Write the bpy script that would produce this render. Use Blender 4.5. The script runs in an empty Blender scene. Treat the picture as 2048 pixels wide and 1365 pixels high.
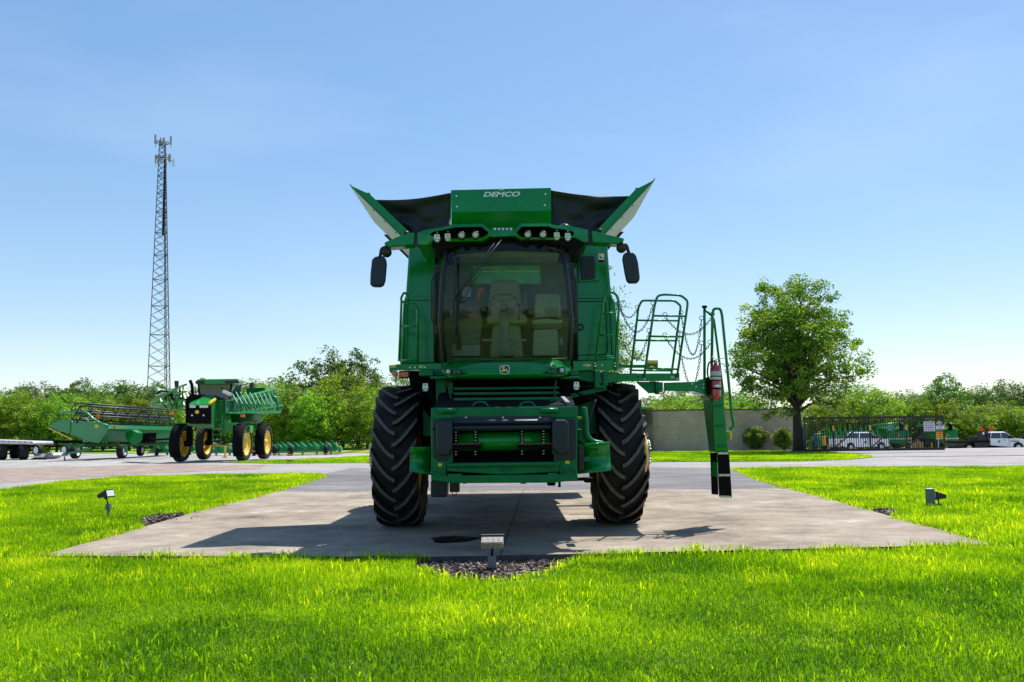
import bpy, math, random
import numpy as np
from mathutils import Vector, Matrix, Euler

C = bpy.context.scene.collection
R = math.radians
sc = bpy.context.scene

# ---------------------------------------------------------------- camera
F_PX, CX, CY = 1750.0, 1024.0, 682.5
CAM_H, PITCH, ROLL = 1.33, R(5.99), R(-0.7)
cam_d = bpy.data.cameras.new('camera'); cam = bpy.data.objects.new('camera', cam_d); C.objects.link(cam)
cam_d.sensor_width = 36.0; cam_d.lens = F_PX / 2048 * 36; cam_d.clip_start = 0.1; cam_d.clip_end = 3000
cam.matrix_world = (Matrix.Translation((0, 0, CAM_H)) @ Matrix.Rotation(R(90) + PITCH, 4, 'X') @ Matrix.Rotation(ROLL, 4, 'Z'))
cam_d.dof.use_dof = True; cam_d.dof.focus_distance = 11.3; cam_d.dof.aperture_fstop = 7.0
sc.camera = cam
CR = cam.matrix_world.to_3x3()
def ray(px, py):
    return (CR @ Vector(((px - CX) / F_PX, -(py - CY) / F_PX, -1))).normalized()
def at(px, py, Y):                       # reading of the photograph at a known distance Y from the camera
    d = ray(px, py); k = Y / d.y
    return Vector((d.x * k, Y, CAM_H + d.z * k))
def gnd(px, py, z=0.0):                  # reading of the photograph on the ground
    d = ray(px, py); k = (z - CAM_H) / d.z
    return Vector((d.x * k, d.y * k, z))

# ---------------------------------------------------------------- sky, sun, exposure
SUN_EL, SUN_AZ = R(62.5), R(38.0)        # azimuth clockwise from +Y (behind the machine, a little right)
w = bpy.data.worlds.new("World"); sc.world = w; w.use_nodes = True
nt = w.node_tree; nt.nodes.clear()
sky = nt.nodes.new('ShaderNodeTexSky'); sky.sky_type = 'NISHITA'; sky.sun_disc = False
sky.sun_elevation = SUN_EL; sky.sun_rotation = SUN_AZ
sky.air_density = 1.0; sky.dust_density = 0.4; sky.ozone_density = 1.4; sky.altitude = 100
bg = nt.nodes.new('ShaderNodeBackground'); bg.inputs[1].default_value = 0.15
wo = nt.nodes.new('ShaderNodeOutputWorld')
hs_ = nt.nodes.new('ShaderNodeHueSaturation'); hs_.inputs['Saturation'].default_value = 1.45
gm_ = nt.nodes.new('ShaderNodeGamma'); gm_.inputs['Gamma'].default_value = 0.66
nt.links.new(sky.outputs[0], gm_.inputs['Color']); nt.links.new(gm_.outputs[0], hs_.inputs['Color']); 
wtc = nt.nodes.new('ShaderNodeTexCoord'); wmp = nt.nodes.new('ShaderNodeMapping'); wmp.inputs['Scale'].default_value = (1.2, 1.2, 5.0); wmp.inputs['Rotation'].default_value = (0.35, 0.5, 0)
wnz = nt.nodes.new('ShaderNodeTexNoise'); wnz.inputs['Scale'].default_value = 1.6; wnz.inputs['Detail'].default_value = 4.0
wrr = nt.nodes.new('ShaderNodeMapRange'); wrr.inputs['From Min'].default_value = 0.48; wrr.inputs['From Max'].default_value = 0.8; wrr.inputs['To Max'].default_value = 0.16
wmx = nt.nodes.new('ShaderNodeMix'); wmx.data_type = 'RGBA'; wmx.inputs[7].default_value = (5.0, 5.7, 6.4, 1)
wtn = nt.nodes.new('ShaderNodeMix'); wtn.data_type = 'RGBA'; wtn.blend_type = 'MULTIPLY'; wtn.inputs[0].default_value = 1.0; wtn.inputs[7].default_value = (1.37, 1.36, 1.38, 1)
nt.links.new(wtc.outputs['Generated'], wmp.inputs[0]); nt.links.new(wmp.outputs[0], wnz.inputs['Vector']); nt.links.new(wnz.outputs['Fac'], wrr.inputs[0]); nt.links.new(wrr.outputs[0], wmx.inputs[0])
nt.links.new(hs_.outputs[0], wtn.inputs[6]); nt.links.new(wtn.outputs[2], wmx.inputs[6]); nt.links.new(wmx.outputs[2], bg.inputs[0]); nt.links.new(bg.outputs[0], wo.inputs[0])
sd = bpy.data.lights.new('sun', 'SUN'); sd.energy = 5.0; sd.angle = R(0.55); sd.color = (1.0, 0.955, 0.88)
sun = bpy.data.objects.new('sun', sd); C.objects.link(sun)
sv = Vector((math.sin(SUN_AZ) * math.cos(SUN_EL), math.cos(SUN_AZ) * math.cos(SUN_EL), math.sin(SUN_EL)))
sun.rotation_euler = (-sv).to_track_quat('-Z', 'Y').to_euler(); sun.location = sv * 60
sc.view_settings.view_transform = 'Standard'; sc.view_settings.look = 'None'
sc.view_settings.exposure = 0.50; sc.view_settings.gamma = 1.0
sc.cycles.use_denoising = True
try: sc.cycles.denoiser = 'OPENIMAGEDENOISE'
except Exception: pass
sc.cycles.max_bounces = 8; sc.cycles.transparent_max_bounces = 12; sc.cycles.transmission_bounces = 6
sc.cycles.diffuse_bounces = 4; sc.cycles.caustics_reflective = False; sc.cycles.caustics_refractive = False
sc.cycles.sample_clamp_indirect = 6.0

# ---------------------------------------------------------------- materials
MATS = {}
def nd(nt, t, **kw):
    n = nt.nodes.new(t)
    for k, v in kw.items():
        if k in n.inputs: n.inputs[k].default_value = v
        else: setattr(n, k, v)
    return n
def mat(name, col, rough=0.5, metal=0.0, var=0.12, scale=6.0, coat=0.0, bump=0.0, bscale=60.0, col2=None, spec=0.5, emis=None, translucent=0.0, detail=6.0, stretch=None, rvar=0.0, stint=None):
    m = bpy.data.materials.new(name); m.use_nodes = True; t = m.node_tree
    b = t.nodes['Principled BSDF']; MATS[name] = m
    c = tuple(col) + (1,)
    if var > 0 or col2:
        tc = nd(t, 'ShaderNodeTexCoord'); mp = nd(t, 'ShaderNodeMapping')
        t.links.new(tc.outputs['Object'], mp.inputs[0])
        if stretch: mp.inputs['Scale'].default_value = stretch
        nz = nd(t, 'ShaderNodeTexNoise', Scale=scale, Detail=detail, Roughness=0.6)
        t.links.new(mp.outputs[0], nz.inputs['Vector'])
        cr = nd(t, 'ShaderNodeValToRGB')
        c2 = (tuple(col2) + (1,)) if col2 else tuple(min(1, x * (1 + var)) for x in col) + (1,)
        c1 = c if col2 else tuple(x * (1 - var) for x in col) + (1,)
        cr.color_ramp.elements[0].color = c1; cr.color_ramp.elements[0].position = 0.33
        cr.color_ramp.elements[1].color = c2; cr.color_ramp.elements[1].position = 0.67
        t.links.new(nz.outputs['Fac'], cr.inputs[0]); t.links.new(cr.outputs[0], b.inputs['Base Color'])
        if rvar:
            mr = nd(t, 'ShaderNodeMapRange'); mr.inputs['To Min'].default_value = max(0, rough - rvar); mr.inputs['To Max'].default_value = rough + rvar
            t.links.new(nz.outputs['Fac'], mr.inputs[0]); t.links.new(mr.outputs[0], b.inputs['Roughness'])
    else:
        b.inputs['Base Color'].default_value = c
    if not rvar: b.inputs['Roughness'].default_value = rough
    b.inputs['Metallic'].default_value = metal
    b.inputs['Specular IOR Level'].default_value = spec
    b.inputs['Coat Weight'].default_value = coat
    b.inputs['Coat Roughness'].default_value = 0.06
    if stint: b.inputs['Specular Tint'].default_value = tuple(stint) + (1,)
    if bump:
        tc = nd(t, 'ShaderNodeTexCoord'); nb = nd(t, 'ShaderNodeTexNoise', Scale=bscale, Detail=5.0)
        bm = nd(t, 'ShaderNodeBump', Strength=bump, Distance=0.01)
        t.links.new(tc.outputs['Object'], nb.inputs['Vector']); t.links.new(nb.outputs['Fac'], bm.inputs['Height'])
        t.links.new(bm.outputs[0], b.inputs['Normal'])
    if emis:
        b.inputs['Emission Color'].default_value = tuple(emis[0]) + (1,); b.inputs['Emission Strength'].default_value = emis[1]
    return m

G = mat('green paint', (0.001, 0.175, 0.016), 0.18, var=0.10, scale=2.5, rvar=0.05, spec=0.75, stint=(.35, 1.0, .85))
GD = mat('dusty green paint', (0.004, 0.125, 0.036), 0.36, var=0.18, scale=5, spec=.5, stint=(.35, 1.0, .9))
YEL = mat('yellow paint', (0.80, 0.50, 0.015), 0.35, coat=0.4, var=0.05)
BLK = mat('black plastic', (0.010, 0.011, 0.013), 0.45, var=0.2, scale=20)
BLM = mat('matt black', (0.005, 0.005, 0.006), 0.85, var=0.2, spec=0.12)
NAVY = mat('blue black polymer', (0.005, 0.010, 0.028), 0.45, var=0.2, scale=8)
RUB = mat('tyre rubber', (0.006, 0.006, 0.007), 0.75, col2=(0.026, 0.022, 0.020), scale=5, spec=.3, bump=0.3, bscale=80)
RUBT = mat('worn lug rubber', (0.125, 0.105, 0.095), 0.9, var=0.45, scale=40, bump=0.4, bscale=90)
STL = mat('zinc steel', (0.55, 0.55, 0.54), 0.35, metal=0.9, var=0.15, scale=15)
WHT = mat('white paint', (0.80, 0.81, 0.82), 0.35, coat=0.5, var=0.03)
GLV = mat('pale grey panel', (0.50, 0.54, 0.57), 0.45, var=0.08, scale=3)
ORG = mat('orange lens', (0.85, 0.16, 0.01), 0.15, var=0.3, scale=40, coat=0.5)
REDL = mat('red lens', (0.75, 0.02, 0.01), 0.2, var=0.1)
RED = mat('red paint', (0.42, 0.004, 0.012), 0.22, var=0.08, coat=0.8)
CANV = mat('black canvas', (0.007, 0.010, 0.018), 0.62, var=0.3, scale=4, bump=0.5, bscale=9)
LENS = mat('worklight lens', (0.62, 0.62, 0.42), 0.12, var=0.25, scale=40, coat=1.0)
LENW = mat('pale worklight', (0.72, 0.72, 0.66), 0.2, var=0.25, scale=50, coat=0.6)
SEAT = mat('grey green seat cloth', (0.22, 0.235, 0.17), 0.9, var=0.2, scale=60)
SEATD = mat('dark trim', (0.09, 0.095, 0.075), 0.8, var=0.3, scale=30)
ALU = mat('aluminium deck', (0.55, 0.56, 0.58), 0.4, metal=0.5, var=0.1, scale=3)
GALV = mat('galvanised steel', (0.16, 0.18, 0.21), 0.55, metal=0.3, var=0.15, scale=2)
IRON = mat('black iron', (0.010, 0.010, 0.011), 0.5, var=0.2)
BARK = mat('bark', (0.050, 0.038, 0.030), 0.95, var=0.4, scale=12, bump=0.8, bscale=25, stretch=(1, 1, 0.3))
LGRN = mat('light green plastic', (0.28, 0.42, 0.02), 0.4, var=0.1)
def glass(name, tint, gloss=0.35, ior=1.45):
    m = bpy.data.materials.new(name); m.use_nodes = True; t = m.node_tree; t.nodes.clear()
    tr = nd(t, 'ShaderNodeBsdfTransparent', Color=tint + (1,)); gl = nd(t, 'ShaderNodeBsdfGlossy', Roughness=0.02)
    fr = nd(t, 'ShaderNodeFresnel', IOR=ior); mx = nd(t, 'ShaderNodeMixShader'); o = nd(t, 'ShaderNodeOutputMaterial')
    t.links.new(fr.outputs[0], mx.inputs[0]); t.links.new(tr.outputs[0], mx.inputs[1]); t.links.new(gl.outputs[0], mx.inputs[2]); t.links.new(mx.outputs[0], o.inputs[0])
    return m
GLS = glass('tinted cab glass', (0.88, 0.94, 0.82))
GLC = glass('clear glass', (0.75, 0.82, 0.85))
GLDK = mat('dark window glass', (0.012, 0.020, 0.028), 0.06, var=0, coat=1.0)

# ---------------------------------------------------------------- mesh builder
class MB:
    def __init__(s): s.v = []; s.f = []; s.m = []; s.sm = []; s.mi = 0; s.smooth = False; s.T = None; s.cuts = []
    def add(s, vs, fs, sm=None):
        o = len(s.v)
        if s.T is not None: vs = [s.T @ Vector(v) for v in vs]
        s.v += [tuple(v) for v in vs]
        for f in fs: s.f.append([i + o for i in f]); s.m.append(s.mi); s.sm.append(s.smooth if sm is None else sm)
        return s
    def box(s, a, b):
        x0, x1 = sorted((a[0], b[0])); y0, y1 = sorted((a[1], b[1])); z0, z1 = sorted((a[2], b[2]))
        return s.add([(x0,y0,z0),(x1,y0,z0),(x1,y1,z0),(x0,y1,z0),(x0,y0,z1),(x1,y0,z1),(x1,y1,z1),(x0,y1,z1)],
                     [(0,3,2,1),(4,5,6,7),(0,1,5,4),(1,2,6,5),(2,3,7,6),(3,0,4,7)], False)
    def cbox(s, c, d): return s.box([c[i] - d[i] / 2 for i in range(3)], [c[i] + d[i] / 2 for i in range(3)])
    def prism(s, pts, vec):          # planar polygon of 3D points extruded by a vector
        n = len(pts); vec = Vector(vec); p = [Vector(q) for q in pts]
        return s.add(p + [q + vec for q in p], [tuple(range(n))[::-1], tuple(range(n, 2 * n))] + [(i, (i + 1) % n, n + (i + 1) % n, n + i) for i in range(n)], False)
    def hexa(s, lo, hi):             # 4 + 4 corners
        return s.add(list(lo) + list(hi), [(3,2,1,0),(4,5,6,7),(0,1,5,4),(1,2,6,5),(2,3,7,6),(3,0,4,7)], False)
    def beam(s, a, b, w, h, up=(0, 0, 1)):
        a = Vector(a); b = Vector(b); d = (b - a).normalized(); u = Vector(up)
        if abs(d.dot(u)) > 0.98: u = Vector((1, 0, 0))
        x = d.cross(u).normalized() * (w / 2); y = x.cross(d).normalized() * (h / 2)
        return s.hexa([a - x - y, a + x - y, a + x + y, a - x + y], [b - x - y, b + x - y, b + x + y, b - x + y])
    def tube(s, path, r, n=8, closed=False):
        P = [Vector(p) for p in path]; m = len(P); rr = r if isinstance(r, (list, tuple)) else [r] * m
        vs = []; prev = None
        for i, p in enumerate(P):
            if closed: d = P[(i + 1) % m] - P[i - 1]
            else: d = (P[min(i + 1, m - 1)] - P[max(i - 1, 0)])
            d = d.normalized()
            if prev is None:
                u = Vector((0, 0, 1)) if abs(d.z) < 0.9 else Vector((1, 0, 0))
                x = d.cross(u).normalized()
            else:
                x = (prev - d * prev.dot(d)).normalized()
            prev = x; y = d.cross(x)
            for k in range(n):
                a = 2 * math.pi * k / n; vs.append(p + x * (math.cos(a) * rr[i]) + y * (math.sin(a) * rr[i]))
        fs = []
        for i in range(m if closed else m - 1):
            j = (i + 1) % m
            for k in range(n):
                l = (k + 1) % n; fs.append((i * n + k, i * n + l, j * n + l, j * n + k))
        s.add(vs, fs, True)
        if not closed:
            o = len(s.v) - m * n
            s.f.append([o + k for k in range(n)][::-1]); s.m.append(s.mi); s.sm.append(False)
            s.f.append([o + (m - 1) * n + k for k in range(n)]); s.m.append(s.mi); s.sm.append(False)
        return s
    def cyl(s, a, b, r, n=16, r2=None): return s.tube([a, b], [r, r if r2 is None else r2], n)
    def lathe(s, prof, org, ax, n=32, closed=False, a0=0, a1=2 * math.pi):    # prof: (radius, along axis)
        ax = Vector(ax).normalized(); u = Vector((0, 0, 1)) if abs(ax.z) < 0.9 else Vector((1, 0, 0))
        x = ax.cross(u).normalized(); y = ax.cross(x); org = Vector(org); full = abs(a1 - a0 - 2 * math.pi) < 1e-6
        k = n if full else n + 1; vs = []
        for i in range(k):
            a = a0 + (a1 - a0) * i / n; dr = x * math.cos(a) + y * math.sin(a)
            for (r, h) in prof: vs.append(org + ax * h + dr * r)
        m = len(prof); fs = []
        for i in range(n):
            j = (i + 1) % k
            for q in range(m if closed else m - 1):
                p = (q + 1) % m; fs.append((i * m + q, j * m + q, j * m + p, i * m + p))
        return s.add(vs, fs, True)
    def grid(s, rows, sm=True):      # rows of points
        n = len(rows[0]); vs = [p for r in rows for p in r]
        return s.add(vs, [(i * n + j, i * n + j + 1, (i + 1) * n + j + 1, (i + 1) * n + j) for i in range(len(rows) - 1) for j in range(n - 1)], sm)
    def cut(s): s.cuts.append((len(s.v), len(s.f))); return s       # start of a new separate piece
    def build(s, name, mats, parent=None, bevel=0.0, off=None, solid=0.0, sub=0):
        if s.cuts:
            ed = [(0, 0)] + s.cuts + [(len(s.v), len(s.f))]; out = []
            for (v0, f0), (v1, f1) in zip(ed[:-1], ed[1:]):
                if f1 == f0: continue
                q = MB(); q.v = s.v[v0:v1]; q.f = [[i - v0 for i in f] for f in s.f[f0:f1]]; q.m = s.m[f0:f1]; q.sm = s.sm[f0:f1]
                out.append(q.build(name, mats, parent, bevel, off, solid, sub))
            return out
        me = bpy.data.meshes.new(name)
        vs = s.v
        if off is not None: vs = [(v[0] - off[0], v[1] - off[1], v[2] - off[2]) for v in vs]
        me.from_pydata(vs, [], s.f)
        if not isinstance(mats, (list, tuple)): mats = [mats]
        for m in mats: me.materials.append(m)
        me.polygons.foreach_set('material_index', s.m); me.polygons.foreach_set('use_smooth', s.sm); me.update()
        o = bpy.data.objects.new(name, me); C.objects.link(o)
        if parent is not None: o.parent = parent
        if solid: md = o.modifiers.new('s', 'SOLIDIFY'); md.thickness = solid; md.offset = 0
        if sub: md = o.modifiers.new('sub', 'SUBSURF'); md.levels = sub; md.render_levels = sub
        if bevel:
            md = o.modifiers.new('b', 'BEVEL'); md.width = bevel; md.segments = 2; md.limit_method = 'ANGLE'; md.angle_limit = R(40)
        return o
def tag(o, label=None, cat=None, group=None, kind=None):
    if label: o['label'] = label
    if cat: o['category'] = cat
    if group: o['group'] = group
    if kind: o['kind'] = kind
    return o
def thing(name, loc, label, cat, group=None, rz=0.0):
    o = bpy.data.objects.new(name, None); o.empty_display_size = 0.3; C.objects.link(o); o.location = loc; o.rotation_euler = (0, 0, rz)
    return tag(o, label, cat, group)
def kids(o): return [x for x in list(C.objects) if x.parent == o]
def copy_tree(o, parent=None):
    c = o.copy(); C.objects.link(c); c.parent = parent
    for ch in kids(o): copy_tree(ch, c)
    return c
def text_mesh(name, txt, size, material, parent, loc, rot=(R(90), 0, 0), shear=0.0, extrude=0.002, align='CENTER', bold=0.0, sx=1.0, spacing=1.0, line=1.0):
    cu = bpy.data.curves.new(name, 'FONT'); cu.body = txt; cu.size = size; cu.shear = shear; cu.extrude = extrude
    cu.align_x = align; cu.align_y = 'CENTER'; cu.offset = bold; cu.space_character = spacing; cu.space_line = line; cu.resolution_u = 3
    t = bpy.data.objects.new(name, cu); C.objects.link(t)
    dg = bpy.context.evaluated_depsgraph_get(); me = bpy.data.meshes.new_from_object(t.evaluated_get(dg))
    C.objects.unlink(t); bpy.data.objects.remove(t)
    me.materials.clear(); me.materials.append(material)
    o = bpy.data.objects.new(name, me); C.objects.link(o); o.location = loc; o.rotation_euler = rot; o.scale = (sx, 1, 1)
    if parent is not None: o.parent = parent
    return o
rng = np.random.default_rng(7); random.seed(7)
# ---------------------------------------------------------------- ground, road, pad, lawns
def world_noise_mat(name, stops, scale, rough=0.95, bump=0.3, bscale=40, bdist=0.02, fine=None, stretch=(1, 1, 1), big=None, detail=8, rough_n=0.62):
    m = bpy.data.materials.new(name); m.use_nodes = True; t = m.node_tree; b = t.nodes['Principled BSDF']
    g = nd(t, 'ShaderNodeNewGeometry'); mp = nd(t, 'ShaderNodeMapping'); mp.inputs['Scale'].default_value = stretch
    t.links.new(g.outputs['Position'], mp.inputs[0])
    n1 = nd(t, 'ShaderNodeTexNoise', Scale=scale, Detail=detail, Roughness=rough_n); t.links.new(mp.outputs[0], n1.inputs['Vector'])
    fac = n1.outputs['Fac']
    if big:
        n2 = nd(t, 'ShaderNodeTexNoise', Scale=big, Detail=3.0); t.links.new(mp.outputs[0], n2.inputs['Vector'])
        ma = nd(t, 'ShaderNodeMath', operation='MULTIPLY_ADD'); ma.inputs[1].default_value = 0.6; ma.inputs[2].default_value = -0.3
        t.links.new(n2.outputs['Fac'], ma.inputs[0]); mb = nd(t, 'ShaderNodeMath', operation='ADD'); t.links.new(ma.outputs[0], mb.inputs[0]); t.links.new(fac, mb.inputs[1]); fac = mb.outputs[0]
    cr = nd(t, 'ShaderNodeValToRGB'); e = cr.color_ramp.elements
    e[0].position, e[0].color = stops[0][0], stops[0][1] + (1,); e[1].position, e[1].color = stops[-1][0], stops[-1][1] + (1,)
    for p, c in stops[1:-1]: q = e.new(p); q.color = c + (1,)
    t.links.new(fac, cr.inputs[0]); out = cr.outputs[0]
    if fine:
        v = nd(t, 'ShaderNodeTexVoronoi', Scale=fine[0]); t.links.new(g.outputs['Position'], v.inputs['Vector'])
        mx = nd(t, 'ShaderNodeMix', data_type='RGBA', blend_type='MULTIPLY'); mx.inputs[0].default_value = fine[1]
        sp = nd(t, 'ShaderNodeSeparateColor'); t.links.new(v.outputs['Color'], sp.inputs[0])
        mr = nd(t, 'ShaderNodeMapRange'); mr.inputs['To Min'].default_value = 0.55; mr.inputs['To Max'].default_value = 1.35; t.links.new(sp.outputs[0], mr.inputs[0])
        cb = nd(t, 'ShaderNodeCombineColor'); [t.links.new(mr.outputs[0], cb.inputs[i]) for i in range(3)]
        t.links.new(out, mx.inputs[6]); t.links.new(cb.outputs[0], mx.inputs[7]); out = mx.outputs[2]
    t.links.new(out, b.inputs['Base Color']); b.inputs['Roughness'].default_value = rough
    nb = nd(t, 'ShaderNodeTexNoise', Scale=bscale, Detail=6.0); t.links.new(g.outputs['Position'], nb.inputs['Vector'])
    bm = nd(t, 'ShaderNodeBump', Strength=bump, Distance=bdist); t.links.new(nb.outputs['Fac'], bm.inputs['Height']); t.links.new(bm.outputs[0], b.inputs['Normal'])
    return m
M_GRAV = world_noise_mat('pale gravel', [(0.3, (0.20, 0.185, 0.17)), (0.5, (0.31, 0.295, 0.28)), (0.7, (0.42, 0.405, 0.385))], 1.2, fine=(22, 0.7), bump=0.6, big=0.12, stretch=(0.5, 1, 1))
M_ASPH = world_noise_mat('weathered asphalt', [(0.3, (0.10, 0.093, 0.095)), (0.5, (0.15, 0.138, 0.14)), (0.7, (0.23, 0.212, 0.205))], 1.6, fine=(60, 0.6), bump=0.5, bscale=90, bdist=0.01, big=0.2, stretch=(0.35, 1, 1))
M_ROAD = world_noise_mat('pale road surface', [(0.3, (0.21, 0.19, 0.182)), (0.5, (0.28, 0.26, 0.25)), (0.7, (0.38, 0.355, 0.34))], 1.0, fine=(50, 0.5), bump=0.4, bscale=70, bdist=0.01, stretch=(0.3, 1, 1))
M_CONC = world_noise_mat('broom finished concrete', [(0.24, (0.095, 0.073, 0.054)), (0.38, (0.19, 0.152, 0.115)), (0.50, (0.265, 0.218, 0.168)), (0.62, (0.325, 0.275, 0.216)), (0.78, (0.56, 0.495, 0.405))], 2.1, fine=(110, 0.45), bump=0.35, bscale=90, bdist=0.006, big=0.7, stretch=(0.8, 0.8, 1), detail=12, rough_n=0.74)
M_SLAB = world_noise_mat('dark slab edge', [(0.3, (0.035, 0.035, 0.038)), (0.7, (0.08, 0.078, 0.075))], 6.0)  # slab sides, much darker than the top
M_DIRT = world_noise_mat('brown dirt', [(0.3, (0.16, 0.11, 0.085)), (0.5, (0.27, 0.20, 0.165)), (0.7, (0.40, 0.33, 0.29))], 2.5, fine=(25, 0.6), bump=0.9, bscale=6, bdist=0.08, stretch=(0.4, 1, 1))
M_MULCH = world_noise_mat('wood mulch', [(0.3, (0.05, 0.03, 0.027)), (0.55, (0.15, 0.10, 0.09)), (0.75, (0.34, 0.26, 0.24))], 22, fine=(55, 0.9), bump=1.0, bscale=45, bdist=0.03)
M_SOIL = world_noise_mat('turf soil', [(0.3, (0.05, 0.11, 0.008)), (0.55, (0.10, 0.19, 0.010)), (0.8, (0.17, 0.24, 0.02))], 3.0, fine=(60, 0.6), bump=1.0, bscale=30, bdist=0.04)
M_FARG = world_noise_mat('far grass', [(0.3, (0.12, 0.24, 0.010)), (0.55, (0.22, 0.36, 0.012)), (0.8, (0.34, 0.44, 0.05))], 1.5, fine=(14, 0.6), bump=1.0, bscale=12, bdist=0.1, stretch=(0.4, 1, 1))
def sheet(name, pts, z, m, thick=0.0, sidem=None):
    mb = MB(); P = [Vector((p[0], p[1], z)) for p in pts]
    if thick:
        n = len(P); mb.add([p - Vector((0, 0, thick)) for p in P] + P, [tuple(range(n, 2 * n))], False); mb.mi = 1
        mb.add([p - Vector((0, 0, thick)) for p in P] + P, [(i, (i + 1) % n, n + (i + 1) % n, n + i) for i in range(n)], False)
        o = mb.build(name, [m, sidem or m])
    else:
        mb.add(P, [tuple(range(len(P)))], False); o = mb.build(name, m)
    o['kind'] = 'structure'; return o
# one terrain sheet: flat where the place is flat, falling away behind the crest at the right
def smooth(t): t = np.clip(t, 0, 1); return t * t * (3 - 2 * t)
def terrain(x, y):
    a = smooth((np.asarray(y) - 56) / 30.0) * smooth((np.asarray(x) - 6) / 8.0) * -1.0
    a = a + smooth((np.asarray(y) - 94) / 22.0) * smooth((np.asarray(x) - 6) / 8.0) * -0.55
    b = smooth((np.asarray(y) - 12.0) / 6.0)
    return a - 0.10 * (1 - b) - 0.03 * b
xs = np.concatenate([np.linspace(-900, -130, 12), np.linspace(-120, 120, 81), np.linspace(130, 900, 12)])
ys = np.concatenate([[-40, -20, 0, 4, 8], np.linspace(9, 16, 8), np.linspace(17, 55, 12), np.linspace(56, 90, 24), np.linspace(95, 250, 14), [400, 700, 1200]])
mb = MB(); mb.grid([[(x, y, float(terrain(x, y))) for x in xs] for y in ys])
mb.build('ground', M_GRAV)['kind'] = 'structure'

PAD = [gnd(80, 1112), gnd(850, 1114), gnd(1160, 1108), gnd(1985, 1089), gnd(1585, 978), gnd(535, 984)]
sheet('concrete_pad', PAD, 0.0, M_CONC, 0.16, M_SLAB)
jt = MB(); a, b = gnd(1000, 1112, 0.002), gnd(1046, 981, 0.002)
jt.add([a - Vector((.008, 0, 0)), a + Vector((.008, 0, 0)), b + Vector((.008, 0, 0)), b - Vector((.008, 0, 0))], [(0, 1, 2, 3)], False)
jt.build('pad_joint', mat('joint filler', (.035, .032, .03), .9))['kind'] = 'structure'
sheet('asphalt_apron', [gnd(528, 985), gnd(1592, 979), gnd(1512, 957), gnd(1460, 937), gnd(1300, 934), gnd(700, 936), gnd(640, 948), gnd(655, 953)], -0.020, M_ASPH)
sheet('road', [gnd(-500, 1000), gnd(0, 979), gnd(130, 962), gnd(250, 953), gnd(450, 947), gnd(640, 946), gnd(700, 934), gnd(1300, 933), gnd(1465, 936), gnd(1600, 934), gnd(2700, 924),
               gnd(2700, 903), gnd(1745, 916), gnd(1600, 923), gnd(1290, 924), gnd(745, 924), gnd(430, 928), gnd(200, 940), gnd(0, 951), gnd(-500, 962)], -0.024, M_ROAD)
sheet('dirt_track', [gnd(-500, 975), gnd(0, 966), gnd(150, 955), gnd(330, 945), gnd(520, 938), gnd(530, 930), gnd(330, 928), gnd(0, 936), gnd(-500, 940)], -0.018, M_DIRT)
sheet('parking_lot', [gnd(1640, 903.5), gnd(1745, 914), gnd(2700, 902), gnd(2700, 890)], -0.012, M_ROAD)
MUL_F = [gnd(825, 1113, -.06), gnd(832, 1132, -.06), gnd(900, 1154, -.06), gnd(985, 1159, -.06), gnd(1085, 1148, -.06), gnd(1172, 1112, -.06), gnd(1160, 1106, -.06), gnd(850, 1110, -.06)]
sheet('mulch_bed', MUL_F, -0.072, M_MULCH)
MUL_L = [gnd(378, 1027, -.03), gnd(290, 1053, -.03), gnd(282, 1047, -.03), gnd(290, 1038, -.03), gnd(315, 1031, -.03)]
sheet('mulch_bed', MUL_L, -0.016, M_MULCH)
MUL_R = [gnd(1738, 1021, -.03), gnd(1785, 1033, -.03), gnd(1790, 1022, -.03), gnd(1760, 1018, -.03)]
sheet('mulch_bed', MUL_R, -0.016, M_MULCH)
LAWN_L = [gnd(650, 953), gnd(527, 991), gnd(378, 1027), gnd(315, 1030), gnd(288, 1037), gnd(280, 1047), gnd(288, 1055), gnd(147, 1091), gnd(90, 1111), gnd(-900, 1111), gnd(-900, 1040), gnd(-400, 1000), gnd(0, 980), gnd(130, 964), gnd(250, 954), gnd(450, 949), gnd(640, 948)]
LAWN_R = [gnd(1465, 938), gnd(1510, 957), gnd(1585, 979), gnd(1700, 1010), gnd(1742, 1021), gnd(1765, 1017), gnd(1795, 1022), gnd(1788, 1035), gnd(1900, 1063), gnd(1988, 1089), gnd(2900, 1089), gnd(2700, 930), gnd(2048, 934), gnd(1600, 935)]
LAWN_F = [gnd(-900, 1111), gnd(90, 1111), gnd(832, 1115), gnd(830, 1135), gnd(900, 1154), gnd(985, 1159), gnd(1085, 1149), gnd(1174, 1109), gnd(1985, 1089), gnd(2900, 1089)] + [Vector((30, 3.2, 0)), Vector((30, -9, 0)), Vector((-30, -9, 0)), Vector((-30, 3.2, 0))]
ISL_R = [gnd(1180, 924), gnd(1600, 922), gnd(1700, 919), gnd(1748, 914), gnd(1700, 908), gnd(1640, 903), gnd(1290, 903), gnd(1180, 903)]
ISL_L = [gnd(560, 927), gnd(745, 925), gnd(800, 925), gnd(800, 905), gnd(740, 912), gnd(640, 918), gnd(450, 925)]
for P, z in ((LAWN_L, -0.022), (LAWN_R, -0.022), (LAWN_F, -0.05)): sheet('lawn_soil', P, z, M_SOIL)
for P in (ISL_R, ISL_L): sheet('lawn_soil', P, -0.008, M_FARG)
sheet('field', [gnd(-500, 914), gnd(0, 908), gnd(320, 907), gnd(560, 906), gnd(800, 905), Vector((5, 150, 0)), Vector((-150, 150, 0))], -0.006, M_FARG)
sheet('field', [Vector((-120, -9.2, 0)), Vector((120, -9.2, 0)), Vector((120, -70, 0)), Vector((-120, -70, 0))], -0.09, M_FARG)
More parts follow.
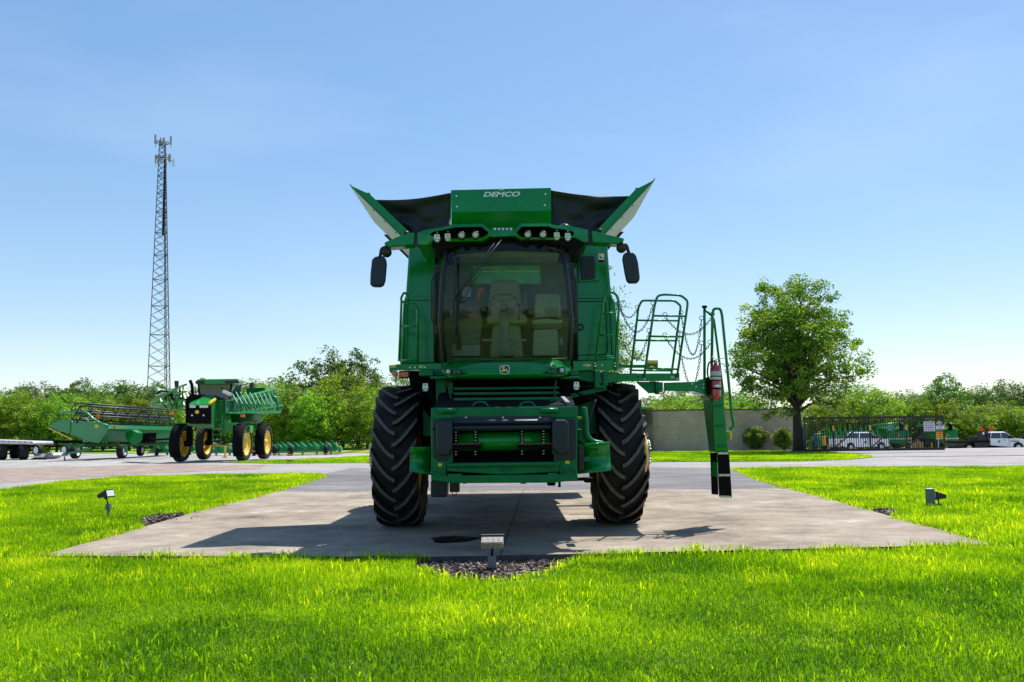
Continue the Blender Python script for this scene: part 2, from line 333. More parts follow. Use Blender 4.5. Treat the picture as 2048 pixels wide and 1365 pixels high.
f2 = MB(); f2.grid([[(x, y, float(terrain(x, y)) + 0.02) for x in np.linspace(5, 160, 12)] for y in np.linspace(92, 170, 8)]); f2.build('field', M_FARG)['kind'] = 'structure'

# puddle in the machine's shadow
pud = MB(); cpt = gnd(915, 1079); n = 40
ra = [1 + 0.10 * math.sin(3 * a + 1) + 0.07 * math.sin(5 * a) for a in np.linspace(0, 2 * math.pi, n, endpoint=False)]
pud.add([(cpt.x - .05 + 0.30 * ra[i] * math.cos(2 * math.pi * i / n), cpt.y + 0.36 * ra[i] * math.sin(2 * math.pi * i / n), 0.003) for i in range(n)], [tuple(range(n))], False)
pud.build('puddle', mat('still water', (0.008, 0.009, 0.010), 0.03, var=0, spec=1.0, coat=1.0))['kind'] = 'structure'

# grass blades
def inside(poly, x, y):
    c = np.zeros(len(x), bool); n = len(poly); j = n - 1
    for i in range(n):
        xi, yi, xj, yj = poly[i][0], poly[i][1], poly[j][0], poly[j][1]
        if yi != yj: c ^= ((yi > y) != (yj > y)) & (x < (xj - xi) * (y - yi) / (yj - yi) + xi)
        j = i
    return c
def vnoise(x, y, s, seed):
    r = np.random.default_rng(seed); g = r.random((256, 256)); X = x * s + 1000; Y = y * s + 1000
    i = np.floor(X).astype(int); j = np.floor(Y).astype(int); u = X - i; v = Y - j; u = u * u * (3 - 2 * u); v = v * v * (3 - 2 * v)
    a = g[i % 256, j % 256]; b = g[(i + 1) % 256, j % 256]; c = g[i % 256, (j + 1) % 256]; d = g[(i + 1) % 256, (j + 1) % 256]
    return (a * (1 - u) + b * u) * (1 - v) + (c * (1 - u) + d * u) * v
def np_mesh(name, co, tri_sizes, idx, mats, col=None, midx=None, parent=None):
    me = bpy.data.meshes.new(name); me.vertices.add(len(co)); me.vertices.foreach_set('co', co.astype(np.float32).ravel())
    me.loops.add(len(idx)); me.loops.foreach_set('vertex_index', idx.astype(np.int32))
    st = np.concatenate([[0], np.cumsum(tri_sizes)[:-1]]).astype(np.int32)
    me.polygons.add(len(tri_sizes)); me.polygons.foreach_set('loop_start', st); me.polygons.foreach_set('loop_total', tri_sizes.astype(np.int32))
    for m in (mats if isinstance(mats, (list, tuple)) else [mats]): me.materials.append(m)
    if midx is not None: me.polygons.foreach_set('material_index', midx.astype(np.int32))
    me.update(calc_edges=True)
    if col is not None:
        at_ = me.attributes.new('tone', 'FLOAT', 'POINT'); at_.data.foreach_set('value', col.astype(np.float32))
    o = bpy.data.objects.new(name, me); C.objects.link(o)
    if parent is not None: o.parent = parent
    return o
def leaf_mat(name, dark, light, trans=0.45, rough=0.5, mid=None, tint=1.6, hueobj=0.0, spec=0.35):
    m = bpy.data.materials.new(name); m.use_nodes = True; t = m.node_tree; b = t.nodes['Principled BSDF']; o = t.nodes['Material Output']
    a = nd(t, 'ShaderNodeAttribute', attribute_name='tone'); cr = nd(t, 'ShaderNodeValToRGB'); e = cr.color_ramp.elements
    e[0].color = dark + (1,); e[1].color = light + (1,)
    if mid: q = e.new(0.5); q.color = mid + (1,)
    t.links.new(a.outputs['Fac'], cr.inputs[0]); out = cr.outputs[0]
    if hueobj:
        oi = nd(t, 'ShaderNodeObjectInfo'); hs = nd(t, 'ShaderNodeHueSaturation')
        m1 = nd(t, 'ShaderNodeMapRange'); m1.inputs['To Min'].default_value = 0.5 - hueobj; m1.inputs['To Max'].default_value = 0.5 + hueobj * 0.6
        m2 = nd(t, 'ShaderNodeMapRange'); m2.inputs['To Min'].default_value = 0.62; m2.inputs['To Max'].default_value = 1.25
        t.links.new(oi.outputs['Random'], m1.inputs[0]); t.links.new(oi.outputs['Random'], m2.inputs[0])
        t.links.new(m1.outputs[0], hs.inputs['Hue']); t.links.new(m2.outputs[0], hs.inputs['Value']); t.links.new(out, hs.inputs['Color']); out = hs.outputs[0]
    t.links.new(out, b.inputs['Base Color']); b.inputs['Roughness'].default_value = rough; b.inputs['Specular IOR Level'].default_value = spec
    tr = nd(t, 'ShaderNodeBsdfTranslucent'); mx = nd(t, 'ShaderNodeMixShader'); mx.inputs[0].default_value = trans
    bc = nd(t, 'ShaderNodeMix', data_type='RGBA', blend_type='MULTIPLY', clamp_result=False); bc.inputs[0].default_value = 1.0; bc.inputs[7].default_value = (tint * 1.1, tint, tint * 0.35, 1)
    t.links.new(out, bc.inputs[6]); t.links.new(bc.outputs[2], tr.inputs['Color'])
    t.links.new(b.outputs[0], mx.inputs[1]); t.links.new(tr.outputs[0], mx.inputs[2]); t.links.new(mx.outputs[0], o.inputs['Surface'])
    return m
M_BLADE = leaf_mat('grass blade', (0.040, 0.135, 0.003), (0.50, 0.55, 0.02), 0.54, mid=(0.20, 0.37, 0.003), tint=2.1, spec=.12)
def blades(name, poly, dens, h, wd, z, label, seed, tall=0.0, ymin=None, ymax=None, keep=None, lean=0.5, segs=2):
    r = np.random.default_rng(seed); px = np.array([p[0] for p in poly]); py = np.array([p[1] for p in poly])
    x0, x1, y0, y1 = px.min(), px.max(), py.min(), py.max()
    if ymin is not None: y0 = max(y0, ymin)
    if ymax is not None: y1 = min(y1, ymax)
    n = int((x1 - x0) * (y1 - y0) * dens); x = r.uniform(x0, x1, n); y = r.uniform(y0, y1, n)
    k = inside(poly, x, y) & (np.abs(x) < 0.62 * y + 1.6)
    if keep is not None: k &= keep(x, y)
    pn = vnoise(x, y, 1.3, 3) * 0.6 + vnoise(x, y, 5.0, 4) * 0.4
    k &= (r.random(n) < 0.55 + 0.6 * pn); x = x[k]; y = y[k]; pn = pn[k]; n = len(x)
    hh = h * (0.55 + 0.9 * r.random(n)) * (0.7 + 0.6 * vnoise(x, y, 2.2, 5)); ww = wd * (0.6 + 0.8 * r.random(n))
    big = vnoise(x, y, .55, 8) * .6 + vnoise(x, y, 1.7, 9) * .4
    tone = -0.06 + 0.34 * pn + 0.80 * (big - .38) + 0.42 * r.random(n) ** 1.4
    dead = r.random(n) < .012; tone[dead] = 1.0; hh[dead] *= .7
    hh *= .8 + .5 * big; wh = (vnoise(x, y, 2.6, 17) > .80) & (r.random(n) < .45); tone[wh] = np.clip(tone[wh] + .45, 0, 1); hh[wh] *= .85
    if tall:
        tk = (r.random(n) < tall * (0.3 + 2.6 * (vnoise(x, y, 1.8, 6) > 0.62))); hh[tk] *= r.uniform(1.3, 1.9, tk.sum()); ww[tk] *= 2.2; tone[tk] += 0.18
    th = r.uniform(0, 2 * np.pi, n); le = np.abs(r.normal(0, lean, n)); lx, ly = np.cos(th) * le, np.sin(th) * le
    f = th + r.normal(1.57, 0.8, n); wx, wy = np.cos(f) * ww * .5, np.sin(f) * ww * .5
    B = np.stack([x, y, np.full(n, z)], 1); W = np.stack([wx, wy, np.zeros(n)], 1)
    M1 = B + np.stack([lx * hh * .25, ly * hh * .25, hh * .55], 1); T = B + np.stack([lx * hh, ly * hh, hh * np.clip(1 - le * .35, .45, 1)], 1)
    co = np.stack([B - W, B + W, M1 + W * .85, M1 - W * .85, T], 1).reshape(-1, 3)
    o = np.arange(n)[:, None] * 5
    idx = np.concatenate([o + np.array([[0, 1, 2, 3]]), o + np.array([[3, 2, 4]])], 1).ravel()
    ob = np_mesh(name, co, np.tile([4, 3], n), idx, M_BLADE, col=np.repeat(np.clip(tone, 0, 1), 5))
    ob['kind'] = 'stuff'; tag(ob, label, 'grass'); return n
nb = 0
nb += blades('lawn_grass', LAWN_F, 8500, 0.050, 0.0048, -0.05, 'bright green lawn grass filling the foreground before the concrete pad', 11, tall=0.020, ymin=3.6, ymax=7.2, lean=.75)
nb += blades('lawn_grass', LAWN_F, 5600, 0.056, 0.0052, -0.05, 'taller grass fringe along the near edge of the concrete pad', 12, tall=0.022, ymin=7.2)
nb += blades('lawn_grass', LAWN_L, 3400, 0.062, 0.0062, -0.022, 'green lawn grass left of the concrete pad', 13, tall=0.025)
nb += blades('lawn_grass', LAWN_R, 3000, 0.062, 0.0066, -0.022, 'green lawn grass right of the concrete pad', 14, tall=0.025)
nb += blades('lawn_grass', ISL_R, 450, 0.07, 0.014, -0.008, 'strip of lawn grass in front of the grey block wall', 15)
nb += blades('lawn_grass', ISL_L, 450, 0.07, 0.014, -0.008, 'narrow strip of grass beyond the road left of the big machine', 16)
def fringe(P, n_m, h, z, label, seed, sig=.05):
    r = np.random.default_rng(seed); segs = [(Vector(P[i]), Vector(P[i + 1])) for i in range(len(P) - 1)]; X = []
    for a, b in segs:
        k = int((b - a).length * n_m); t = r.random(k); X.append(np.stack([a.x + (b.x - a.x) * t, a.y + (b.y - a.y) * t], 1))
    X = np.concatenate(X); k = r.random(len(X)) < .25 + 1.1 * (vnoise(X[:, 0], X[:, 1], 3.0, 21) > .45); X = X[k]; n = len(X); X = X + r.normal(0, sig, X.shape)
    hh = h * (.4 + r.random(n)) * (.6 + .8 * vnoise(X[:, 0], X[:, 1], 2.5, 22)); th = r.uniform(0, 2 * np.pi, n); le = np.abs(r.normal(0, .8, n)); W_ = .005 * (.6 + r.random(n))
    B = np.stack([X[:, 0], X[:, 1], np.full(n, z)], 1); f = th + 1.57; W = np.stack([np.cos(f) * W_, np.sin(f) * W_, np.zeros(n)], 1)
    L = np.stack([np.cos(th) * le, np.sin(th) * le, np.zeros(n)], 1) * hh[:, None]
    M1 = B + L * .3; M1[:, 2] += hh * .6; T = B + L; T[:, 2] += hh * np.clip(1 - le * .4, .3, 1)
    co = np.stack([B - W, B + W, M1 + W * .8, M1 - W * .8, T], 1).reshape(-1, 3); o = np.arange(n)[:, None] * 5
    idx = np.concatenate([o + np.array([[0, 1, 2, 3]]), o + np.array([[3, 2, 4]])], 1).ravel()
    ob = np_mesh('edge_grass', co, np.tile([4, 3], n), idx, M_BLADE, col=np.repeat(np.clip(.25 + .6 * r.random(n), 0, 1), 5)); ob['kind'] = 'stuff'; tag(ob, label, 'grass'); return n
nb += fringe([gnd(-20, 1111)] + [gnd(96, 1111), gnd(850, 1114)], 420, .10, -.04, 'ragged taller grass creeping over the near left edge of the pad', 31)
nb += fringe([gnd(1160, 1108), gnd(1985, 1089)], 420, .10, -.04, 'ragged taller grass creeping over the near right edge of the pad', 32)
nb += fringe([gnd(147, 1091), gnd(285, 1055)] , 300, .11, -.02, 'grass tufts along the left pad edge in front of the mulch', 33)
nb += fringe([gnd(378, 1027), gnd(527, 991), gnd(650, 953)], 220, .10, -.02, 'grass tufts along the left pad edge behind the mulch', 34)
nb += fringe([gnd(1988, 1089), gnd(1900, 1063), gnd(1788, 1035)], 300, .11, -.02, 'grass tufts along the right pad edge in front of the grey post', 35)
nb += fringe([gnd(1742, 1021), gnd(1585, 979), gnd(1510, 957), gnd(1465, 938)], 220, .10, -.02, 'grass tufts along the right pad edge behind the grey post', 36)
nb += fringe([gnd(835, 1138, -.06), gnd(900, 1158, -.06), gnd(985, 1163, -.06), gnd(1085, 1153, -.06), gnd(1172, 1116, -.06)], 220, .07, -.06, 'grass blades leaning over the front mulch bed', 37, .04)
nb += fringe([gnd(560, 984), gnd(1580, 980)], 9, .05, -.0, 'sparse weeds in the joint between the pad and the asphalt', 38, .03)
# wood chips over the mulch and spilt on the slab
M_CHIP = leaf_mat('wood chips', (0.03, 0.018, 0.015), (0.42, 0.33, 0.29), 0.0, mid=(0.12, 0.075, 0.06))
def chips(P, n, z, label, seed, spill=0):
    r = np.random.default_rng(seed); px = np.array([p[0] for p in P]); py = np.array([p[1] for p in P]); x = r.uniform(px.min(), px.max(), n * 3); y = r.uniform(py.min(), py.max(), n * 3); k = inside(P, x, y); x, y = x[k][:n], y[k][:n]
    if spill: x = np.concatenate([x, r.normal(px.mean() + .35, .25, spill)]); y = np.concatenate([y, r.normal(py.mean(), .3, spill)])
    n = len(x); a = r.normal(0, 1, (n, 3)); a[:, 2] *= .35; a /= np.linalg.norm(a, axis=1)[:, None]; b = r.normal(0, 1, (n, 3)); b[:, 2] *= .4; b -= a * (a * b).sum(1)[:, None]; b /= np.linalg.norm(b, axis=1)[:, None]
    s = .008 + .022 * r.random(n) ** 2; p = np.stack([x, y, z + .006 + .012 * r.random(n)], 1); A = a * s[:, None]; B = b * (s * .45)[:, None]
    co = np.stack([p - A - B, p + A - B, p + A + B, p - A + B], 1).reshape(-1, 3)
    ob = np_mesh('mulch_chips', co, np.full(n, 4), np.arange(n * 4), M_CHIP, col=np.repeat(r.random(n), 4)); ob['kind'] = 'stuff'; tag(ob, label, 'mulch')
chips(MUL_F, 9000, -.072, 'brown wood chips covering the front mulch bed', 41)
chips(MUL_L, 5000, -.016, 'brown wood chips of the left mulch bed spilling onto the slab', 42, spill=160)
chips(MUL_R, 1500, -.016, 'brown wood chips of the small right mulch patch', 43, spill=20)
print('blades', nb)
# ---------------------------------------------------------------- the combine harvester
RC = Vector((-0.07, 13.0, 0.0))
comb = thing('combine_harvester', RC, 'huge green combine harvester facing the camera on the concrete pad, grain tank covers open', 'combine harvester')
TC = Matrix.Translation(-RC)
at0 = at
def at(px, py, Y):                       # cab and roof sit a little further back than first read
    return at0(px, py, Y + (.3 * min(1, max(0, (12.6 - Y) / 1.1)) if Y > 10.72 else 0))
def K():
    mb = MB(); mb.T = TC; return mb
def pts(lst, Y): return [at(q[0], q[1], q[2] if len(q) > 2 else Y) for q in lst]
def rp(P, r=0.08, n=5):              # round the corners of a polyline
    P = [Vector(p) for p in P]; out = [P[0]]
    for i in range(1, len(P) - 1):
        a, b, c = P[i - 1], P[i], P[i + 1]; u = (a - b); v = (c - b); k = min(r, u.length * .45, v.length * .45)
        s, e = b + u.normalized() * k, b + v.normalized() * k
        for j in range(n + 1):
            t = j / n; out.append(s * (1 - t) ** 2 + b * 2 * t * (1 - t) + e * t * t)
    out.append(P[-1]); return out
def shift(P, d): return [Vector(p) + Vector(d) for p in P]
def bolt(mb, p, r=0.016, d=0.012): mb.cyl(Vector(p) + Vector((0, 0.002, 0)), Vector(p) - Vector((0, d, 0)), r, 8)

# --- wheels
def tyre_mesh(Rr, W, n_l, lug_h, delta, lw, rim_r, T, flip=1):
    mb = MB(); mb.T = T
    rc = Rr - lug_h; h = W / 2
    prof = [(rim_r, -h * .72), (rim_r + .03, -h * .86), (rim_r + (rc - rim_r) * .45, -h * 1.02), (rc - .09, -h * 1.0), (rc - .025, -h * .90), (rc - .004, -h * .55), (rc, 0),
            (rc - .004, h * .55), (rc - .025, h * .90), (rc - .09, h * 1.0), (rim_r + (rc - rim_r) * .45, h * 1.02), (rim_r + .03, h * .86), (rim_r, h * .72)]
    mb.lathe(prof, (0, 0, 0), (1, 0, 0), 64)
    def P(x, phi, r): return Vector((x, -math.cos(phi) * r, math.sin(phi) * r))
    st = [(-.06, 0), (.12, .06), (.35, .24), (.6, .50), (.85, .84), (1.0, 1.06), (1.03, 1.16)]
    for s in (-1, 1):
        for k in range(n_l):
            p0 = 2 * math.pi * (k + (0.5 if s > 0 else 0)) / n_l
            rows = []
            for i, (t, q) in enumerate(st):
                x = s * h * t; phi = p0 + delta * q
                top = Rr - (0.0 if t < .8 else (.012 if t < .9 else (.035 if t < 1.01 else .13)))
                bot = rc - (.012 if t < .8 else .05 if t < .9 else .10 if t < 1.01 else .17)
                w = lw * (0.85 + .5 * t); wa = w / Rr / 2
                rows.append([P(x, phi - wa * 1.45, bot), P(x, phi - wa, top), P(x, phi + wa, top), P(x, phi + wa * 1.45, bot)])
            o = len(mb.v); vs = [v for r_ in rows for v in r_]; m = len(rows)
            side = []; topf = []
            for i in range(m - 1):
                a = i * 4; b = a + 4
                side += [(a, a + 1, b + 1, b), (a + 2, a + 3, b + 3, b + 2)]; topf += [(a + 1, a + 2, b + 2, b + 1)]
            side += [(0, 3, 2, 1), ((m - 1) * 4, (m - 1) * 4 + 1, (m - 1) * 4 + 2, (m - 1) * 4 + 3)]
            mb.mi = 0; mb.add(vs, side, False); mb.f += [[i + o for i in f] for f in topf]; mb.m += [1] * len(topf); mb.sm += [False] * len(topf)
    mb.mi = 0
    return mb
def wheel(center, Rr, W, side, parent, off, n_l=20, lug_h=.055, delta=.36, lw=.066, rim_r=.50, hub_out=0.0, rimmat=None, name='wheel'):
    T = Matrix.Translation(Vector(center) - Vector(off)); rm = rimmat or YEL
    hb = MB(); hb.T = T; h = W / 2; s = side
    hb.lathe([(0, s * (h * .25 + .10)), (.16, s * (h * .25 + .10)), (.18, s * h * .25), (.30, s * (h * .12)), (.34, s * h * .3), (rim_r - .05, s * h * .45)], (0, 0, 0), (1, 0, 0), 40)
    for k in range(10):
        a = 2 * math.pi * k / 10; hb.cyl((s * (h * .12), math.cos(a) * .24, math.sin(a) * .24), (s * (h * .12 + .06), math.cos(a) * .24, math.sin(a) * .24), .018, 6)
    w_ = hb.build(name, rm, parent)
    rb = MB(); rb.T = T
    rb.lathe([(rim_r - .05, -h * .74), (rim_r + .012, -h * .80), (rim_r, -h * .66), (rim_r - .06, -h * .4), (rim_r - .06, h * .4), (rim_r, h * .66), (rim_r + .012, h * .80), (rim_r - .05, h * .74), (rim_r - .09, h * .3), (rim_r - .09, -h * .3)], (0, 0, 0), (1, 0, 0), 48, closed=True)
    rb.build('rim', rm, w_)
    tyre_mesh(Rr, W, n_l, lug_h, delta, lw, rim_r, T).build('tyre', [RUB, RUBT], w_)
    return w_
wl = wheel((-1.64, 13.0, 1.02), 1.02, .62, -1, comb, RC)
wr = wheel((1.50, 13.0, 1.02), 1.02, .62, 1, comb, RC)
for s, x in ((-1, -1.64), (1, 1.52)):           # dual-wheel hub extension, bolted ring proud of the tyre
    hx = K(); c = Vector((x, 13.0, 1.02)); e = x + s * .33
    e1, e2 = (.42, .46) if s > 0 else (.36, .43)
    hx.lathe([(.0, s * .02), (.30, s * .02), (.30, s * (e1 - .02)), (.28, s * e1), (.0, s * e1)], c, (1, 0, 0), 36)
    hx.mi = 1; hx.lathe([(.19, s * e1), (.19, s * e2), (.0, s * e2)], c, (1, 0, 0), 36)
    for k in range(20):
        a = 2 * math.pi * k / 20; q = c + Vector((s * e2, math.cos(a) * .165, math.sin(a) * .165)); hx.cyl(q, q + Vector((s * .03, 0, 0)), .016, 6)
    hx.build('hub_extension', [YEL if s > 0 else GLV, STL], wl if s < 0 else wr)
for s, x in ((-1, -2.12), (1, 2.14)): wheel((x, 16.45, .86), .86, .55, s, comb, RC, n_l=20, rim_r=.40, lw=.055)
ax = K(); ax.box((-1.30, 12.8, .92), (1.16, 13.2, 1.35)); ax.cut().box((-1.95, 16.35, .8), (1.95, 16.55, 1.0)); ax.box((-.95, 13.2, .86), (.82, 17.2, 1.35)); ax.cut().box((-1.75, 18.3, .72), (1.65, 19.9, 1.6))  # unseen belly and tail boxes added to keep sky out of the puddle
ax.cut().cyl((-1.34, 13, 1.02), (-1.1, 13, 1.02), .26, 20); ax.cut().cyl((1.2, 13, 1.02), (.95, 13, 1.02), .26, 20)
ax.build('axle_and_blocker', BLM, comb, bevel=.02)

# --- body (grain tank and side panels)
Yb = 12.55
bd = K()
outl = pts([(818, 492), (811, 590), (806, 604), (799, 700), (799, 730), (1240, 724), (1239, 690), (1231, 604), (1223, 592), (1215, 488)], Yb)
bd.prism(outl, (0, 4.6, 0))
bd.build('body_panel', G, comb, bevel=.035)
rb = K(); rb.hexa([(-1.45, 17.1, 1.25), (1.3, 17.1, 1.25), (1.2, 19.7, 1.55), (-1.35, 19.7, 1.55)], [(-1.5, 17.1, 3.9), (1.36, 17.1, 3.9), (1.15, 19.7, 3.2), (-1.3, 19.7, 3.2)])
rb.build('engine_cover', G, comb, bevel=.05)
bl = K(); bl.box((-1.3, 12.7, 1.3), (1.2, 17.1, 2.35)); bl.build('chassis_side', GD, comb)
for a, b, y in ((812, 884, 598), (1143, 1224, 594)):       # horizontal ridge over the side panels
    r_ = K(); q = pts([(a, y - 4), (b, y - 4), (b, y + 3), (a, y + 3)], Yb - .035); r_.prism(q, (0, .03, 0)); r_.build('panel_ridge', G, comb, bevel=.008)
# right door outline, dark recessed window, decals
dl = K(); dl.tube(rp(pts([(1152, 604), (1211, 603), (1215, 700), (1212, 709), (1155, 711), (1152, 706)], Yb - .006), .05) + [at(1152, 604, Yb - .006)], .006, 5); dl.build('door_seal', BLM, comb)
dl = K(); dl.tube(pts([(1219, 602), (1224, 712)], Yb - .006), .006, 5); dl.build('door_seal', BLM, comb)
sf = K(); sf.prism(pts([(1155, 508), (1197, 507), (1198, 563), (1156, 565)], Yb - .03), (0, .028, 0)); so = sf.build('storage_frame', G, comb, bevel=.03)
sf = K(); sf.prism(pts([(1160, 513), (1189, 512), (1191, 556), (1187, 559), (1162, 560)], Yb - .05), (0, .02, 0)); sf.build('storage_lid', NAVY, so, bevel=.008)
for (x, y) in ((1202.5, 516), (1145, 517)):
    d_ = K(); d_.prism(pts([(x - 6.5, y - 10), (x + 6.5, y - 10), (x + 6.5, y + 10), (x - 6.5, y + 10)], Yb - .004), (0, .003, 0)); dd = d_.build('warning_decal', REDL, comb)
    d_ = K(); d_.prism(pts([(x - 5.4, y - 7.8), (x + 5.4, y - 7.8), (x + 5.4, y + 4), (x - 5.4, y + 4)], Yb - .007), (0, .002, 0)); d_.mi = 1
    d_.prism(pts([(x - 5.4, y + 4.8), (x + 5.4, y + 4.8), (x + 5.4, y + 8.6), (x - 5.4, y + 8.6)], Yb - .007), (0, .002, 0))
    d_.tube(pts([(x - 3, y - 5), (x - 1, y - 1), (x + 4, y + 1)], Yb - .009), .006, 5); d_.tube(pts([(x - 1, y - 1), (x - 3, y + 2)], Yb - .009), .005, 5)
    d_.build('decal_face', [WHT, BLM], dd)

# --- open grain tank cover
Yt = 12.62
cp = K()
cp.prism(pts([(902, 380.5), (1102, 376), (1102.5, 422), (902.5, 425)], Yt), (0, .025, 0))
lo = [at(902.5, 425, Yt), at(1102.5, 422, Yt), at(1103, 478, Yt + .22), at(903, 480, Yt + .22)]
cp.hexa(lo, shift(lo, (0, .03, 0))); cpo = cp.build('cover_panel', G, comb, bevel=.004)
bt = K()
for q in ((913, 393), (914, 414), (1091, 389), (1089.5, 411)): bt.cut(); bolt(bt, at(q[0], q[1], Yt), .014)
bt.cut().prism(pts([(998, 377.5), (1007, 377.5), (1007, 380.5), (998, 380.5)], Yt - .006), (0, .006, 0)); bt.build('rivet', WHT, cpo)
tx = at(1002, 389.5, Yt - .006) - RC
text_mesh('maker_lettering', 'DEMCO', .100, WHT, cpo, tx, (R(90), 0, 0), shear=.28, extrude=.001, bold=.003, sx=1.52, spacing=.98)
for s in (-1, 1):                                            # canvas between centre panel and wings
    E = [(902, 386), (902, 478)] if s < 0 else [(1102, 381), (1102, 476)]
    O = [(745, 400), (806, 474)] if s < 0 else [(1268, 392), (1210, 468)]
    Q = [(803, 402), (850, 397)] if s < 0 else [(1215, 389), (1150, 386)]
    rows = []
    for i in range(13):
        v = i / 12; row = []
        for j in range(25):
            u = j / 24
            px = (E[0][0] * (1 - u) + O[0][0] * u) * (1 - v) + (E[1][0] * (1 - u) + O[1][0] * u) * v
            py = (E[0][1] * (1 - u) + O[0][1] * u + 5.5 * math.sin(math.pi * u)) * (1 - v) + (E[1][1] * (1 - u) + O[1][1] * u) * v
            yy = Yt + .04 + .28 * u + .10 * math.sin(math.pi * v) + .035 * math.sin(7 * u + 5 * v * (1 + u)) * math.sin(math.pi * v) + .02 * math.sin(15 * v - 6 * u)
            row.append(at(px, py, yy))
        rows.append(row)
    cv = K(); cv.grid(rows); cv.build('canvas_gusset', CANV, comb, solid=.006)
    tip = (698.5, 369) if s < 0 else (1311, 357.5); base = (812, 482) if s < 0 else (1203, 476)
    A, B = at(tip[0], tip[1], 12.80), at(base[0], base[1], 12.80)
    d = (B - A).normalized(); B = B + d * .22; nrm = Vector((d.z, 0, -d.x)) * (-s)        # outward
    if nrm.x * s < 0: nrm = -nrm
    L = (B - A).length
    wg = K(); wg.hexa([A, B, B - nrm * .05, A - nrm * .012], shift([A, B, B - nrm * .05, A - nrm * .012], (0, 2.25, 0)))
    wg.hexa(shift([A + d * .06 - nrm * .005, B - nrm * .03, B - nrm * .13, A + d * .34 - nrm * .11], (0, -.03, 0)), shift([A + d * .06 - nrm * .005, B - nrm * .03, B - nrm * .13, A + d * .34 - nrm * .11], (0, .05, 0)))
    for k in range(2): wg.cbox(A + d * (.22 + .16 * k) - nrm * (.09 + .03 * k) + Vector((0, .3 + .5 * k, 0)), (.10, .08, .07))
    wo_ = wg.build('cover_wing', G, comb)
    sk = K(); a2, b2 = A + d * .03 + nrm * .003, B + nrm * .003; sk.hexa([a2, b2, b2 + nrm * .006, a2 + nrm * .006], shift([a2, b2, b2 + nrm * .006, a2 + nrm * .006], (0, 2.25, 0)))
    sk.mi = 1
    for k in range(4):
        q = A + d * (L * (.35 + .17 * k)) + nrm * .011 + Vector((0, .12, 0)); sk.cyl(q, q + nrm * .008, .014, 8)
    sk.build('wing_skin', [GLV, BLM], wo_)
# rear closing panel of the cover
rp_ = K(); rp_.hexa([(-1.42, 15.0, 4.0), (1.26, 15.0, 4.0), (1.26, 15.04, 4.0), (-1.42, 15.04, 4.0)], [(-2.22, 15.0, 4.8), (1.98, 15.0, 4.8), (1.98, 15.04, 4.8), (-2.22, 15.04, 4.8)]); rp_.build('rear_gusset', CANV, comb)

# --- cab roof with light pockets
Yr = 10.9
OL = [(835, 466), (852, 460), (889, 454), (907, 449), (966, 448), (984, 463), (980, 474), (966, 482), (903, 484), (852, 490), (835, 489)]
IL = [(860, 470), (866, 464), (889, 460), (909, 455), (963, 454), (977, 465), (975, 469), (966, 475), (903, 478), (872, 474), (862, 472)]
OR = [(1176, 484), (1176, 460), (1141, 452), (1109, 451), (1099, 447.5), (1041, 447.5), (1026, 463), (1029, 472), (1041, 479), (1107, 480), (1150, 485)]
IR = [(1148, 470), (1147, 464), (1128, 459), (1107, 457), (1097, 453), (1044, 453.5), (1033, 465), (1036, 469), (1043, 475), (1107, 476), (1140, 473)]
rf = K()
for Op, Ip, dy in ((OL, IL, 0), (OR, IR, 0)):
    n = len(Op); bow = lambda x: .00001 * (x - 1008) ** 2
    o3 = [at(x, y, Yr + bow(x)) for x, y in Op]; i3 = [at(x, y, Yr - .02 + bow(x)) for x, y in Ip]
    back = shift(o3, (0, .9, 0)); pk = shift(i3, (0, .16, 0))
    rf.mi = 0
    rf.add(o3 + i3, [(i, (i + 1) % n, n + (i + 1) % n, n + i) for i in range(n)], False)
    rf.add(o3 + back, [(i, (i + 1) % n, n + (i + 1) % n, n + i) for i in range(n)], False)
    rf.add(back, [tuple(range(n))], False)
    rf.mi = 1
    rf.add(i3 + pk, [(i, (i + 1) % n, n + (i + 1) % n, n + i) for i in range(n)], False)
    rf.add(pk, [tuple(range(n))], False)
rf.mi = 0
rf.prism(pts([(980, 463), (1030, 461), (1032, 472), (982, 474)], Yr + .01), (0, .5, 0))
rf.prism(pts([(984, 456), (1026, 455), (1028, 461), (982, 463)], Yr + .12), (0, .4, 0))
rfo = rf.build('cab_roof', [G, BLM], comb)
br = K()
for k in range(5): br.cut().cbox(at(990 + 8 * k, 459.5, Yr + .10), (.028, .05, .03))
br.build('roof_bracket', STL, rfo)
un = K()                                                     # dark roof underside and shell
low = []; 
for x, y in ((862, 488), (865, 496), (876, 500), (893, 499), (915, 491), (1010, 485), (1118, 489), (1140, 497), (1157, 498), (1166, 494), (1170, 486), (1150, 476), (870, 476)): low.append(at(x, y, Yr + .12))
un.prism(low, (0, 1.55, 0)); un.build('roof_underside', BLM, rfo)
for P_ in ([(768, 486), (772, 483.5), (802, 471), (828, 465), (828, 490), (800, 493), (779, 495), (769, 490)], [(1183, 462), (1249, 477), (1248, 482), (1237, 488.5), (1185, 486)]):
    ar = K(); ar.prism(pts(P_, Yr + .28), (0, .22, 0)); ar.build('roof_arm', G, rfo, bevel=.025)
hg = K(); hg.prism(pts([(828, 470), (835, 470), (835, 492), (828, 490)], Yr + .33), (0, .14, 0)); hg.cut().prism(pts([(1176, 465), (1184, 465), (1184, 486), (1176, 488)], Yr + .33), (0, .14, 0)); hg.build('arm_hinge', BLK, rfo)
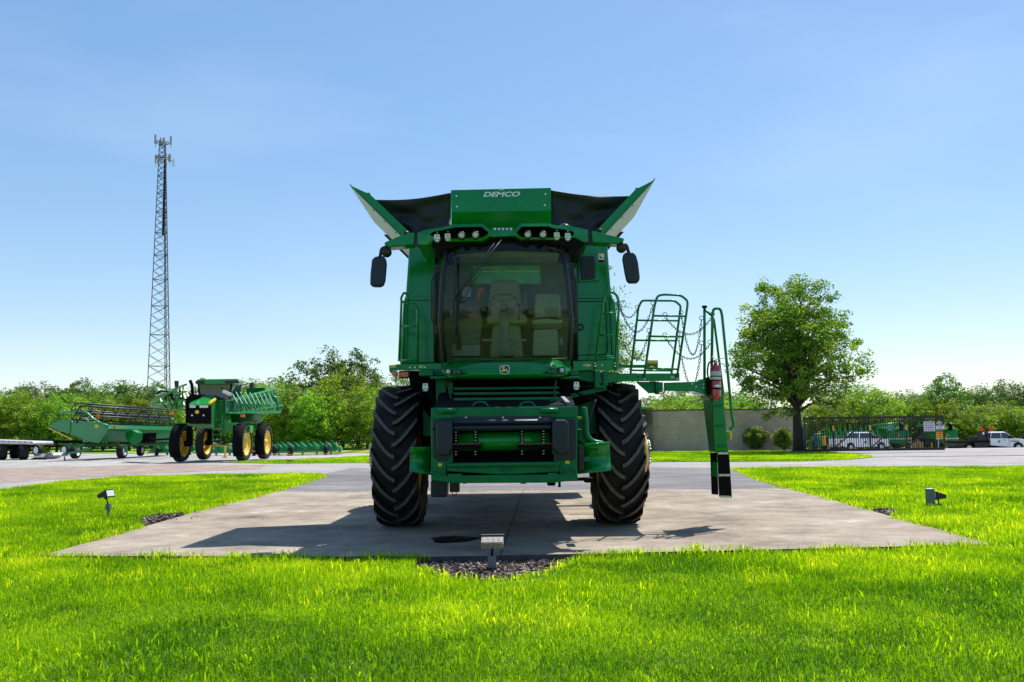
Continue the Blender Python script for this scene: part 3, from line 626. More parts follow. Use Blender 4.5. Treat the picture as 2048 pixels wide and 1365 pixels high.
for (x, y, k) in ((874, 476, 0), (895.5, 474.5, 0), (923, 471, 1), (951, 470, 1), (1055.5, 469.5, 1), (1086, 469.5, 1), (1114, 472, 0), (1136, 473.5, 0)):
    c = at(x, y, Yr - .03); lt = K()
    if k:
        lt.lathe([(.052, .06), (.052, 0), (.044, -.012), (.040, 0)], c, (0, 1, 0), 20); lt.mi = 1; lt.lathe([(.041, .0), (.028, -.008), (0, -.012)], c, (0, 1, 0), 20)
        lt.build('work_light', [BLK, LENS], rfo)
    else:
        sx = 1 if x < 1000 else -1; w_ = .038
        lt.mi = 1; lt.prism([c + Vector((-w_, 0, .045)), c + Vector((w_ * .8, 0, .045)), c + Vector((w_, 0, -.02)), c + Vector((w_ * .5, 0, -.05)), c + Vector((-w_ * .5, 0, -.05)), c + Vector((-w_, 0, -.02))], (0, .05, 0))
        lt.mi = 0
        for dx, dz in ((0, .022), (-.018, -.022), (.018, -.022)): lt.cyl(c + Vector((dx, 0, dz)), c + Vector((dx, -.006, dz)), .008, 8)
        lt.cyl(c + Vector((0, .05, .04)), c + Vector((0, .03, .08)), .012, 6)
        lt.build('work_light', [BLK, LENW if x in (874, 1136) else LENS], rfo)
gp = K(); gp.lathe([(0, .05), (.04, .045), (.07, .025), (.08, 0)], at(1129, 455, Yr + .5), (0, 0, 1), 20); gp.build('glint_dome', mat('glossy black dome', (.01, .01, .012), .08, var=0, coat=1.0), rfo)  # small gloss dome added to give a sun glint on the roof
for x, y in ((812, 466), (1199, 461)):
    b_ = K(); b_.cyl(at(x, y + 4, Yr + .4), at(x, y - 2, Yr + .4), .04, 12); b_.build('beacon_base', BLK, rfo)
# --- mirrors
for s in (-1, 1):
    m_ = K(); c = at(773, 505, Yr + .35) if s < 0 else at(1243, 496, Yr + .35)
    m_.lathe([(0, -.06), (.05, -.055), (.068, -.02), (.068, .03), (.04, .06), (0, .06)], c, (0, 1, 0), 20)
    el = at(762, 501, Yr + .35) if s < 0 else at(1256, 494, Yr + .35)
    m_.tube(rp(pts([(775, 494), (763, 497), (760, 515)] if s < 0 else [(1242, 487), (1253, 490), (1258, 508)], Yr + .33), .05), .022, 10)
    mo = m_.build('mirror_arm', BLK, rfo)
    mm = K()
    P_ = [(748, 514), (755, 512), (766, 512), (771, 516), (772.5, 528), (770, 560), (766, 572), (758, 574), (743, 573.5), (739.5, 568), (740, 548), (743, 520)] if s < 0 else \
         [(1247, 507), (1252, 505), (1266, 504.5), (1272, 508), (1277, 525), (1280.5, 555), (1279, 563), (1274, 566), (1260, 566.5), (1254, 563), (1250, 545), (1245.5, 518)]
    mm.prism(pts(P_, Yr + .30), (0, .10, 0)); mm.build('mirror_housing', NAVY, rfo, bevel=.03)

# --- cab
cab = K()
cab.prism(pts([(884, 718), (1142, 716), (1140, 735), (886, 738)], 11.32), (0, 1.2, 0))      # floor
cab.mi = 1
yb2 = 12.35
w0 = [(868, 500), (1152, 498), (1150, 720), (872, 722)]; w1 = [(946, 531), (1081, 531), (1082, 568), (944, 568)]
a3 = pts(w0, yb2); b3 = pts(w1, yb2 - .02); cab.add(a3 + b3, [(i, (i + 1) % 4, 4 + (i + 1) % 4, 4 + i) for i in range(4)], False)
cab.prism(pts([(870, 493), (1150, 491), (1150, 487), (870, 489)], 11.4), (0, 1.1, 0))
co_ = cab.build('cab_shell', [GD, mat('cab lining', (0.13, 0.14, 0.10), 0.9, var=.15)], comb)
bw = K(); bw.prism(pts(w1, yb2 + .01), (0, .006, 0)); bwo = bw.build('rear_window', mat('bright rear window view', (0.10, 0.42, 0.24), .3, var=.3, scale=4), co_)  # opaque pane, the bright view through it put into its colour
br2 = K(); br2.tube(pts([(950, 536), (1000, 536)], yb2 - .01), .006, 6); br2.cut().tube(pts([(950, 543), (1003, 543)], yb2 - .01), .007, 6); br2.cut().tube(pts([(1012, 535), (1012, 543), (1080, 543)], yb2 - .01), .007, 6); br2.build('grille_rail', WHT, co_)
cs = K()
for s in (-1, 1):
    X = [(890, 492), (882, 560), (877, 640), (887, 724)] if s < 0 else [(1128, 490), (1137, 560), (1146, 640), (1141, 720)]
    yy = [11.08, 11.02, 11.0, 11.08]
    cs.cut().tube([at(x + (3 if s < 0 else -3), y, q) for (x, y), q in zip(X, yy)], .030, 8)
    X2 = [(876, 492), (871, 600), (874, 724)] if s < 0 else [(1146, 490), (1150, 600), (1150, 720)]
    cs.cut().tube([at(x, y, 12.3) for (x, y) in X2], .045, 8)
cs.cut().tube(rp(pts([(887, 722), (1010, 723), (1141, 719)], 11.32), .3), .022, 8); cs.build('cab_pillar', BLK, co_)
gs = K(); rows = []                                           # windscreen and wrapped side glass
for i in range(17):
    v = i / 16; y = 487 + v * 234; row = []
    hwl = 124 + 12 * math.sin(v * 1.9); bulge = .10 * math.sin(math.pi * v) 
    for j in range(41):
        u = math.sin((-1 + j / 20) * math.pi / 2)
        cu = math.copysign(1 - abs(1 - abs(u)) ** 1.0, u)
        x = 1012 + hwl * u
        yy = 11.02 - bulge + .10 * u * u
        row.append(at(x, y - (x - 1012) * .012, yy))
    rows.append(row)
gs.grid(rows); gs.build('windscreen', GLS, co_)
for s in (-1, 1):
    sg = K(); rows = []
    for i in range(9):
        v = i / 8; x0 = (1012 + s * (124 + 12 * math.sin(v * 1.9))); row = []
        for j in range(5):
            q = j / 4; xx = x0 * (1 - q) + (873 if s < 0 else 1150) * q; row.append(at(xx, 490 + v * 231 - s * 1.5, 11.02 - .10 * math.sin(math.pi * v) + .10 + q * 1.15))
        rows.append(row)
    sg.grid(rows); sg.build('side_window', GLC, co_)
wp = K()
wp.tube(pts([(1000, 483), (912, 598)], 10.86), .008, 6); wp.tube(pts([(991, 484), (908, 598)], 10.86), .007, 6); wp.tube(pts([(1003, 480), (950, 560), (930, 595), (915, 603)], 10.85), .005, 6)
wp.beam(at(908, 596, 10.86), at(907, 674, 10.92), .03, .03); wp.beam(at(911, 520, 10.95), at(909, 600, 10.86), .02, .03); wp.cyl(at(905, 600, 10.84), at(921, 598, 10.84), .018, 8); wp.build('windscreen_wiper', BLK, co_)
vs_ = K(); vs_.tube(pts([(905, 500), (912, 502), (975, 504)], 11.1), .008, 6); vs_.build('sunshade_rod', BLK, co_)
# interior
st = K(); st.prism(pts([(982, 568), (988, 561), (1000, 560), (1028, 560), (1036, 563), (1046, 600), (1050, 634), (974, 636), (976, 610)], 12.0), (0, .14, 0))
st.prism(pts([(972, 630), (1052, 628), (1056, 640), (1050, 648), (974, 648)], 11.72), (0, .35, 0)); st.prism(pts([(985, 650), (1040, 650), (1048, 716), (978, 716)], 11.85), (0, .3, 0)); st.build('operator_seat', SEAT, co_, bevel=.05)
b2_ = K(); b2_.prism(pts([(1070, 590), (1076, 587), (1114, 587), (1120, 592), (1122, 634), (1067, 637)], 11.95), (0, .12, 0)); b2_.prism(pts([(1064, 640), (1094, 637), (1125, 641), (1125, 648), (1063, 649)], 11.75), (0, .3, 0))
b2_.prism(pts([(1067, 660), (1115, 658), (1117, 712), (1065, 713)], 11.72), (0, .3, 0)); b2_.build('passenger_seat', SEAT, co_, bevel=.04)
dk = K(); dk.prism(pts([(1066, 649), (1124, 648), (1124, 659), (1066, 660)], 11.78), (0, .25, 0)); dk.cut().prism(pts([(1044, 585), (1052, 581), (1056, 620), (1046, 626)], 11.9), (0, .1, 0))
dk.cut().prism(pts([(915, 605), (955, 600), (965, 640), (960, 690), (922, 690)], 11.7), (0, .4, 0)); dk.build('control_console', SEATD, co_, bevel=.02)
sw = K(); cc = at(1008, 604, 11.45); sw.tube([cc + Vector((.185 * math.cos(a), .06 * math.sin(a), .115 * math.sin(a))) for a in np.linspace(0, 2 * math.pi, 28, endpoint=False)], .014, 6, closed=True)
for a in (.5, 2.64, 4.7): sw.beam(cc, cc + Vector((.18 * math.cos(a), .05 * math.sin(a), .11 * math.sin(a))), .03, .015)
sw.build('steering_wheel', SEATD, co_)
sc_ = K(); sc_.tube([at(1009, 610, 11.47), at(1008, 625, 11.5), at(1009, 650, 11.5), at(1010, 690, 11.45), at(1012, 716, 11.42)], [.05, .07, .065, .06, .11], 10); sc_.build('steering_column', mat('grey column', (.10, .115, .11), .7), co_)
ex = K(); ex.cbox(at(1062, 628, 11.75), (.09, .35, .05)); ex.cut().cbox(at(968, 622, 11.7), (.06, .3, .05)); ex.build('armrest', SEATD, co_, bevel=.015)
ex = K(); ex.prism(pts([(898, 498), (1122, 496), (1118, 512), (904, 514)], 11.6), (0, .5, 0)); ex.build('roof_liner', mat('pale liner', (.26, .27, .19), .9), co_)
ex = K(); ex.tube(pts([(915, 515), (912, 560), (914, 640), (918, 700)], 11.45), .035, 8); ex.build('monitor_post', BLK, co_)
ex = K(); ex.tube(pts([(1037, 640), (1040, 618), (1038, 612)], 11.6), .014, 6); ex.cyl(at(1038, 613, 11.6), at(1038, 608, 11.6), .025, 8); ex.build('drive_lever', BLK, co_)
ex = K(); ex.cbox(at(928, 585, 11.62), (.20, .03, .14)); ex.build('display_screen', GLDK, co_)
og = K(); og.tube(pts([(957, 601), (958, 585), (961, 578)], 11.8), .022, 8); og.cyl(at(960, 577, 11.8), at(965, 583, 11.8), .03, 10); og.build('hanging_mic', mat('orange plastic', (.55, .12, .01), .5), co_)
mn = K(); mn.cbox(at(945, 615, 11.6), (.16, .04, .12)); mn.cut().cbox(at(935, 632, 11.55), (.22, .05, .05)); mn.build('monitor', BLK, co_)
fl_ = K(); fl_.prism(pts([(905, 690), (960, 690), (960, 712), (905, 712)], 11.6), (0, .2, 0)); fl_.cut().beam(at(965, 681, 11.55), at(1053, 681, 11.55), .03, .03); fl_.cut().prism(pts([(1119, 676), (1126, 676), (1126, 690), (1119, 690)], 11.2), (0, .01, 0)); fl_.build('pedal_plate', mat('grey trim', (.12, .14, .13), .6), co_)
# black grab handles beside the cab
for s in (-1, 1):
    P1 = [(873, 535), (873, 548), (863, 560), (863, 642), (872, 652), (872, 665)] if s < 0 else [(1140, 532), (1142, 546), (1153, 560), (1154, 634), (1146, 646), (1146, 664)]
    P2 = [(873, 548), (885, 562)] if s < 0 else [(1142, 546), (1132, 560)]
    P3 = [(872, 652), (884, 643)] if s < 0 else [(1146, 646), (1136, 640)]
    h_ = K(); h_.tube(rp(pts(P1, 11.2), .03), .011, 7); h_.tube(pts(P2, 11.2), .010, 6); h_.tube(pts(P3, 11.2), .010, 6)
    h_.cbox(at(P1[0][0], P1[0][1] + 4, 11.22), (.05, .05, .11)); h_.cbox(at(P1[-1][0], P1[-1][1] - 5, 11.22), (.06 if s < 0 else .12, .06, .11)); h_.build('grab_handle', BLK, comb)

# --- nose panel under the windscreen with badge and headlights
nz = K(); rows = []
for j in range(41):
    u = j / 40; x = 882 + u * 260; e = abs(2 * u - 1)
    yt = 721.5 + 14 * max(0, (e - .72) / .28) ** 1.8 - (x - 1012) * .012 + 2.5 * math.cos(math.pi * (u - .5)) * 0
    yb_ = 759 - 3.5 * e ** 2 - 11 * max(0, (e - .86) / .14) ** 1.6 - (x - 1012) * .010
    row = []
    for i in range(9):
        v = i / 8; y = yt + (yb_ - yt) * v
        yy = 11.18 - .33 * math.sin(math.pi * .5 * min(1, .22 + 1.05 * v)) + .40 * e ** 3.2 + .05 * max(0, v - .8) / .2
        row.append(at(x, y, yy))
    rows.append(row)
nz.grid(rows); nzo = nz.build('nose_panel', G, comb, solid=.01)
for s in (-1, 1):
    hp = K(); P_ = [(892, 736), (906, 737), (925, 741), (924, 750), (912, 753), (897, 751)] if s < 0 else [(1131, 733), (1120, 735), (1097, 739), (1092, 746), (1102, 751), (1127, 749)]
    Yh = [11.02, 10.96, 10.88, 10.90, 10.95, 11.02]; q = [at(x, y, yy + .0) for (x, y), yy in zip(P_, Yh)]; hp.prism(q, (0, .03, 0)); ho = hp.build('headlight_pod', GD, nzo, bevel=.006)
    for k, (x, y) in enumerate(((896.5, 744), (914, 745)) if s < 0 else ((1124, 741), (1103, 744))):
        l_ = K(); c = at(x, y, 10.95 if k == 0 else 10.86); l_.lathe([(.047 if k else .04, .05), (.047 if k else .04, -.012), (.03, 0)], c, (s * .25, 1, 0), 20); l_.mi = 1; l_.lathe([(.033, 0), (.02, -.008), (0, -.010)], c, (s * .25, 1, 0), 16)
        l_.build('headlight', [BLK if k == 0 else GD, LENW if k == 0 else GLDK], nzo)
# badge: rounded square with a leaping deer
def sq(cx, cy, a, b, n=40, e=4.0):
    out = []
    for k in range(n):
        t = 2 * math.pi * k / n; c, s = math.cos(t), math.sin(t); out.append((cx + a * math.copysign(abs(c) ** (2 / e), c), cy + b * math.copysign(abs(s) ** (2 / e), s)))
    return out
zp = lambda X, Y_: (980 + X / 34.13, 720 + Y_ / 34.13)
Yn = 10.80
bg_ = K(); bg_.prism(pts([zp(*q) for q in sq(995, 675, 340, 305)], Yn), (0, .03, 0)); bo = bg_.build('badge', WHT, comb)
bg_ = K(); bg_.prism(pts([zp(*q) for q in sq(995, 670, 288, 256)], Yn - .003), (0, .003, 0)); bg_.build('badge_field', mat('navy enamel', (.004, .008, .04), .3, var=0), bo)
deer = [(850, 600), (795, 530), (850, 470), (930, 440), (985, 480), (1030, 525), (985, 570), (950, 600), (975, 648), (1090, 655), (1110, 615), (1070, 595), (1090, 578), (1145, 615), (1175, 680), (1195, 760), (1255, 810), (1285, 870), (1215, 850), (1175, 820), (1100, 805), (1055, 775), (990, 795), (900, 785), (850, 765), (920, 835), (880, 855), (780, 785), (745, 720), (800, 690), (865, 690), (885, 640)]
bg_ = K(); bg_.prism(pts([zp(*q) for q in deer], Yn - .006), (0, .003, 0)); bg_.build('leaping_deer', mat('yellow enamel', (.75, .62, .12), .4, var=0), bo)

# --- feeder house
Yf = 10.3
ff = K(); D = .35
ff.prism(pts([(862, 816), (1155, 813), (1155, 836), (862, 838)], Yf), (0, D, 0))
ff.prism(pts([(862, 838), (905, 838), (905, 925), (893, 930), (893, 965), (862, 962)], Yf + .003), (0, D, 0))
ff.prism(pts([(1112, 836), (1155, 836), (1155, 960), (1119, 962), (1119, 930), (1108, 922)], Yf + .003), (0, D, 0))
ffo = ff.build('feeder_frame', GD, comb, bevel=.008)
lp = K(); lp.tube(pts([(894, 931), (1119, 928)], Yf - .05), .028, 10); lp.prism(pts([(894, 934), (1119, 931), (1119, 944), (1010, 950), (894, 943)], Yf - .02), (0, .3, 0)); lp.prism(pts([(862, 952), (1155, 949), (1156, 960), (1110, 966), (905, 967), (862, 960)], Yf - .04), (0, .3, 0))
lp.prism(pts([(896, 948), (924, 948), (924, 964), (896, 965)], Yf - .05), (0, .02, 0)); lp.prism(pts([(1095, 946), (1116, 946), (1116, 960), (1095, 962)], Yf - .05), (0, .02, 0)); lp.build('feeder_sill', GD, ffo, bevel=.006)
bo_ = K()
for x, y in ((864, 946), (871, 941), (879, 943), (888, 944), (1123, 942), (1132, 940), (1141, 937), (1149, 941)): bo_.cut().lathe([(.022, .02), (.022, -.008), (.014, -.012), (0, -.012)], at(x, y, Yf), (0, 1, 0), 12)
bo_.cut().lathe([(.03, .02), (.03, -.02), (.018, -.02), (.018, 0)], at(1007, 938.5, Yf - .03), (0, 1, 0), 16); bo_.build('frame_bolt', GD, ffo)
rl = K()
for a, b in ((876, 912), (1082, 1116)): rl.cut().tube(pts([(a, 822), (b, 822 - (b - a) * .01)], Yf - .02), .034, 10)
rl.build('hook_pin', GD, ffo)
nv = K()
nv.prism(pts([(866, 840), (906, 839), (908, 834), (1104, 832), (1106, 838), (1146, 838), (1152, 842), (1152, 914), (1146, 921), (1112, 921), (1104, 905), (1104, 860), (905, 863), (905, 905), (895, 923), (876, 922), (866, 914)], Yf - .018), (0, .03, 0))
nvo = nv.build('feeder_shroud', NAVY, ffo, bevel=.006)
nv = K()
for P_ in ([(873, 846), (880, 841), (905, 842), (905, 898), (896, 911), (880, 912), (873, 904)], [(1104, 840), (1130, 840), (1138, 846), (1139, 902), (1130, 909), (1118, 909), (1104, 896)]): nv.cut().prism(pts(P_, Yf - .10), (0, .09, 0))
nv.cut().tube(pts([(906, 845), (1104, 843)], Yf - .05), .03, 8); nv.tube(pts([(906, 856), (1104, 854)], Yf - .03), .035, 8); nv.build('shroud_cover', NAVY, ffo, bevel=.02)
nb_ = K()
for x in (932, 1006, 1080): nb_.cut().lathe([(.016, .0), (.016, -.01), (0, -.012)], at(x, 836, Yf - .02), (0, 1, 0), 10)
nb_.cut().prism(pts([(1053, 839.5), (1096, 838), (1096, 843), (1053, 845)], Yf - .052), (0, .004, 0)); nb_.build('shroud_bolt', STL, ffo)
th = K(); q0 = pts([(903, 860), (1106, 858), (1112, 930), (896, 932)], Yf + .06); q1 = pts([(900, 800), (1110, 798), (1110, 880), (900, 882)], Yf + 2.0)
th.add(q0 + q1, [(0, 1, 5, 4), (1, 2, 6, 5), (2, 3, 7, 6), (3, 0, 4, 7), (4, 5, 6, 7)], False); th.build('feeder_throat', BLM, ffo)
dr = K(); dr.cyl(at(916, 884, Yf + .16), at(1098, 881, Yf + .16), .115, 28); dr.build('feeder_drum', G, ffo)
chn = K()
for x in (912, 951, 1044, 1087):
    chn.cut()
    for k in range(9):
        y = 864 + k * 5.6 - (x - 1000) * .01; zz = abs(k - 4) / 4
        chn.mi = 0; chn.cbox(at(x, y, Yf + .035 + .05 * zz ** 2), (.045, .02, .024)); chn.mi = 1; chn.cbox(at(x, y, Yf + .022 + .05 * zz ** 2), (.020, .012, .007))
chn.build('feeder_chain', [BLM, STL], ffo)
sl = K()
for a, b in ((905, 962), (1035, 1106)): sl.cut(); sl.mi = 0; sl.prism(pts([(a, 889), (b, 888), (b, 899), (a, 900)], Yf + .015), (0, .02, 0)); sl.mi = 1; sl.prism(pts([(a, 887), (b, 886), (b, 889), (a, 890)], Yf + .012), (0, .02, 0))
sl.build('feeder_slat', [BLM, mat('rusty edge', (.12, .06, .03), .8)], ffo)
fb = K(); t0 = pts([(866, 818), (1152, 815), (1152, 960), (866, 962)], Yf + .36); t1 = pts([(885, 770), (1135, 768), (1135, 870), (885, 872)], 12.4)
fb.hexa(t0, t1); fb.build('feeder_house', [BLM], ffo, bevel=.01)  # black colour stands for the deep shadow under the nose
hl = K()
for a in (944, 1038): hl.cut().tube(rp(pts([(a, 816), (a + 7, 805), (a + 26, 804.5), (a + 33, 815)], Yf + .2), .04), .012, 7)
for y in (806, 797): hl.cut().tube(pts([(905, y), (1110, y - 2)], 11.3), .012, 6)
hl.build('lift_handle', GD, ffo)
for s in (-1, 1):                                             # deflector flaps
    fl = K()
    if s < 0: R0 = [(820, 896), (862, 894)]; R1 = [(819, 943), (862, 950)]
    else: R0 = [(1155, 889), (1219, 885)]; R1 = [(1155, 948), (1222, 941)]
    rows = []
    for i in range(7):
        v = i / 6; row = []
        for j in range(2): row.append(at(R0[j][0] + (R1[j][0] - R0[j][0]) * v, R0[j][1] + (R1[j][1] - R0[j][1]) * v, Yf + .12 + .13 * math.sin(math.pi * v)))
        rows.append(row)
    fl.grid(rows); fl.build('deflector_flap', G, ffo, solid=.012)
cvb = K(); cvb.tube(rp(pts([(1168, 815), (1172, 850), (1172, 870), (1184, 884), (1206, 888)], Yf + .2), .15), .035, 8); cvb.prism(pts([(1157, 862), (1176, 862), (1186, 885), (1172, 892), (1157, 880)], Yf + .25), (0, .05, 0))
cvb.cyl(at(1166, 919, Yf + .1), at(1181, 918, Yf + .1), .03, 12); cvb.build('coupler_arm', GD, ffo, bevel=.005)
bb = K(); bb.prism(pts([(1156, 893), (1168, 890), (1168, 940), (1157, 946)], Yf + .1), (0, .2, 0)); bb.cut().prism(pts([(1155, 858), (1166, 860), (1172, 900), (1155, 900)], Yf + .4), (0, .1, 0)); bb.build('coupler_box', BLK, ffo, bevel=.01)
yg = K(); yg.lathe([(.05, 0), (.085, 0), (.085, .03), (.05, .03)], at(1160, 826, Yf + .25), (0, 1, 0), 24, a0=R(-60), a1=R(200), closed=True); yg.build('hose_guard', LGRN, ffo)
stt = K(); stt.beam(at(1125, 797, Yf + .5), at(1141, 814, Yf + .4), .05, .05); stt.build('lift_strut', GALV, ffo)
# under-body tanks and hoses
ut = K(); ut.prism(pts([(861, 962), (895, 962), (893, 995), (861, 995)], 11.2), (0, .35, 0)); ut.build('belly_box', NAVY, comb, bevel=.02)
ut = K(); ut.prism(pts([(899, 962), (918, 962), (918, 985), (899, 985)], 10.9), (0, .2, 0)); ut.tube(rp(pts([(904, 985), (905, 991), (912, 991), (913, 985)], 10.95), .03), .006, 6); ut.build('coupling_block', BLK, comb, bevel=.006)
ut = K()
for a, b, y in ((1095, 1112, 972), (1170, 1186, 966), (1040, 1054, 968), (925, 934, 968)): ut.cut().prism(pts([(a, y - 9), (b, y - 9), (b - 2, y), (a + 1, y)], 10.7), (0, .3, 0))
ut.cut().beam(at(1119, 958, 10.6), at(1119, 975, 10.6), .02, .03); ut.beam(at(1060, 962, 10.8), at(1185, 958, 10.8), .05, .04); ut.build('latch_hook', BLM, comb)
# uprights and brackets between the platforms and the feeder
up = K()
up.cut().prism(pts([(872, 760), (892, 760), (893, 818), (872, 818)], 11.5), (0, .25, 0)); up.cut().prism(pts([(898, 765), (906, 765), (906, 815), (898, 815)], 11.4), (0, .1, 0))
up.cut().prism(pts([(860, 753), (912, 752), (912, 757), (860, 758)], 11.2), (0, .4, 0)); up.cut().prism(pts([(838, 740), (866, 740), (866, 752), (838, 752)], 11.3), (0, .3, 0)); up.cut().prism(pts([(866, 739), (888, 739), (888, 752), (866, 752)], 11.5), (0, .3, 0))
up.cut().prism(pts([(1122, 754), (1160, 753), (1160, 757), (1122, 758)], 11.2), (0, .4, 0)); up.cut().prism(pts([(1140, 740), (1158, 740), (1158, 752), (1140, 752)], 11.4), (0, .3, 0)); up.cut().prism(pts([(1158, 743), (1190, 742), (1190, 766), (1158, 760)], 11.7), (0, .3, 0))
up.cut().prism(pts([(1190, 742), (1200, 742), (1200, 770), (1212, 772), (1212, 777), (1190, 776)], 11.5), (0, .12, 0)); up.cut().prism(pts([(1206, 742), (1216, 742), (1216, 772), (1206, 772)], 11.5), (0, .12, 0))
up.cut().beam(at(1105, 800, 11.8), at(1212, 777, 11.8), .06, .06); up.build('platform_bracket', GD, comb, bevel=.006)
dkb = K(); dkb.box(at(905, 757, 12.1) , at(1122, 812, 12.5)); dkb.cut().prism(pts([(1108, 760), (1187, 764), (1187, 800), (1108, 830)], 12.35), (0, .3, 0)); dkb.cut().prism(pts([(816, 742), (872, 742), (872, 850), (830, 800), (820, 770)], 12.7), (0, .25, 0)); dkb.build('front_axle_guard', BLM, comb)
hs = K()
for P_ in ([(1128, 760), (1140, 790), (1120, 812)], [(1150, 762), (1165, 775), (1190, 772)], [(1132, 770), (1160, 790), (1185, 800)], [(865, 757), (862, 780), (868, 812)], [(858, 756), (856, 776), (862, 800)]): hs.cut().tube(rp(pts(P_, 11.4), .2, 6), .016, 7)
hs.build('hydraulic_hose', BLM, comb)
for x, y in ((850.5, 775), (1153, 772)):
    c = at(x, y, 11.0); l_ = K(); w_ = .038; l_.mi = 1; l_.prism([c + Vector((-w_ * .8, 0, .05)), c + Vector((w_ * .8, 0, .05)), c + Vector((w_, 0, -.02)), c + Vector((w_ * .6, 0, -.05)), c + Vector((-w_ * .6, 0, -.05)), c + Vector((-w_, 0, -.02))], (0, .05, 0))
    l_.mi = 0
    for dx, dz in ((0, .03), (-.018, -.025), (.018, -.025)): l_.cyl(c + Vector((dx, 0, dz)), c + Vector((dx, -.006, dz)), .009, 8)
    l_.build('work_light', [BLK, LENW], comb)

# --- left platform
Yp = 11.6
pl = K(); pl.prism(pts([(792, 729), (884, 727), (884, 739), (792, 741)], Yp), (0, .06, 0)); pl.prism(pts([(792, 729), (884, 727), (884, 730), (792, 732)], Yp + .06), (0, 1.0, 0)); pl.build('left_platform', G, comb, bevel=.004)
ey = K(); ey.mi = 1; ey.prism(pts([(778, 731), (792, 730), (792, 735.5), (778, 736)], Yp - .004), (0, .07, 0)); ey.mi = 0; ey.prism(pts([(778, 736), (792, 735.5), (792, 752), (786, 752), (779, 744)], Yp - .002), (0, .066, 0)); ey.build('side_marker_plate', [G, YEL], comb)
am = K(); c = at(791, 749, Yp - .04); am.lathe([(.052, .03), (.052, -.005), (.046, -.008)], c, (0, 1, 0), 24); am.mi = 1; am.lathe([(.042, 0), (.03, -.015), (0, -.02)], c, (0, 1, 0), 20); am.mi = 2; am.tube(rp([c + Vector((0, .02, -.05)), c + Vector((.0, .02, -.14)), c + Vector((.03, .1, -.17))], .04), .008, 6); am.build('round_reflector', [WHT, ORG, G], comb)
am = K(); am.prism(pts([(798, 742), (819, 741), (819, 757), (798, 758)], Yp - .01), (0, .05, 0)); am.mi = 1; am.prism(pts([(800, 745), (816, 744.5), (816, 754), (800, 754.5)], Yp - .03), (0, .025, 0)); am.build('turn_signal', [BLK, ORG], comb, bevel=.004)
rr = .016
rl = K()
rl.tube(rp(pts([(835, 727), (835, 618), (828, 608), (803, 604), (802, 597), (808, 585), (815, 590), (816, 603)], Yp - .02), .05), rr, 8)
rl.tube(rp(pts([(806, 725, 12.3), (809, 603, 12.3)], Yp), .05), rr, 8); rl.tube(pts([(800, 653, 12.0), (833, 652, Yp)], Yp), rr, 8); rl.tube(pts([(797, 721, 12.0), (833, 720, Yp)], Yp), rr, 8)
rl.tube(rp(pts([(803, 604, 11.6), (801, 650, 12.0), (798, 722, 12.0)], Yp), .1), rr, 8); rl.build('left_handrail', G, comb)
# --- right platform with hoop rail
pr = K(); pr.prism(pts([(1146, 723), (1237, 720), (1237, 740), (1146, 742)], Yp), (0, .06, 0)); pr.prism(pts([(1146, 723), (1237, 720), (1237, 723), (1146, 726)], Yp + .06), (0, 1.0, 0)); pro = pr.build('right_platform', G, comb, bevel=.004)
rh = K(); rh.tube(rp(pts([(1189, 738), (1207, 600), (1211, 588), (1224, 584), (1235, 592), (1238, 610), (1230, 738)], Yp - .025), .09, 6), .017, 8)
for (a, b, y) in ((1206, 1233, 627), (1200, 1232, 671), (1192, 1230, 713.5)): rh.tube(pts([(a, y), (b, y)], Yp - .02), .015, 8)
rh.mi = 1
for x in (1190, 1230):
    for y in (727, 733): bolt(rh, at(x, y, Yp - .035), .012)
rh.build('platform_rail', [G, STL], pro)
# --- swing-out ladder platform
Yl = 12.1
lb = K(); lb.prism(pts([(1236, 747.5), (1359, 747), (1359, 762), (1236, 763)], Yl), (0, .05, 0)); lb.prism(pts([(1236, 747.5), (1359, 747), (1359, 750), (1236, 750.5)], Yl + .05), (0, .7, 0)); lb.prism(pts([(1200, 745), (1237, 745), (1237, 764), (1206, 766)], Yl + .02), (0, .4, 0))
lb.mi = 1
for q in ((1289, 753), (1289, 758.5), (1354, 752), (1354, 758)): bolt(lb, at(q[0], q[1], Yl), .012)
lb.mi = 2
for q in ((1255, 753.5), (1276, 753.5)): lb.cyl(at(q[0], q[1], Yl) - Vector((0, .003, 0)), at(q[0], q[1], Yl), .010, 8)
lbo = lb.build('ladder_platform', [G, STL, BLM], comb)
br_ = K(); br_.prism(pts([(1272, 764), (1301, 764), (1301, 786), (1297, 786)], Yl + .1), (0, .05, 0)); br_.prism(pts([(1300, 763), (1312, 763), (1312, 786), (1300, 786)], Yl + .12), (0, .2, 0)); br_.prism(pts([(1315, 765), (1326, 765), (1326, 784), (1315, 784)], Yl + .05), (0, .2, 0)); br_.cyl(at(1314, 764, Yl + .1), at(1314, 789, Yl + .1), .035, 10)
br_.build('ladder_pivot', GD, lbo, bevel=.005)
hz = K(); hz.tube(rp(pts([(1308, 784), (1316, 789), (1325, 787), (1334, 779)], Yl), .06), .006, 6); hz.build('ladder_cable', BLM, lbo)
def frame_rail(P_, rungs, Y, nm='ladder_guard_rail'):
    f_ = K(); f_.tube(rp(pts(P_, Y), .09, 6), .017, 8)
    for (a, b) in rungs: f_.tube(pts([a, b], Y), .014, 8)
    return f_.build(nm, G, lbo)
frame_rail([(1288, 755), (1309, 612), (1315, 592), (1328, 589.5), (1362, 591), (1375, 602), (1375, 612), (1354, 755)], [((1306, 632), (1370, 633)), ((1300, 673), (1364, 674)), ((1292, 737), (1354, 739))], Yl - .03)
frame_rail([(1261, 748), (1277, 614), (1284, 602), (1292, 601.5), (1350, 602), (1361, 612), (1361, 618), (1343, 748)], [((1274, 641), (1355, 642)), ((1270, 681), (1352, 682)), ((1262, 741), (1345, 742))], Yl + .66)
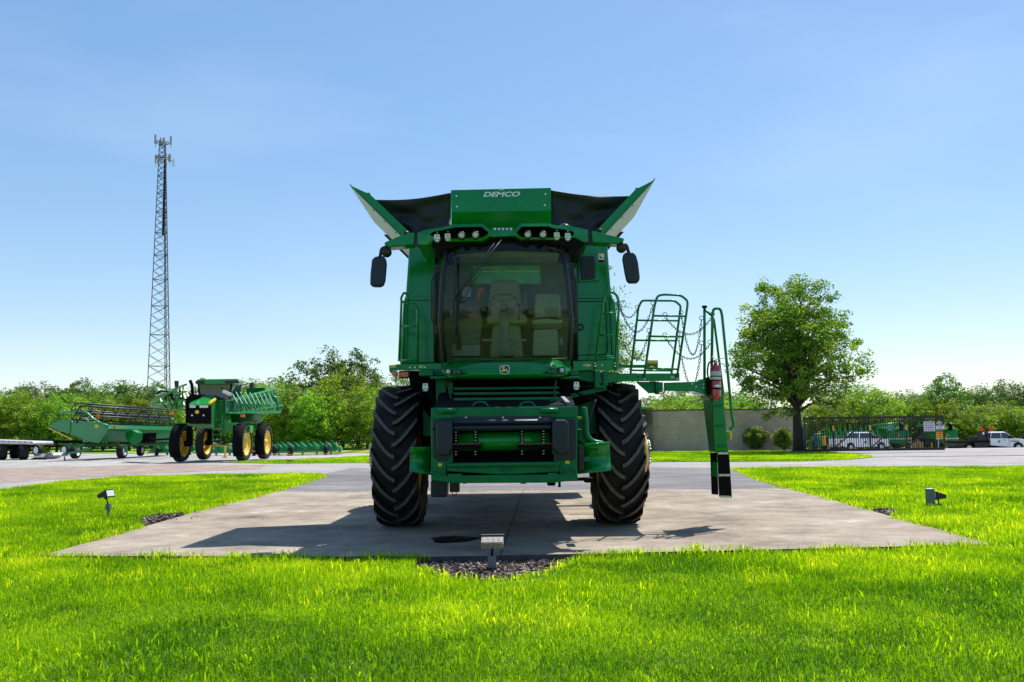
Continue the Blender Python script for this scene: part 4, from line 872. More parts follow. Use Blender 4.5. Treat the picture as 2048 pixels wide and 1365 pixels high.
# ladder arm and boom
Ya = 12.2
la = K()
arm = [(1328, 766), (1412, 763), (1420, 759), (1438, 757), (1444, 775), (1446, 790), (1455, 905), (1433, 905), (1427, 850), (1420, 800), (1412, 790), (1392, 784), (1328, 782)]
la.prism(pts(arm, Ya), (0, .035, 0)); la.prism(pts([(1430, 905), (1456, 905), (1452, 850), (1446, 800), (1425, 800)], Ya - .05), (0, .05, 0))
la.prism(pts([(1392, 766), (1400, 759), (1416, 758), (1420, 766)], Ya - .02), (0, .1, 0))
lao = la.build('ladder_arm', G, comb, bevel=.004)
wb = K(); q = pts([(1392, 784), (1412, 790), (1420, 800), (1427, 850), (1433, 905)], Ya)
q2 = shift(q, (0, .42, 0)); wb.grid([q, q2], False)
e_ = pts([(1446, 790), (1456, 905)], Ya); wb.add([e_[0], e_[1]] + shift([e_[1], e_[0]], (0, .42, 0)), [(0, 1, 2, 3)], False)
wb.prism(shift(pts([(1420, 800), (1446, 790), (1456, 905), (1433, 905)], Ya), (0, .42, 0)), (0, .03, 0))
wb.build('ladder_web', G, lao, solid=.006)
stp = K()
for k in range(3):
    y = 812 + k * 40; a_, b_ = at(1428 + (y - 812) * .09, y, Ya), at(1442 + (y - 812) * .10, y, Ya); stp.cut().box((a_.x, Ya + .04, a_.z - .015), (b_.x, Ya + .41, a_.z + .015))
stp.build('ladder_step', GD, lao)
bt_ = K()
for q in ((1384, 768), (1392, 774), (1407, 769), (1407, 776), (1428, 803), (1441, 801)): bt_.cut(); bolt(bt_, at(q[0], q[1], Ya), .013)
bt_.build('ladder_bolt', STL, lao)
ru = K(); ru.prism(pts([(1435, 904), (1458, 904), (1464, 996), (1439, 994)], Ya - .08), (0, .03, 0)); ru.cut().prism(pts([(1421, 906), (1434, 906), (1437, 990), (1424, 989)], Ya + .42), (0, .03, 0)); ru.mi = 1
ru.cut().prism(pts([(1436, 905), (1457, 905), (1457.5, 909), (1436, 909)], Ya - .088), (0, .008, 0)); ru.cut().prism(pts([(1438, 948.5), (1460, 948.5), (1460, 953), (1438, 953)], Ya - .088), (0, .008, 0)); ru.cut().prism(pts([(1441, 991.5), (1462, 992.5), (1463, 996.5), (1441, 996)], Ya - .088), (0, .008, 0))
ru.mi = 2; ru.cut().prism(pts([(1423, 926), (1428, 923), (1434, 926), (1435.5, 955), (1424, 952)], Ya + .405), (0, .008, 0)); ru.build('ladder_boot', [BLM, STL, G], lao)
yl = K(); yl.prism(pts([(1455, 860), (1464, 863), (1464, 878), (1461, 882), (1459, 865)], Ya + .1), (0, .2, 0)); yl.build('step_reflector', YEL, lao)
rl = K()
rl.tube(pts([(1409, 762), (1409, 616)], Ya + .1), .020, 8)
rl.tube(rp(pts([(1423, 760), (1425, 630), (1427, 619), (1434, 617), (1441, 619), (1444, 630), (1464, 832), (1468, 852), (1459, 861)], Ya - .02), .10, 6), .020, 8)
rl.tube(rp(pts([(1409, 620), (1423, 631), (1428, 640), (1447, 790)], Ya + .1), .12, 6), .017, 8); rl.mi = 1
rl.cyl(at(1409, 616, Ya + .1), at(1409, 612, Ya + .1), .038, 12); rl.build('ladder_handrail', [G, BLM], lao)
def chain(a, b, sag, Y0, Y1, n=22):
    A, B = at(a[0], a[1], Y0), at(b[0], b[1], Y1); c_ = K()
    P = [A.lerp(B, t) - Vector((0, 0, sag * 4 * t * (1 - t))) for t in np.linspace(0, 1, n + 1)]
    for i in range(n):
        p0, p1 = P[i], P[i + 1]; d = (p1 - p0); L = d.length; d.normalize(); m = (p0 + p1) / 2
        s1 = d.cross(Vector((0, 1, 0))).normalized(); s2 = d.cross(s1).normalized(); s = s1 if i % 2 == 0 else s2
        ring = [m + d * (math.cos(t) * L * .66) + s * (math.sin(t) * .013) for t in np.linspace(0, 2 * math.pi, 8, endpoint=False)]
        c_.tube(ring, .0045, 4, closed=True)
    for q, y in ((A, 0), (B, 0)): c_.tube([q + Vector((math.cos(t) * .03, 0, .025 + math.sin(t) * .03)) for t in np.linspace(0, 2 * math.pi, 12, endpoint=False)], .005, 5, closed=True)
    c_.build('safety_chain', IRON, lbo)
for a, b, s_, y0, y1, n in (((1330, 633), (1425, 632), .26, Yl, Ya, 28), ((1330, 674), (1420, 688), .26, Yl, Ya, 26), ((1362, 628), (1403, 640), .55, Yl + .6, Ya + .1, 30), ((1356, 672), (1403, 690), .66, Yl + .6, Ya + .1, 34),
                            ((1238, 610), (1306, 610), .38, Yp, Yl, 26), ((1238, 660), (1298, 665), .38, Yp, Yl, 26), ((1240, 620), (1275, 618), .12, Yl + .5, Yl + .6, 14), ((1236, 680), (1267, 672), .12, Yl + .5, Yl + .6, 14)):
    chain(a, b, s_, y0, y1, n)

# right-rear marker on the far side of the platform
ey = K(); ey.prism(pts([(1294, 721), (1316, 721), (1316, 727), (1294, 727)], 15.4), (0, .07, 0)); ey.mi = 1; ey.prism(pts([(1294, 727), (1316, 727), (1316, 738), (1294, 738)], 15.4), (0, .066, 0)); ey.prism(pts([(1216, 730), (1300, 730), (1300, 736), (1216, 736)], 15.42), (0, .06, 0)); ey.build('side_marker_plate', [YEL, G], comb)
am = K(); c = at(1303, 738, 15.3); am.lathe([(.05, .02), (.04, -.02), (0, -.025)], c, (0, 1, 0), 20); am.build('round_reflector', ORG, comb)

# --- fire extinguisher strapped to the ladder arm
fc = at(1431, 796, Ya - .16); Tf = Matrix.Translation(-fc)
fe = thing('fire_extinguisher', fc, 'red fire extinguisher strapped upright on the green swing-out ladder', 'fire extinguisher')
def KF():
    m = MB(); m.T = Tf; return m
top = at(1431, 727, Ya - .16); H = top.z - fc.z; axf = (top - fc).normalized(); rad = .074
b_ = KF(); b_.lathe([(0, 0), (rad, 0), (rad, .03), (rad, H * .83), (rad * .85, H * .90), (.03, H * .95), (.022, H * 1.0), (.022, H * 1.02), (0, H * 1.02)], fc, axf, 28); b_.build('cylinder', RED, fe)
for (h0, h1, m_) in ((.62, .76, LENW), (.52, .60, LENS)):
    l_ = KF(); l_.lathe([(rad + .002, H * h0), (rad + .002, H * h1)], fc, axf, 20, a0=R(-80) + math.pi, a1=R(80) + math.pi); l_.build('paper_label', GLV if m_ is LENW else mat('cream label', (.6, .62, .45), .5), fe)
l_ = KF(); dm = fc + Vector((.018, -rad - .003, H * .335)); l_.prism([dm + Vector((-.055, 0, 0)), dm + Vector((0, -.002, .022)), dm + Vector((.055, .0, 0)), dm + Vector((0, -.002, -.022))], (0, .003, 0)); l_.build('diamond_emblem', WHT, fe)
l_ = KF()
for h0, h1 in ((.485, .515), (.235, .28), (.60, .63)): l_.cut().lathe([(rad + .004, H * h0), (rad + .004, H * h1)], fc, axf, 28)
l_.cut().box((fc.x - .1, fc.y - .03, fc.z + H * .1), (fc.x - .075, fc.y + .12, fc.z + H * .6)); l_.build('mounting_strap', BLM, fe)
l_ = KF(); t_ = fc + axf * H; l_.cyl(t_, t_ + Vector((0, 0, .05)), .02, 10); l_.beam(t_ + Vector((-.01, 0, .05)), t_ + Vector((.15, 0, .075)), .025, .01); l_.beam(t_ + Vector((0, 0, .03)), t_ + Vector((.15, 0, -.03)), .02, .01); l_.cyl(t_ + Vector((-.03, 0, .06)), t_ + Vector((-.04, 0, .10)), .015, 8); l_.build('valve_handle', STL, fe)
l_ = KF(); l_.tube(rp([t_ + Vector((-.01, 0, .03)), t_ + Vector((-.09, 0, .02)), t_ + Vector((-.12, 0, -.10)), t_ + Vector((-.10, .02, -.26))], .08), .011, 8); l_.build('hose', BLM, fe)
l_ = KF(); l_.cbox(fc + Vector((0, 0, -.02)), (.045, .04, .04)); l_.build('foot_tab', REDL, fe)
# small fittings: bolts, latches, stickers, cross bars
m = K()
for (x, y) in ((822, 505), (870, 502), (822, 585), (868, 585), (815, 612), (868, 612), (812, 715), (866, 716), (1156, 588), (1208, 584), (1150, 716), (1228, 712), (1205, 498)): bolt(m.cut(), at(x, y, Yb), .011, .008)
m.build('panel_bolt', GD, comb)
m = K(); m.lathe([(.05, .02), (.05, -.02), (.03, -.02), (.028, .0)], at(1161, 655, Yb), (0, 1, 0), 16); m.build('door_latch', BLK, comb)
m = K(); m.prism(pts([(1146, 594), (1151, 594), (1151, 601), (1146, 601)], Yb - .01), (0, .008, 0)); m.build('hinge_plate', STL, comb)
for (x, y, w_, h_, mt_) in ((1175, 731, 8, 5, YEL), (843, 733.5, 8, 4, YEL), (1135, 925, 8, 6, YEL), (880, 930, 8, 6, YEL), (1440, 880, 7, 9, YEL), (1345, 755, 7, 4, GLV)):
    Y_ = {731: Yp, 733.5: Yp, 925: Yf, 930: Yf, 880: Ya, 755: Yl}[y]; m = K(); m.prism(pts([(x - w_ / 2, y - h_ / 2), (x + w_ / 2, y - h_ / 2), (x + w_ / 2, y + h_ / 2), (x - w_ / 2, y + h_ / 2)], Y_ - .006), (0, .004, 0)); m.build('safety_sticker', mt_, comb)
for y in (778, 788, 799): m = K(); m.beam(at(908, y, 11.35 - (y - 778) * .02), at(1118, y - 2, 11.35 - (y - 778) * .02), .05, .03); m.build('cross_bar', GD, comb)
m = K()
for P_ in ([(895, 762), (899, 785), (905, 812)], [(1112, 760), (1108, 785), (1116, 808)], [(1192, 800), (1180, 830), (1172, 860)]): m.cut().tube(rp(pts(P_, 11.0), .15, 5), .014, 6)
m.build('hydraulic_hose', BLK, comb)
m = K(); m.beam(at(1100, 806, 10.75), at(1126, 801, 10.9), .04, .05); m.build('latch_lever', GD, comb)
m = K(); m.prism(pts([(866, 857), (870, 857), (870, 861), (866, 861)], Yf - .03), (0, .02, 0)); m.build('plug', BLM, comb)
for s in (-1, 1):
    for k in range(4):
        x = 820 + k * 10 if s < 0 else 1168 + k * 12; m = K(); bolt(m, at(x, 735 if s < 0 else 731, Yp), .012); m.build('platform_bolt', STL, comb)
at = at0
# ---------------------------------------------------------------- trees, shrubs, woodland
M_LEAF = leaf_mat('tree leaves', (0.035, 0.105, 0.010), (0.34, 0.46, 0.035), 0.40, mid=(0.125, 0.255, 0.016), tint=1.9, hueobj=0.028)
M_LEAFD = leaf_mat('dark tree leaves', (0.028, 0.105, 0.012), (0.29, 0.38, 0.025), 0.42, mid=(0.090, 0.20, 0.016), tint=1.9)
M_SHRUB = leaf_mat('shrub leaves', (0.025, 0.08, 0.012), (0.30, 0.40, 0.09), 0.35, mid=(0.06, 0.12, 0.015), tint=1.5)
def leaves(cent, rad, n_per, size, r, flat=.75, tone0=.5, up=None):
    n = len(cent) * n_per; c = np.repeat(cent, n_per, 0); rr = np.repeat(rad, n_per)
    d = r.normal(0, 1, (n, 3)); d /= np.linalg.norm(d, axis=1)[:, None]; q = r.random(n) ** .45
    p = c + d * (rr * q)[:, None] * np.array([1, 1, flat])
    a = r.normal(0, 1, (n, 3)); a[:, 2] *= .6; a /= np.linalg.norm(a, axis=1)[:, None]
    b = r.normal(0, 1, (n, 3)); b -= a * (a * b).sum(1)[:, None]; b /= np.linalg.norm(b, axis=1)[:, None]
    s = size * (0.55 + .9 * r.random(n)); A = a * s[:, None]; B = b * (s * .6)[:, None]
    co = np.stack([p - A, p + B * .9 - A * .1, p + A, p - B * .9 + A * .1], 1).reshape(-1, 3)
    tone = np.clip(np.repeat(tone0 + r.normal(0, .16, len(cent)), n_per) + r.normal(0, .16, n), 0, 1)
    return co, np.repeat(tone, 4)
def crown_pts(r, n, rx, rz, zc, lump, low=-.75, shape=0):
    out = []
    ph = r.uniform(0, 6.28, 8)
    while len(out) < n:
        d = r.normal(0, 1, 3); d /= np.linalg.norm(d)
        if d[2] < low: continue
        az = math.atan2(d[1], d[0]); k = 1 + lump * (math.sin(3 * az + ph[0] + 2 * d[2]) * .5 + math.sin(5 * az + ph[1] - 4 * d[2]) * .35 + math.sin(2 * az + 7 * d[2] + ph[2]) * .4)
        q = r.random() ** .38 * k; z = zc + d[2] * q * rz
        w_ = 1.0 if shape == 0 else (1.12 - .45 * max(0, (z - zc) / rz))
        out.append((d[0] * q * rx * w_, d[1] * q * rx * w_, z))
    return np.array(out)
def limbs(r, mb, cent, h, tr, fork, n, mi=0, lean=0.0):
    top = Vector((lean, 0, h * fork))
    mb.tube([Vector((0, 0, -.2)), Vector((lean * .2, 0, h * fork * .3)), Vector((lean * .7, 0, h * fork * .75)), top], [tr * 1.45, tr * 1.08, tr * .95, tr * .85], 10)
    idx = r.choice(len(cent), min(n, len(cent)), replace=False)
    for i in idx:
        e = Vector(cent[i]); base = top.lerp(Vector((0, 0, h * (fork - .02))), r.random() * .6); L = (e - base).length
        if e.z < base.z: base = Vector((lean * .7, 0, h * fork * .85))
        m1 = base.lerp(e, .33) + Vector((0, 0, L * .14)) + Vector(r.normal(0, .03 * L, 3)); m2 = base.lerp(e, .7) + Vector((0, 0, L * .10)) + Vector(r.normal(0, .04 * L, 3))
        k = tr * (.34 + .25 * r.random()); mb.tube([base - (m1 - base) * .15, m1, m2, e], [k, k * .65, k * .35, k * .12], 6)
def tree_meshes(seed, h, rx, ncl, per, size, lm, tr, fork=.3, rz=None, zc=None, lump=.18, crad=.11, nl=26, low=-.75, shape=0, low_frac=None, flat=.7):
    r = np.random.default_rng(seed); rz = rz or h * .40; zc = zc or h - rz * .98
    c = crown_pts(r, ncl, rx, rz, zc, lump, low, shape); rad = h * crad * (.55 + .7 * r.random(ncl))
    co, tone = leaves(c, rad, per, size, r, flat); n = len(co) // 4
    o = np_mesh('crown', co, np.full(n, 4), np.arange(n * 4), lm, col=tone); me = o.data; bpy.data.objects.remove(o)
    mb = MB(); limbs(r, mb, c, h, tr, fork, nl); t = mb.build('trunk', BARK); tm = t.data; bpy.data.objects.remove(t)
    return me, tm
def place_tree(ms, loc, s, rz, name, label, cat='tree', group=None, sz=None):
    t = thing(name, loc, label, cat, group, rz); t.scale = (s, s, sz or s)
    for nm, me in (('crown', ms[0]), ('trunk', ms[1])):
        o = bpy.data.objects.new(nm, me); C.objects.link(o); o.parent = t
    return t
# the big tree by the wall
b0 = gnd(1597, 905)
htop = at(1600, 552, b0.y).z
ms = tree_meshes(21, htop, 3.45, 620, 76, .078, M_LEAFD, .25, fork=.26, rz=htop * .415, zc=htop * .575, lump=.15, crad=.052, nl=60, low=-.9, shape=1)
place_tree(ms, (b0.x, b0.y, 0), 1, .6, 'shade_tree', 'large dark leafy shade tree standing alone in front of the end of the grey wall')
b1 = gnd(1190, 907); 
ms = tree_meshes(22, at(1190, 540, b1.y).z, 3.1, 330, 56, .075, M_LEAFD, .22, fork=.25, lump=.2, crad=.06, nl=40)
place_tree(ms, (b1.x - .1, b1.y + 2, 0), 1, 2.0, 'shade_tree', 'shade tree mostly hidden behind the combine, its branches showing beside the chained guard rails')
mc = MB(); r_ = np.random.default_rng(5)
mc.grid([[(b0.x + math.cos(a) * q, b0.y + math.sin(a) * q, .12 * (1 - q / 1.5) + .0 ) for a in np.linspace(0, 2 * math.pi, 25)] for q in (.1, .8, 1.5)]); mc.build('tree_mulch_ring', M_MULCH)['kind'] = 'structure'
# shrubs
for i, (x, yt, yb_, wpx, lab) in enumerate(((1513, 855, 902, 46, 'round clipped shrub in front of the grey wall, the left one of two'), (1568, 857, 902, 41, 'round clipped shrub next to the big tree trunk, the right one of two'))):
    b = gnd(x, yb_); s = b.y / F_PX; r = np.random.default_rng(40 + i); H = (yb_ - yt) * s; rx = wpx * s / 2
    c = crown_pts(r, 190, rx * 1.02, H * .44, H * .56, .04, -.95); co, tone = leaves(c, np.full(190, rx * .24), 75, .036, r, 1.0, .6)
    n = len(co) // 4; t = thing('shrub', (b.x, b.y, 0), lab, 'shrub', 'clipped shrubs by the wall')
    np_mesh('foliage', co, np.full(n, 4), np.arange(n * 4), M_SHRUB, col=tone, parent=t)
    mb = MB(); [mb.tube([(0, 0, -.05), (random.uniform(-.1, .1), random.uniform(-.1, .1), H * .3), tuple(Vector(c[k]) * .8)], [.035, .03, .01], 5) for k in range(9)]; mb.build('stem', BARK, t)
# background trees
V = [tree_meshes(60 + k, 10, rx, 300, 46, .14, M_LEAF, .2, fork=fk, lump=lp_ * .6, crad=cr_ * .88, nl=16, rz=rz_, zc=zc_, low=-.95) for k, (rx, fk, lp_, cr_, rz_, zc_) in enumerate(
    ((4.2, .22, .20, .11, 5.2, 5.0), (3.6, .25, .26, .10, 5.3, 4.9), (5.0, .2, .18, .12, 5.0, 5.1), (3.2, .28, .30, .09, 5.2, 5.0), (4.6, .2, .28, .10, 5.2, 5.0)))]
M_LEAFB = leaf_mat('far tree leaves', (0.022, 0.085, 0.020), (0.20, 0.32, 0.055), 0.36, mid=(0.075, 0.18, 0.032), tint=1.7, hueobj=0.02)
V2 = []
for c_, t_ in V:
    c2 = c_.copy(); c2.materials.clear(); c2.materials.append(M_LEAFB); V2.append((c2, t_))
BG = []
def bgt(x, top, Y, v, lab): BG.append((x, top, Y, v, lab))
# (px x, px top, distance)
left_front = [(-60, 800, 84), (-15, 788, 82), (28, 783, 80), (75, 786, 84), (118, 789, 82), (165, 792, 86), (210, 790, 88), (262, 792, 90), (310, 794, 92), (352, 792, 90), (505, 772, 84), (548, 764, 86), (590, 776, 82), (628, 780, 80), (735, 776, 80), (775, 772, 84), (812, 780, 86)]
left_back = [(-90, 790, 112), (-40, 786, 110), (8, 780, 108), (52, 776, 110), (84, 768, 104), (132, 777, 108), (158, 766, 112), (192, 772, 110), (225, 771, 112), (250, 767, 108), (285, 773, 112), (318, 772, 110), (360, 778, 112), (420, 776, 112), (480, 770, 110), (525, 758, 106), (562, 764, 110), (606, 766, 108), (790, 757, 110), (840, 762, 110)]
tall = [(652, 704, 92), (718, 713, 90), (687, 744, 84)]
right_front = [(1300, 800, 92), (1345, 792, 90), (1392, 786, 94), (1440, 790, 92), (1490, 792, 96), (1640, 800, 110), (1690, 796, 112), (1735, 775, 112), (1790, 802, 114), (1836, 800, 112), (1895, 798, 112), (1945, 812, 108), (1985, 806, 110), (2030, 812, 108), (2085, 806, 110), (2140, 800, 110)]
right_back = [(1320, 784, 120), (1372, 780, 122), (1425, 782, 120), (1480, 784, 124), (1655, 790, 140), (1712, 768, 138), (1760, 790, 142), (1812, 784, 140), (1860, 780, 138), (1884, 757, 132), (1938, 772, 142), (1975, 778, 140), (2012, 765, 144), (2055, 770, 142), (2110, 772, 140), (2160, 778, 142)]
ord_ = ['first', 'second', 'third', 'fourth', 'fifth', 'sixth', 'seventh', 'eighth', 'ninth', 'tenth', 'eleventh', 'twelfth', 'thirteenth', 'fourteenth', 'fifteenth', 'sixteenth', 'seventeenth', 'eighteenth', 'nineteenth', 'twentieth']
behind_l = lambda x: ('behind the flatbed trailer' if x < 60 else 'behind the black header reel' if x < 240 else 'behind the lattice tower foot' if x < 345 else 'behind the tall sprayer' if x < 560 else 'behind the low corn headers' if x < 690 else 'beside the left combine tyre')
behind_r = lambda x: ('above the grey wall' if x < 1560 else 'behind the gate left half' if x < 1740 else 'behind the gate right half' if x < 1890 else 'behind the white flatbed truck' if x < 2045 else 'at the right edge')
kinds = []
for lst, nm, wh in ((left_front, 'pale bushy tree, {} from left in nearer left row, {}', behind_l), (left_back, 'darker tree, {} from left in farther left row, {}', behind_l),
                    (tall, None, None), (right_front, 'yellow green tree, {} from left in nearer right row, {}', behind_r), (right_back, 'darker tree, {} from left in farther right row, {}', behind_r)):
    for i, (x, top, Y) in enumerate(lst):
        if nm: lab = nm.format(ord_[i], wh(x))
        else: lab = ['tallest tree of the left treeline, with a ragged open top', 'tall round topped tree just left of the combine tyre', 'broad bright tree with forked trunk below the two tall tops'][i]
        p = at(x, top, Y); zb = float(terrain(p.x, Y)); H = p.z - zb; v = (i * 3 + len(lst)) % 5
        if lst is tall: v = (1, 3, 2)[i]
        s = H / 10.0; s2 = max(s, .62) * (1.15 if Y > 100 else 1.0)
        place_tree((V2 if (lst is left_back or lst is right_back or (lst is tall and i < 2)) else V)[v], (p.x, Y, zb - .1), s2, (i * 1.7) % 6.28, 'leafy_tree', lab, 'tree', 'trees of the background treeline', sz=s)
# far-off wood that closes the gaps
r = np.random.default_rng(99); cs_ = []
for x in np.arange(-130, 135, 1.1):
    Y = 150 + 8 * math.sin(x * .07); zt = 7.2 + 1.3 * math.sin(x * .19) + .9 * math.sin(x * .53 + 1); zb = float(terrain(x, Y))
    for k in range(7): cs_.append((x + r.normal(0, .8), Y + r.normal(0, 1.5), zb + zt * (.06 + .13 * k) + r.normal(0, .3)))
cs_ = np.array(cs_); co, tone = leaves(cs_, np.full(len(cs_), 1.5), 42, .34, r, 1.0, .25); n = len(co) // 4
wd_ = np_mesh('far_woodland', co, np.full(n, 4), np.arange(n * 4), M_LEAF, col=tone); wd_['kind'] = 'stuff'; tag(wd_, 'far dark green wood closing the view behind the treeline', 'woodland')

# trees on the far side of the lawn behind the camera: they show in the cab glass and the paint
for i, (x, y, h) in enumerate(((-44, -47, 8), (-33, -50, 9), (-22, -46, 7.5), (-11, -51, 9), (0, -47, 8), (11, -50, 7.5), (22, -47, 9), (33, -51, 8), (44, -48, 8))):
    place_tree(V[i % 5], (x, y, -.12), h / 10 * 1.2, i * 1.3, 'leafy_tree', 'tree %s from the left across the lawn behind the camera' % ord_[i], 'tree', 'trees behind the camera', sz=h / 10)
# ---------------------------------------------------------------- grey block wall, bollard, gate, signs
def loc_mb(o):
    m = MB(); m.T = Matrix.Translation(-Vector(o)); return m
M_BLOCK = bpy.data.materials.new('grey block wall'); M_BLOCK.use_nodes = True; t = M_BLOCK.node_tree; b = t.nodes['Principled BSDF']
g = nd(t, 'ShaderNodeNewGeometry'); sp = nd(t, 'ShaderNodeSeparateXYZ'); cb = nd(t, 'ShaderNodeCombineXYZ'); t.links.new(g.outputs['Position'], sp.inputs[0]); t.links.new(sp.outputs[0], cb.inputs[0]); t.links.new(sp.outputs[2], cb.inputs[1])
bk = nd(t, 'ShaderNodeTexBrick', Scale=1.0); bk.inputs['Brick Width'].default_value = .30; bk.inputs['Row Height'].default_value = .10; bk.inputs['Mortar Size'].default_value = .008
bk.inputs['Color1'].default_value = (.52, .39, .345, 1); bk.inputs['Color2'].default_value = (.62, .47, .41, 1); bk.inputs['Mortar'].default_value = (.36, .30, .265, 1)
t.links.new(cb.outputs[0], bk.inputs['Vector']); nz_ = nd(t, 'ShaderNodeTexNoise', Scale=1.6, Detail=6.0); t.links.new(g.outputs['Position'], nz_.inputs['Vector'])
mx = nd(t, 'ShaderNodeMix', data_type='RGBA', blend_type='OVERLAY'); mx.inputs[0].default_value = .3; t.links.new(bk.outputs[0], mx.inputs[6]); t.links.new(nz_.outputs['Fac'], mx.inputs[7]); t.links.new(mx.outputs[2], b.inputs['Base Color'])
b.inputs['Roughness'].default_value = .9
bm = nd(t, 'ShaderNodeBump', Strength=.8, Distance=.02); t.links.new(bk.outputs['Fac'], bm.inputs['Height']); bm.invert = True; t.links.new(bm.outputs[0], b.inputs['Normal'])
CAPM = mat('weathered wall cap', (.07, .065, .06), .85, var=.3, scale=3)
Yw = 57.0; a, b_ = at(1120, 903, Yw), at(1606, 903, Yw); zt = at(1500, 820, Yw).z
wt = thing('block_wall', ((a.x + b_.x) / 2, Yw, 0), 'long low wall of grey brown blocks with a dark cap behind the grass strip', 'wall')
m = loc_mb(wt.location); m.box((a.x, Yw, -.1), (b_.x, Yw + .35, zt)); m.build('wall_face', M_BLOCK, wt)
m = loc_mb(wt.location); m.box((a.x - .03, Yw - .03, zt + .002), (b_.x + .03, Yw + .38, zt + .07)); m.build('wall_cap', CAPM, wt)
b0_ = gnd(1610, 905); m = loc_mb(b0_); s = b0_.y / F_PX; m.lathe([(0, -.05), (.105, -.05), (.105, 48 * s), (.09, 50 * s), (0, 51 * s)], b0_, (0, 0, 1), 16)
o = m.build('bollard', GALV); o.location = b0_; tag(o, 'grey steel bollard beside the tree trunk at the end of the wall', 'bollard')

Yg = 49.0; gx0, gx1 = at(1608, 903, Yg).x, at(1889, 903, Yg).x; gt, gb = at(1750, 834, Yg).z, at(1750, 901.5, Yg).z
ga = thing('sliding_gate', ((gx0 + gx1) / 2, Yg, 0), 'long black iron sliding gate of thin pickets with diagonal braces', 'gate')
m = loc_mb(ga.location); m.box((gx0, Yg - .04, gt - .09), (gx1, Yg + .04, gt + .02)); m.build('top_rail', IRON, ga)
m = loc_mb(ga.location); m.box((gx0, Yg - .06, gb - .02), (gx1, Yg + .06, gb + .12)); m.build('bottom_rail', IRON, ga)
xs_ = [at(q, 870, Yg).x for q in (1610, 1666.5, 1740, 1813, 1888)]
for i, x in enumerate(xs_):
    m = loc_mb(ga.location); m.box((x - .035, Yg - .045, gb + .12), (x + .035, Yg + .045, gt - .06)); p_ = m.build('gate_post', IRON, ga)
    if i:
        m = loc_mb(ga.location); zz = at(1750, 856, Yg).z; m.box((x - .04, Yg - .055, zz - .14), (x + .04, Yg - .046, zz + .14)); m.build('reflector', YEL, p_)
        m = loc_mb(ga.location); m.beam((xs_[i - 1] + (.0 if i > 1 else .0), Yg - .03, gb + .15 + (0.0 if i > 1 else .45)), (x - .03, Yg - .03, gt - .08), .05, .06); m.build('brace', IRON, ga)
m = loc_mb((0, 0, 0)); m.box((-.016, -.016, 0), (.016, .016, gt - gb - .18)); pk0 = m.build('picket', IRON, ga); n = 60; pk0.location = (gx0 + .1 - ga.location.x, 0, gb + .12)
for i in range(1, n):
    c = pk0.copy(); C.objects.link(c); c.location.x = gx0 + .1 + (gx1 - gx0 - .2) * i / (n - 1) - ga.location.x
def sign(name, px0, py0, px1, py1, Y, base, lab, lines=None, tm=None, head=None):
    A, B = at(px0, py1, Y), at(px1, py0, Y); c = Vector(((A.x + B.x) / 2, Y, (A.z + B.z) / 2)); w_, h_ = B.x - A.x, B.z - A.z
    s = thing(name, c, lab, 'sign'); m = MB(); m.box((-w_ / 2, 0, -h_ / 2), (w_ / 2, .006, h_ / 2)); m.build('panel', base, s, bevel=.004)
    if head: m = MB(); m.box((-w_ / 2 * head[3], -.003, h_ * head[0]), (w_ / 2 * head[3], -.001, h_ * head[1])); m.build('band', head[2], s)
    for (tx_, z_, size, mt) in (lines or []): text_mesh('lettering', tx_, size, mt, s, (0, -.004, z_ * h_), sx=1.0, bold=size * .02)
    return s
DRED = mat('dark red ink', (.30, .02, .05), .6, var=0); DBLU = mat('blue ink', (.02, .10, .45), .6, var=0); SYEL = mat('orange yellow sign', (.85, .38, .01), .5, var=.05); SGRN = mat('green sign', (.01, .16, .12), .5, var=.05); SPAL = mat('pale sign', (.62, .64, .72), .5, var=.04); DBRN = mat('dark ink', (.05, .02, .01), .6, var=0); SWD = mat('tan sign', (.55, .33, .08), .6, var=.1)
Ys = Yg - .09
sign('gate_sign', 1848, 843, 1869, 863, Ys, SPAL, 'square white sign on the black gate asking customers to drop equipment, in dark red capitals',
     [('CUSTOMERS', .34, .092, DRED), ('DROP YOUR', .10, .092, DRED), ('EQUIPMENT', -.13, .092, DRED), ('AT THE GATE', -.36, .082, DRED)])
sign('gate_sign', 1873, 849.5, 1887, 859, Ys, WHT, 'small white notice with a blue heading near the right end of the gate', [('NOTICE', .36, .06, WHT), ('AREA UNDER', .08, .05, DBLU), ('VIDEO', -.14, .05, DBLU), ('SURVEILLANCE', -.36, .042, DBLU)], head=(.22, .5, DBLU, 1))
sign('gate_sign', 1873, 860.5, 1885, 878, Ys, SYEL, 'orange yellow speed sign hanging lowest near the right end of the gate', [('STOP', .36, .10, SYEL), ('NO MORE', .08, .06, DBRN), ('10 MPH', -.14, .07, DBRN), ('IN YARD', -.35, .06, DBRN)], head=(.24, .48, DBRN, .88))
sign('gate_sign', 1774.5, 848.5, 1785.5, 863, Ys, SGRN, 'small dark green notice on the middle of the gate', [('VISITORS', .30, .05, WHT), ('REPORT TO', .02, .045, WHT), ('OFFICE', -.26, .05, WHT)])
d_ = at(1878.5, 845.5, Ys); s = thing('gate_sign', d_, 'tiny tan diamond sign at the top right corner of the gate', 'sign'); m = MB(); q = .13; m.prism([(-q * 1.2, 0, 0), (0, 0, -q), (q * 1.2, 0, 0), (0, 0, q)], (0, .006, 0)); m.build('panel', SWD, s)

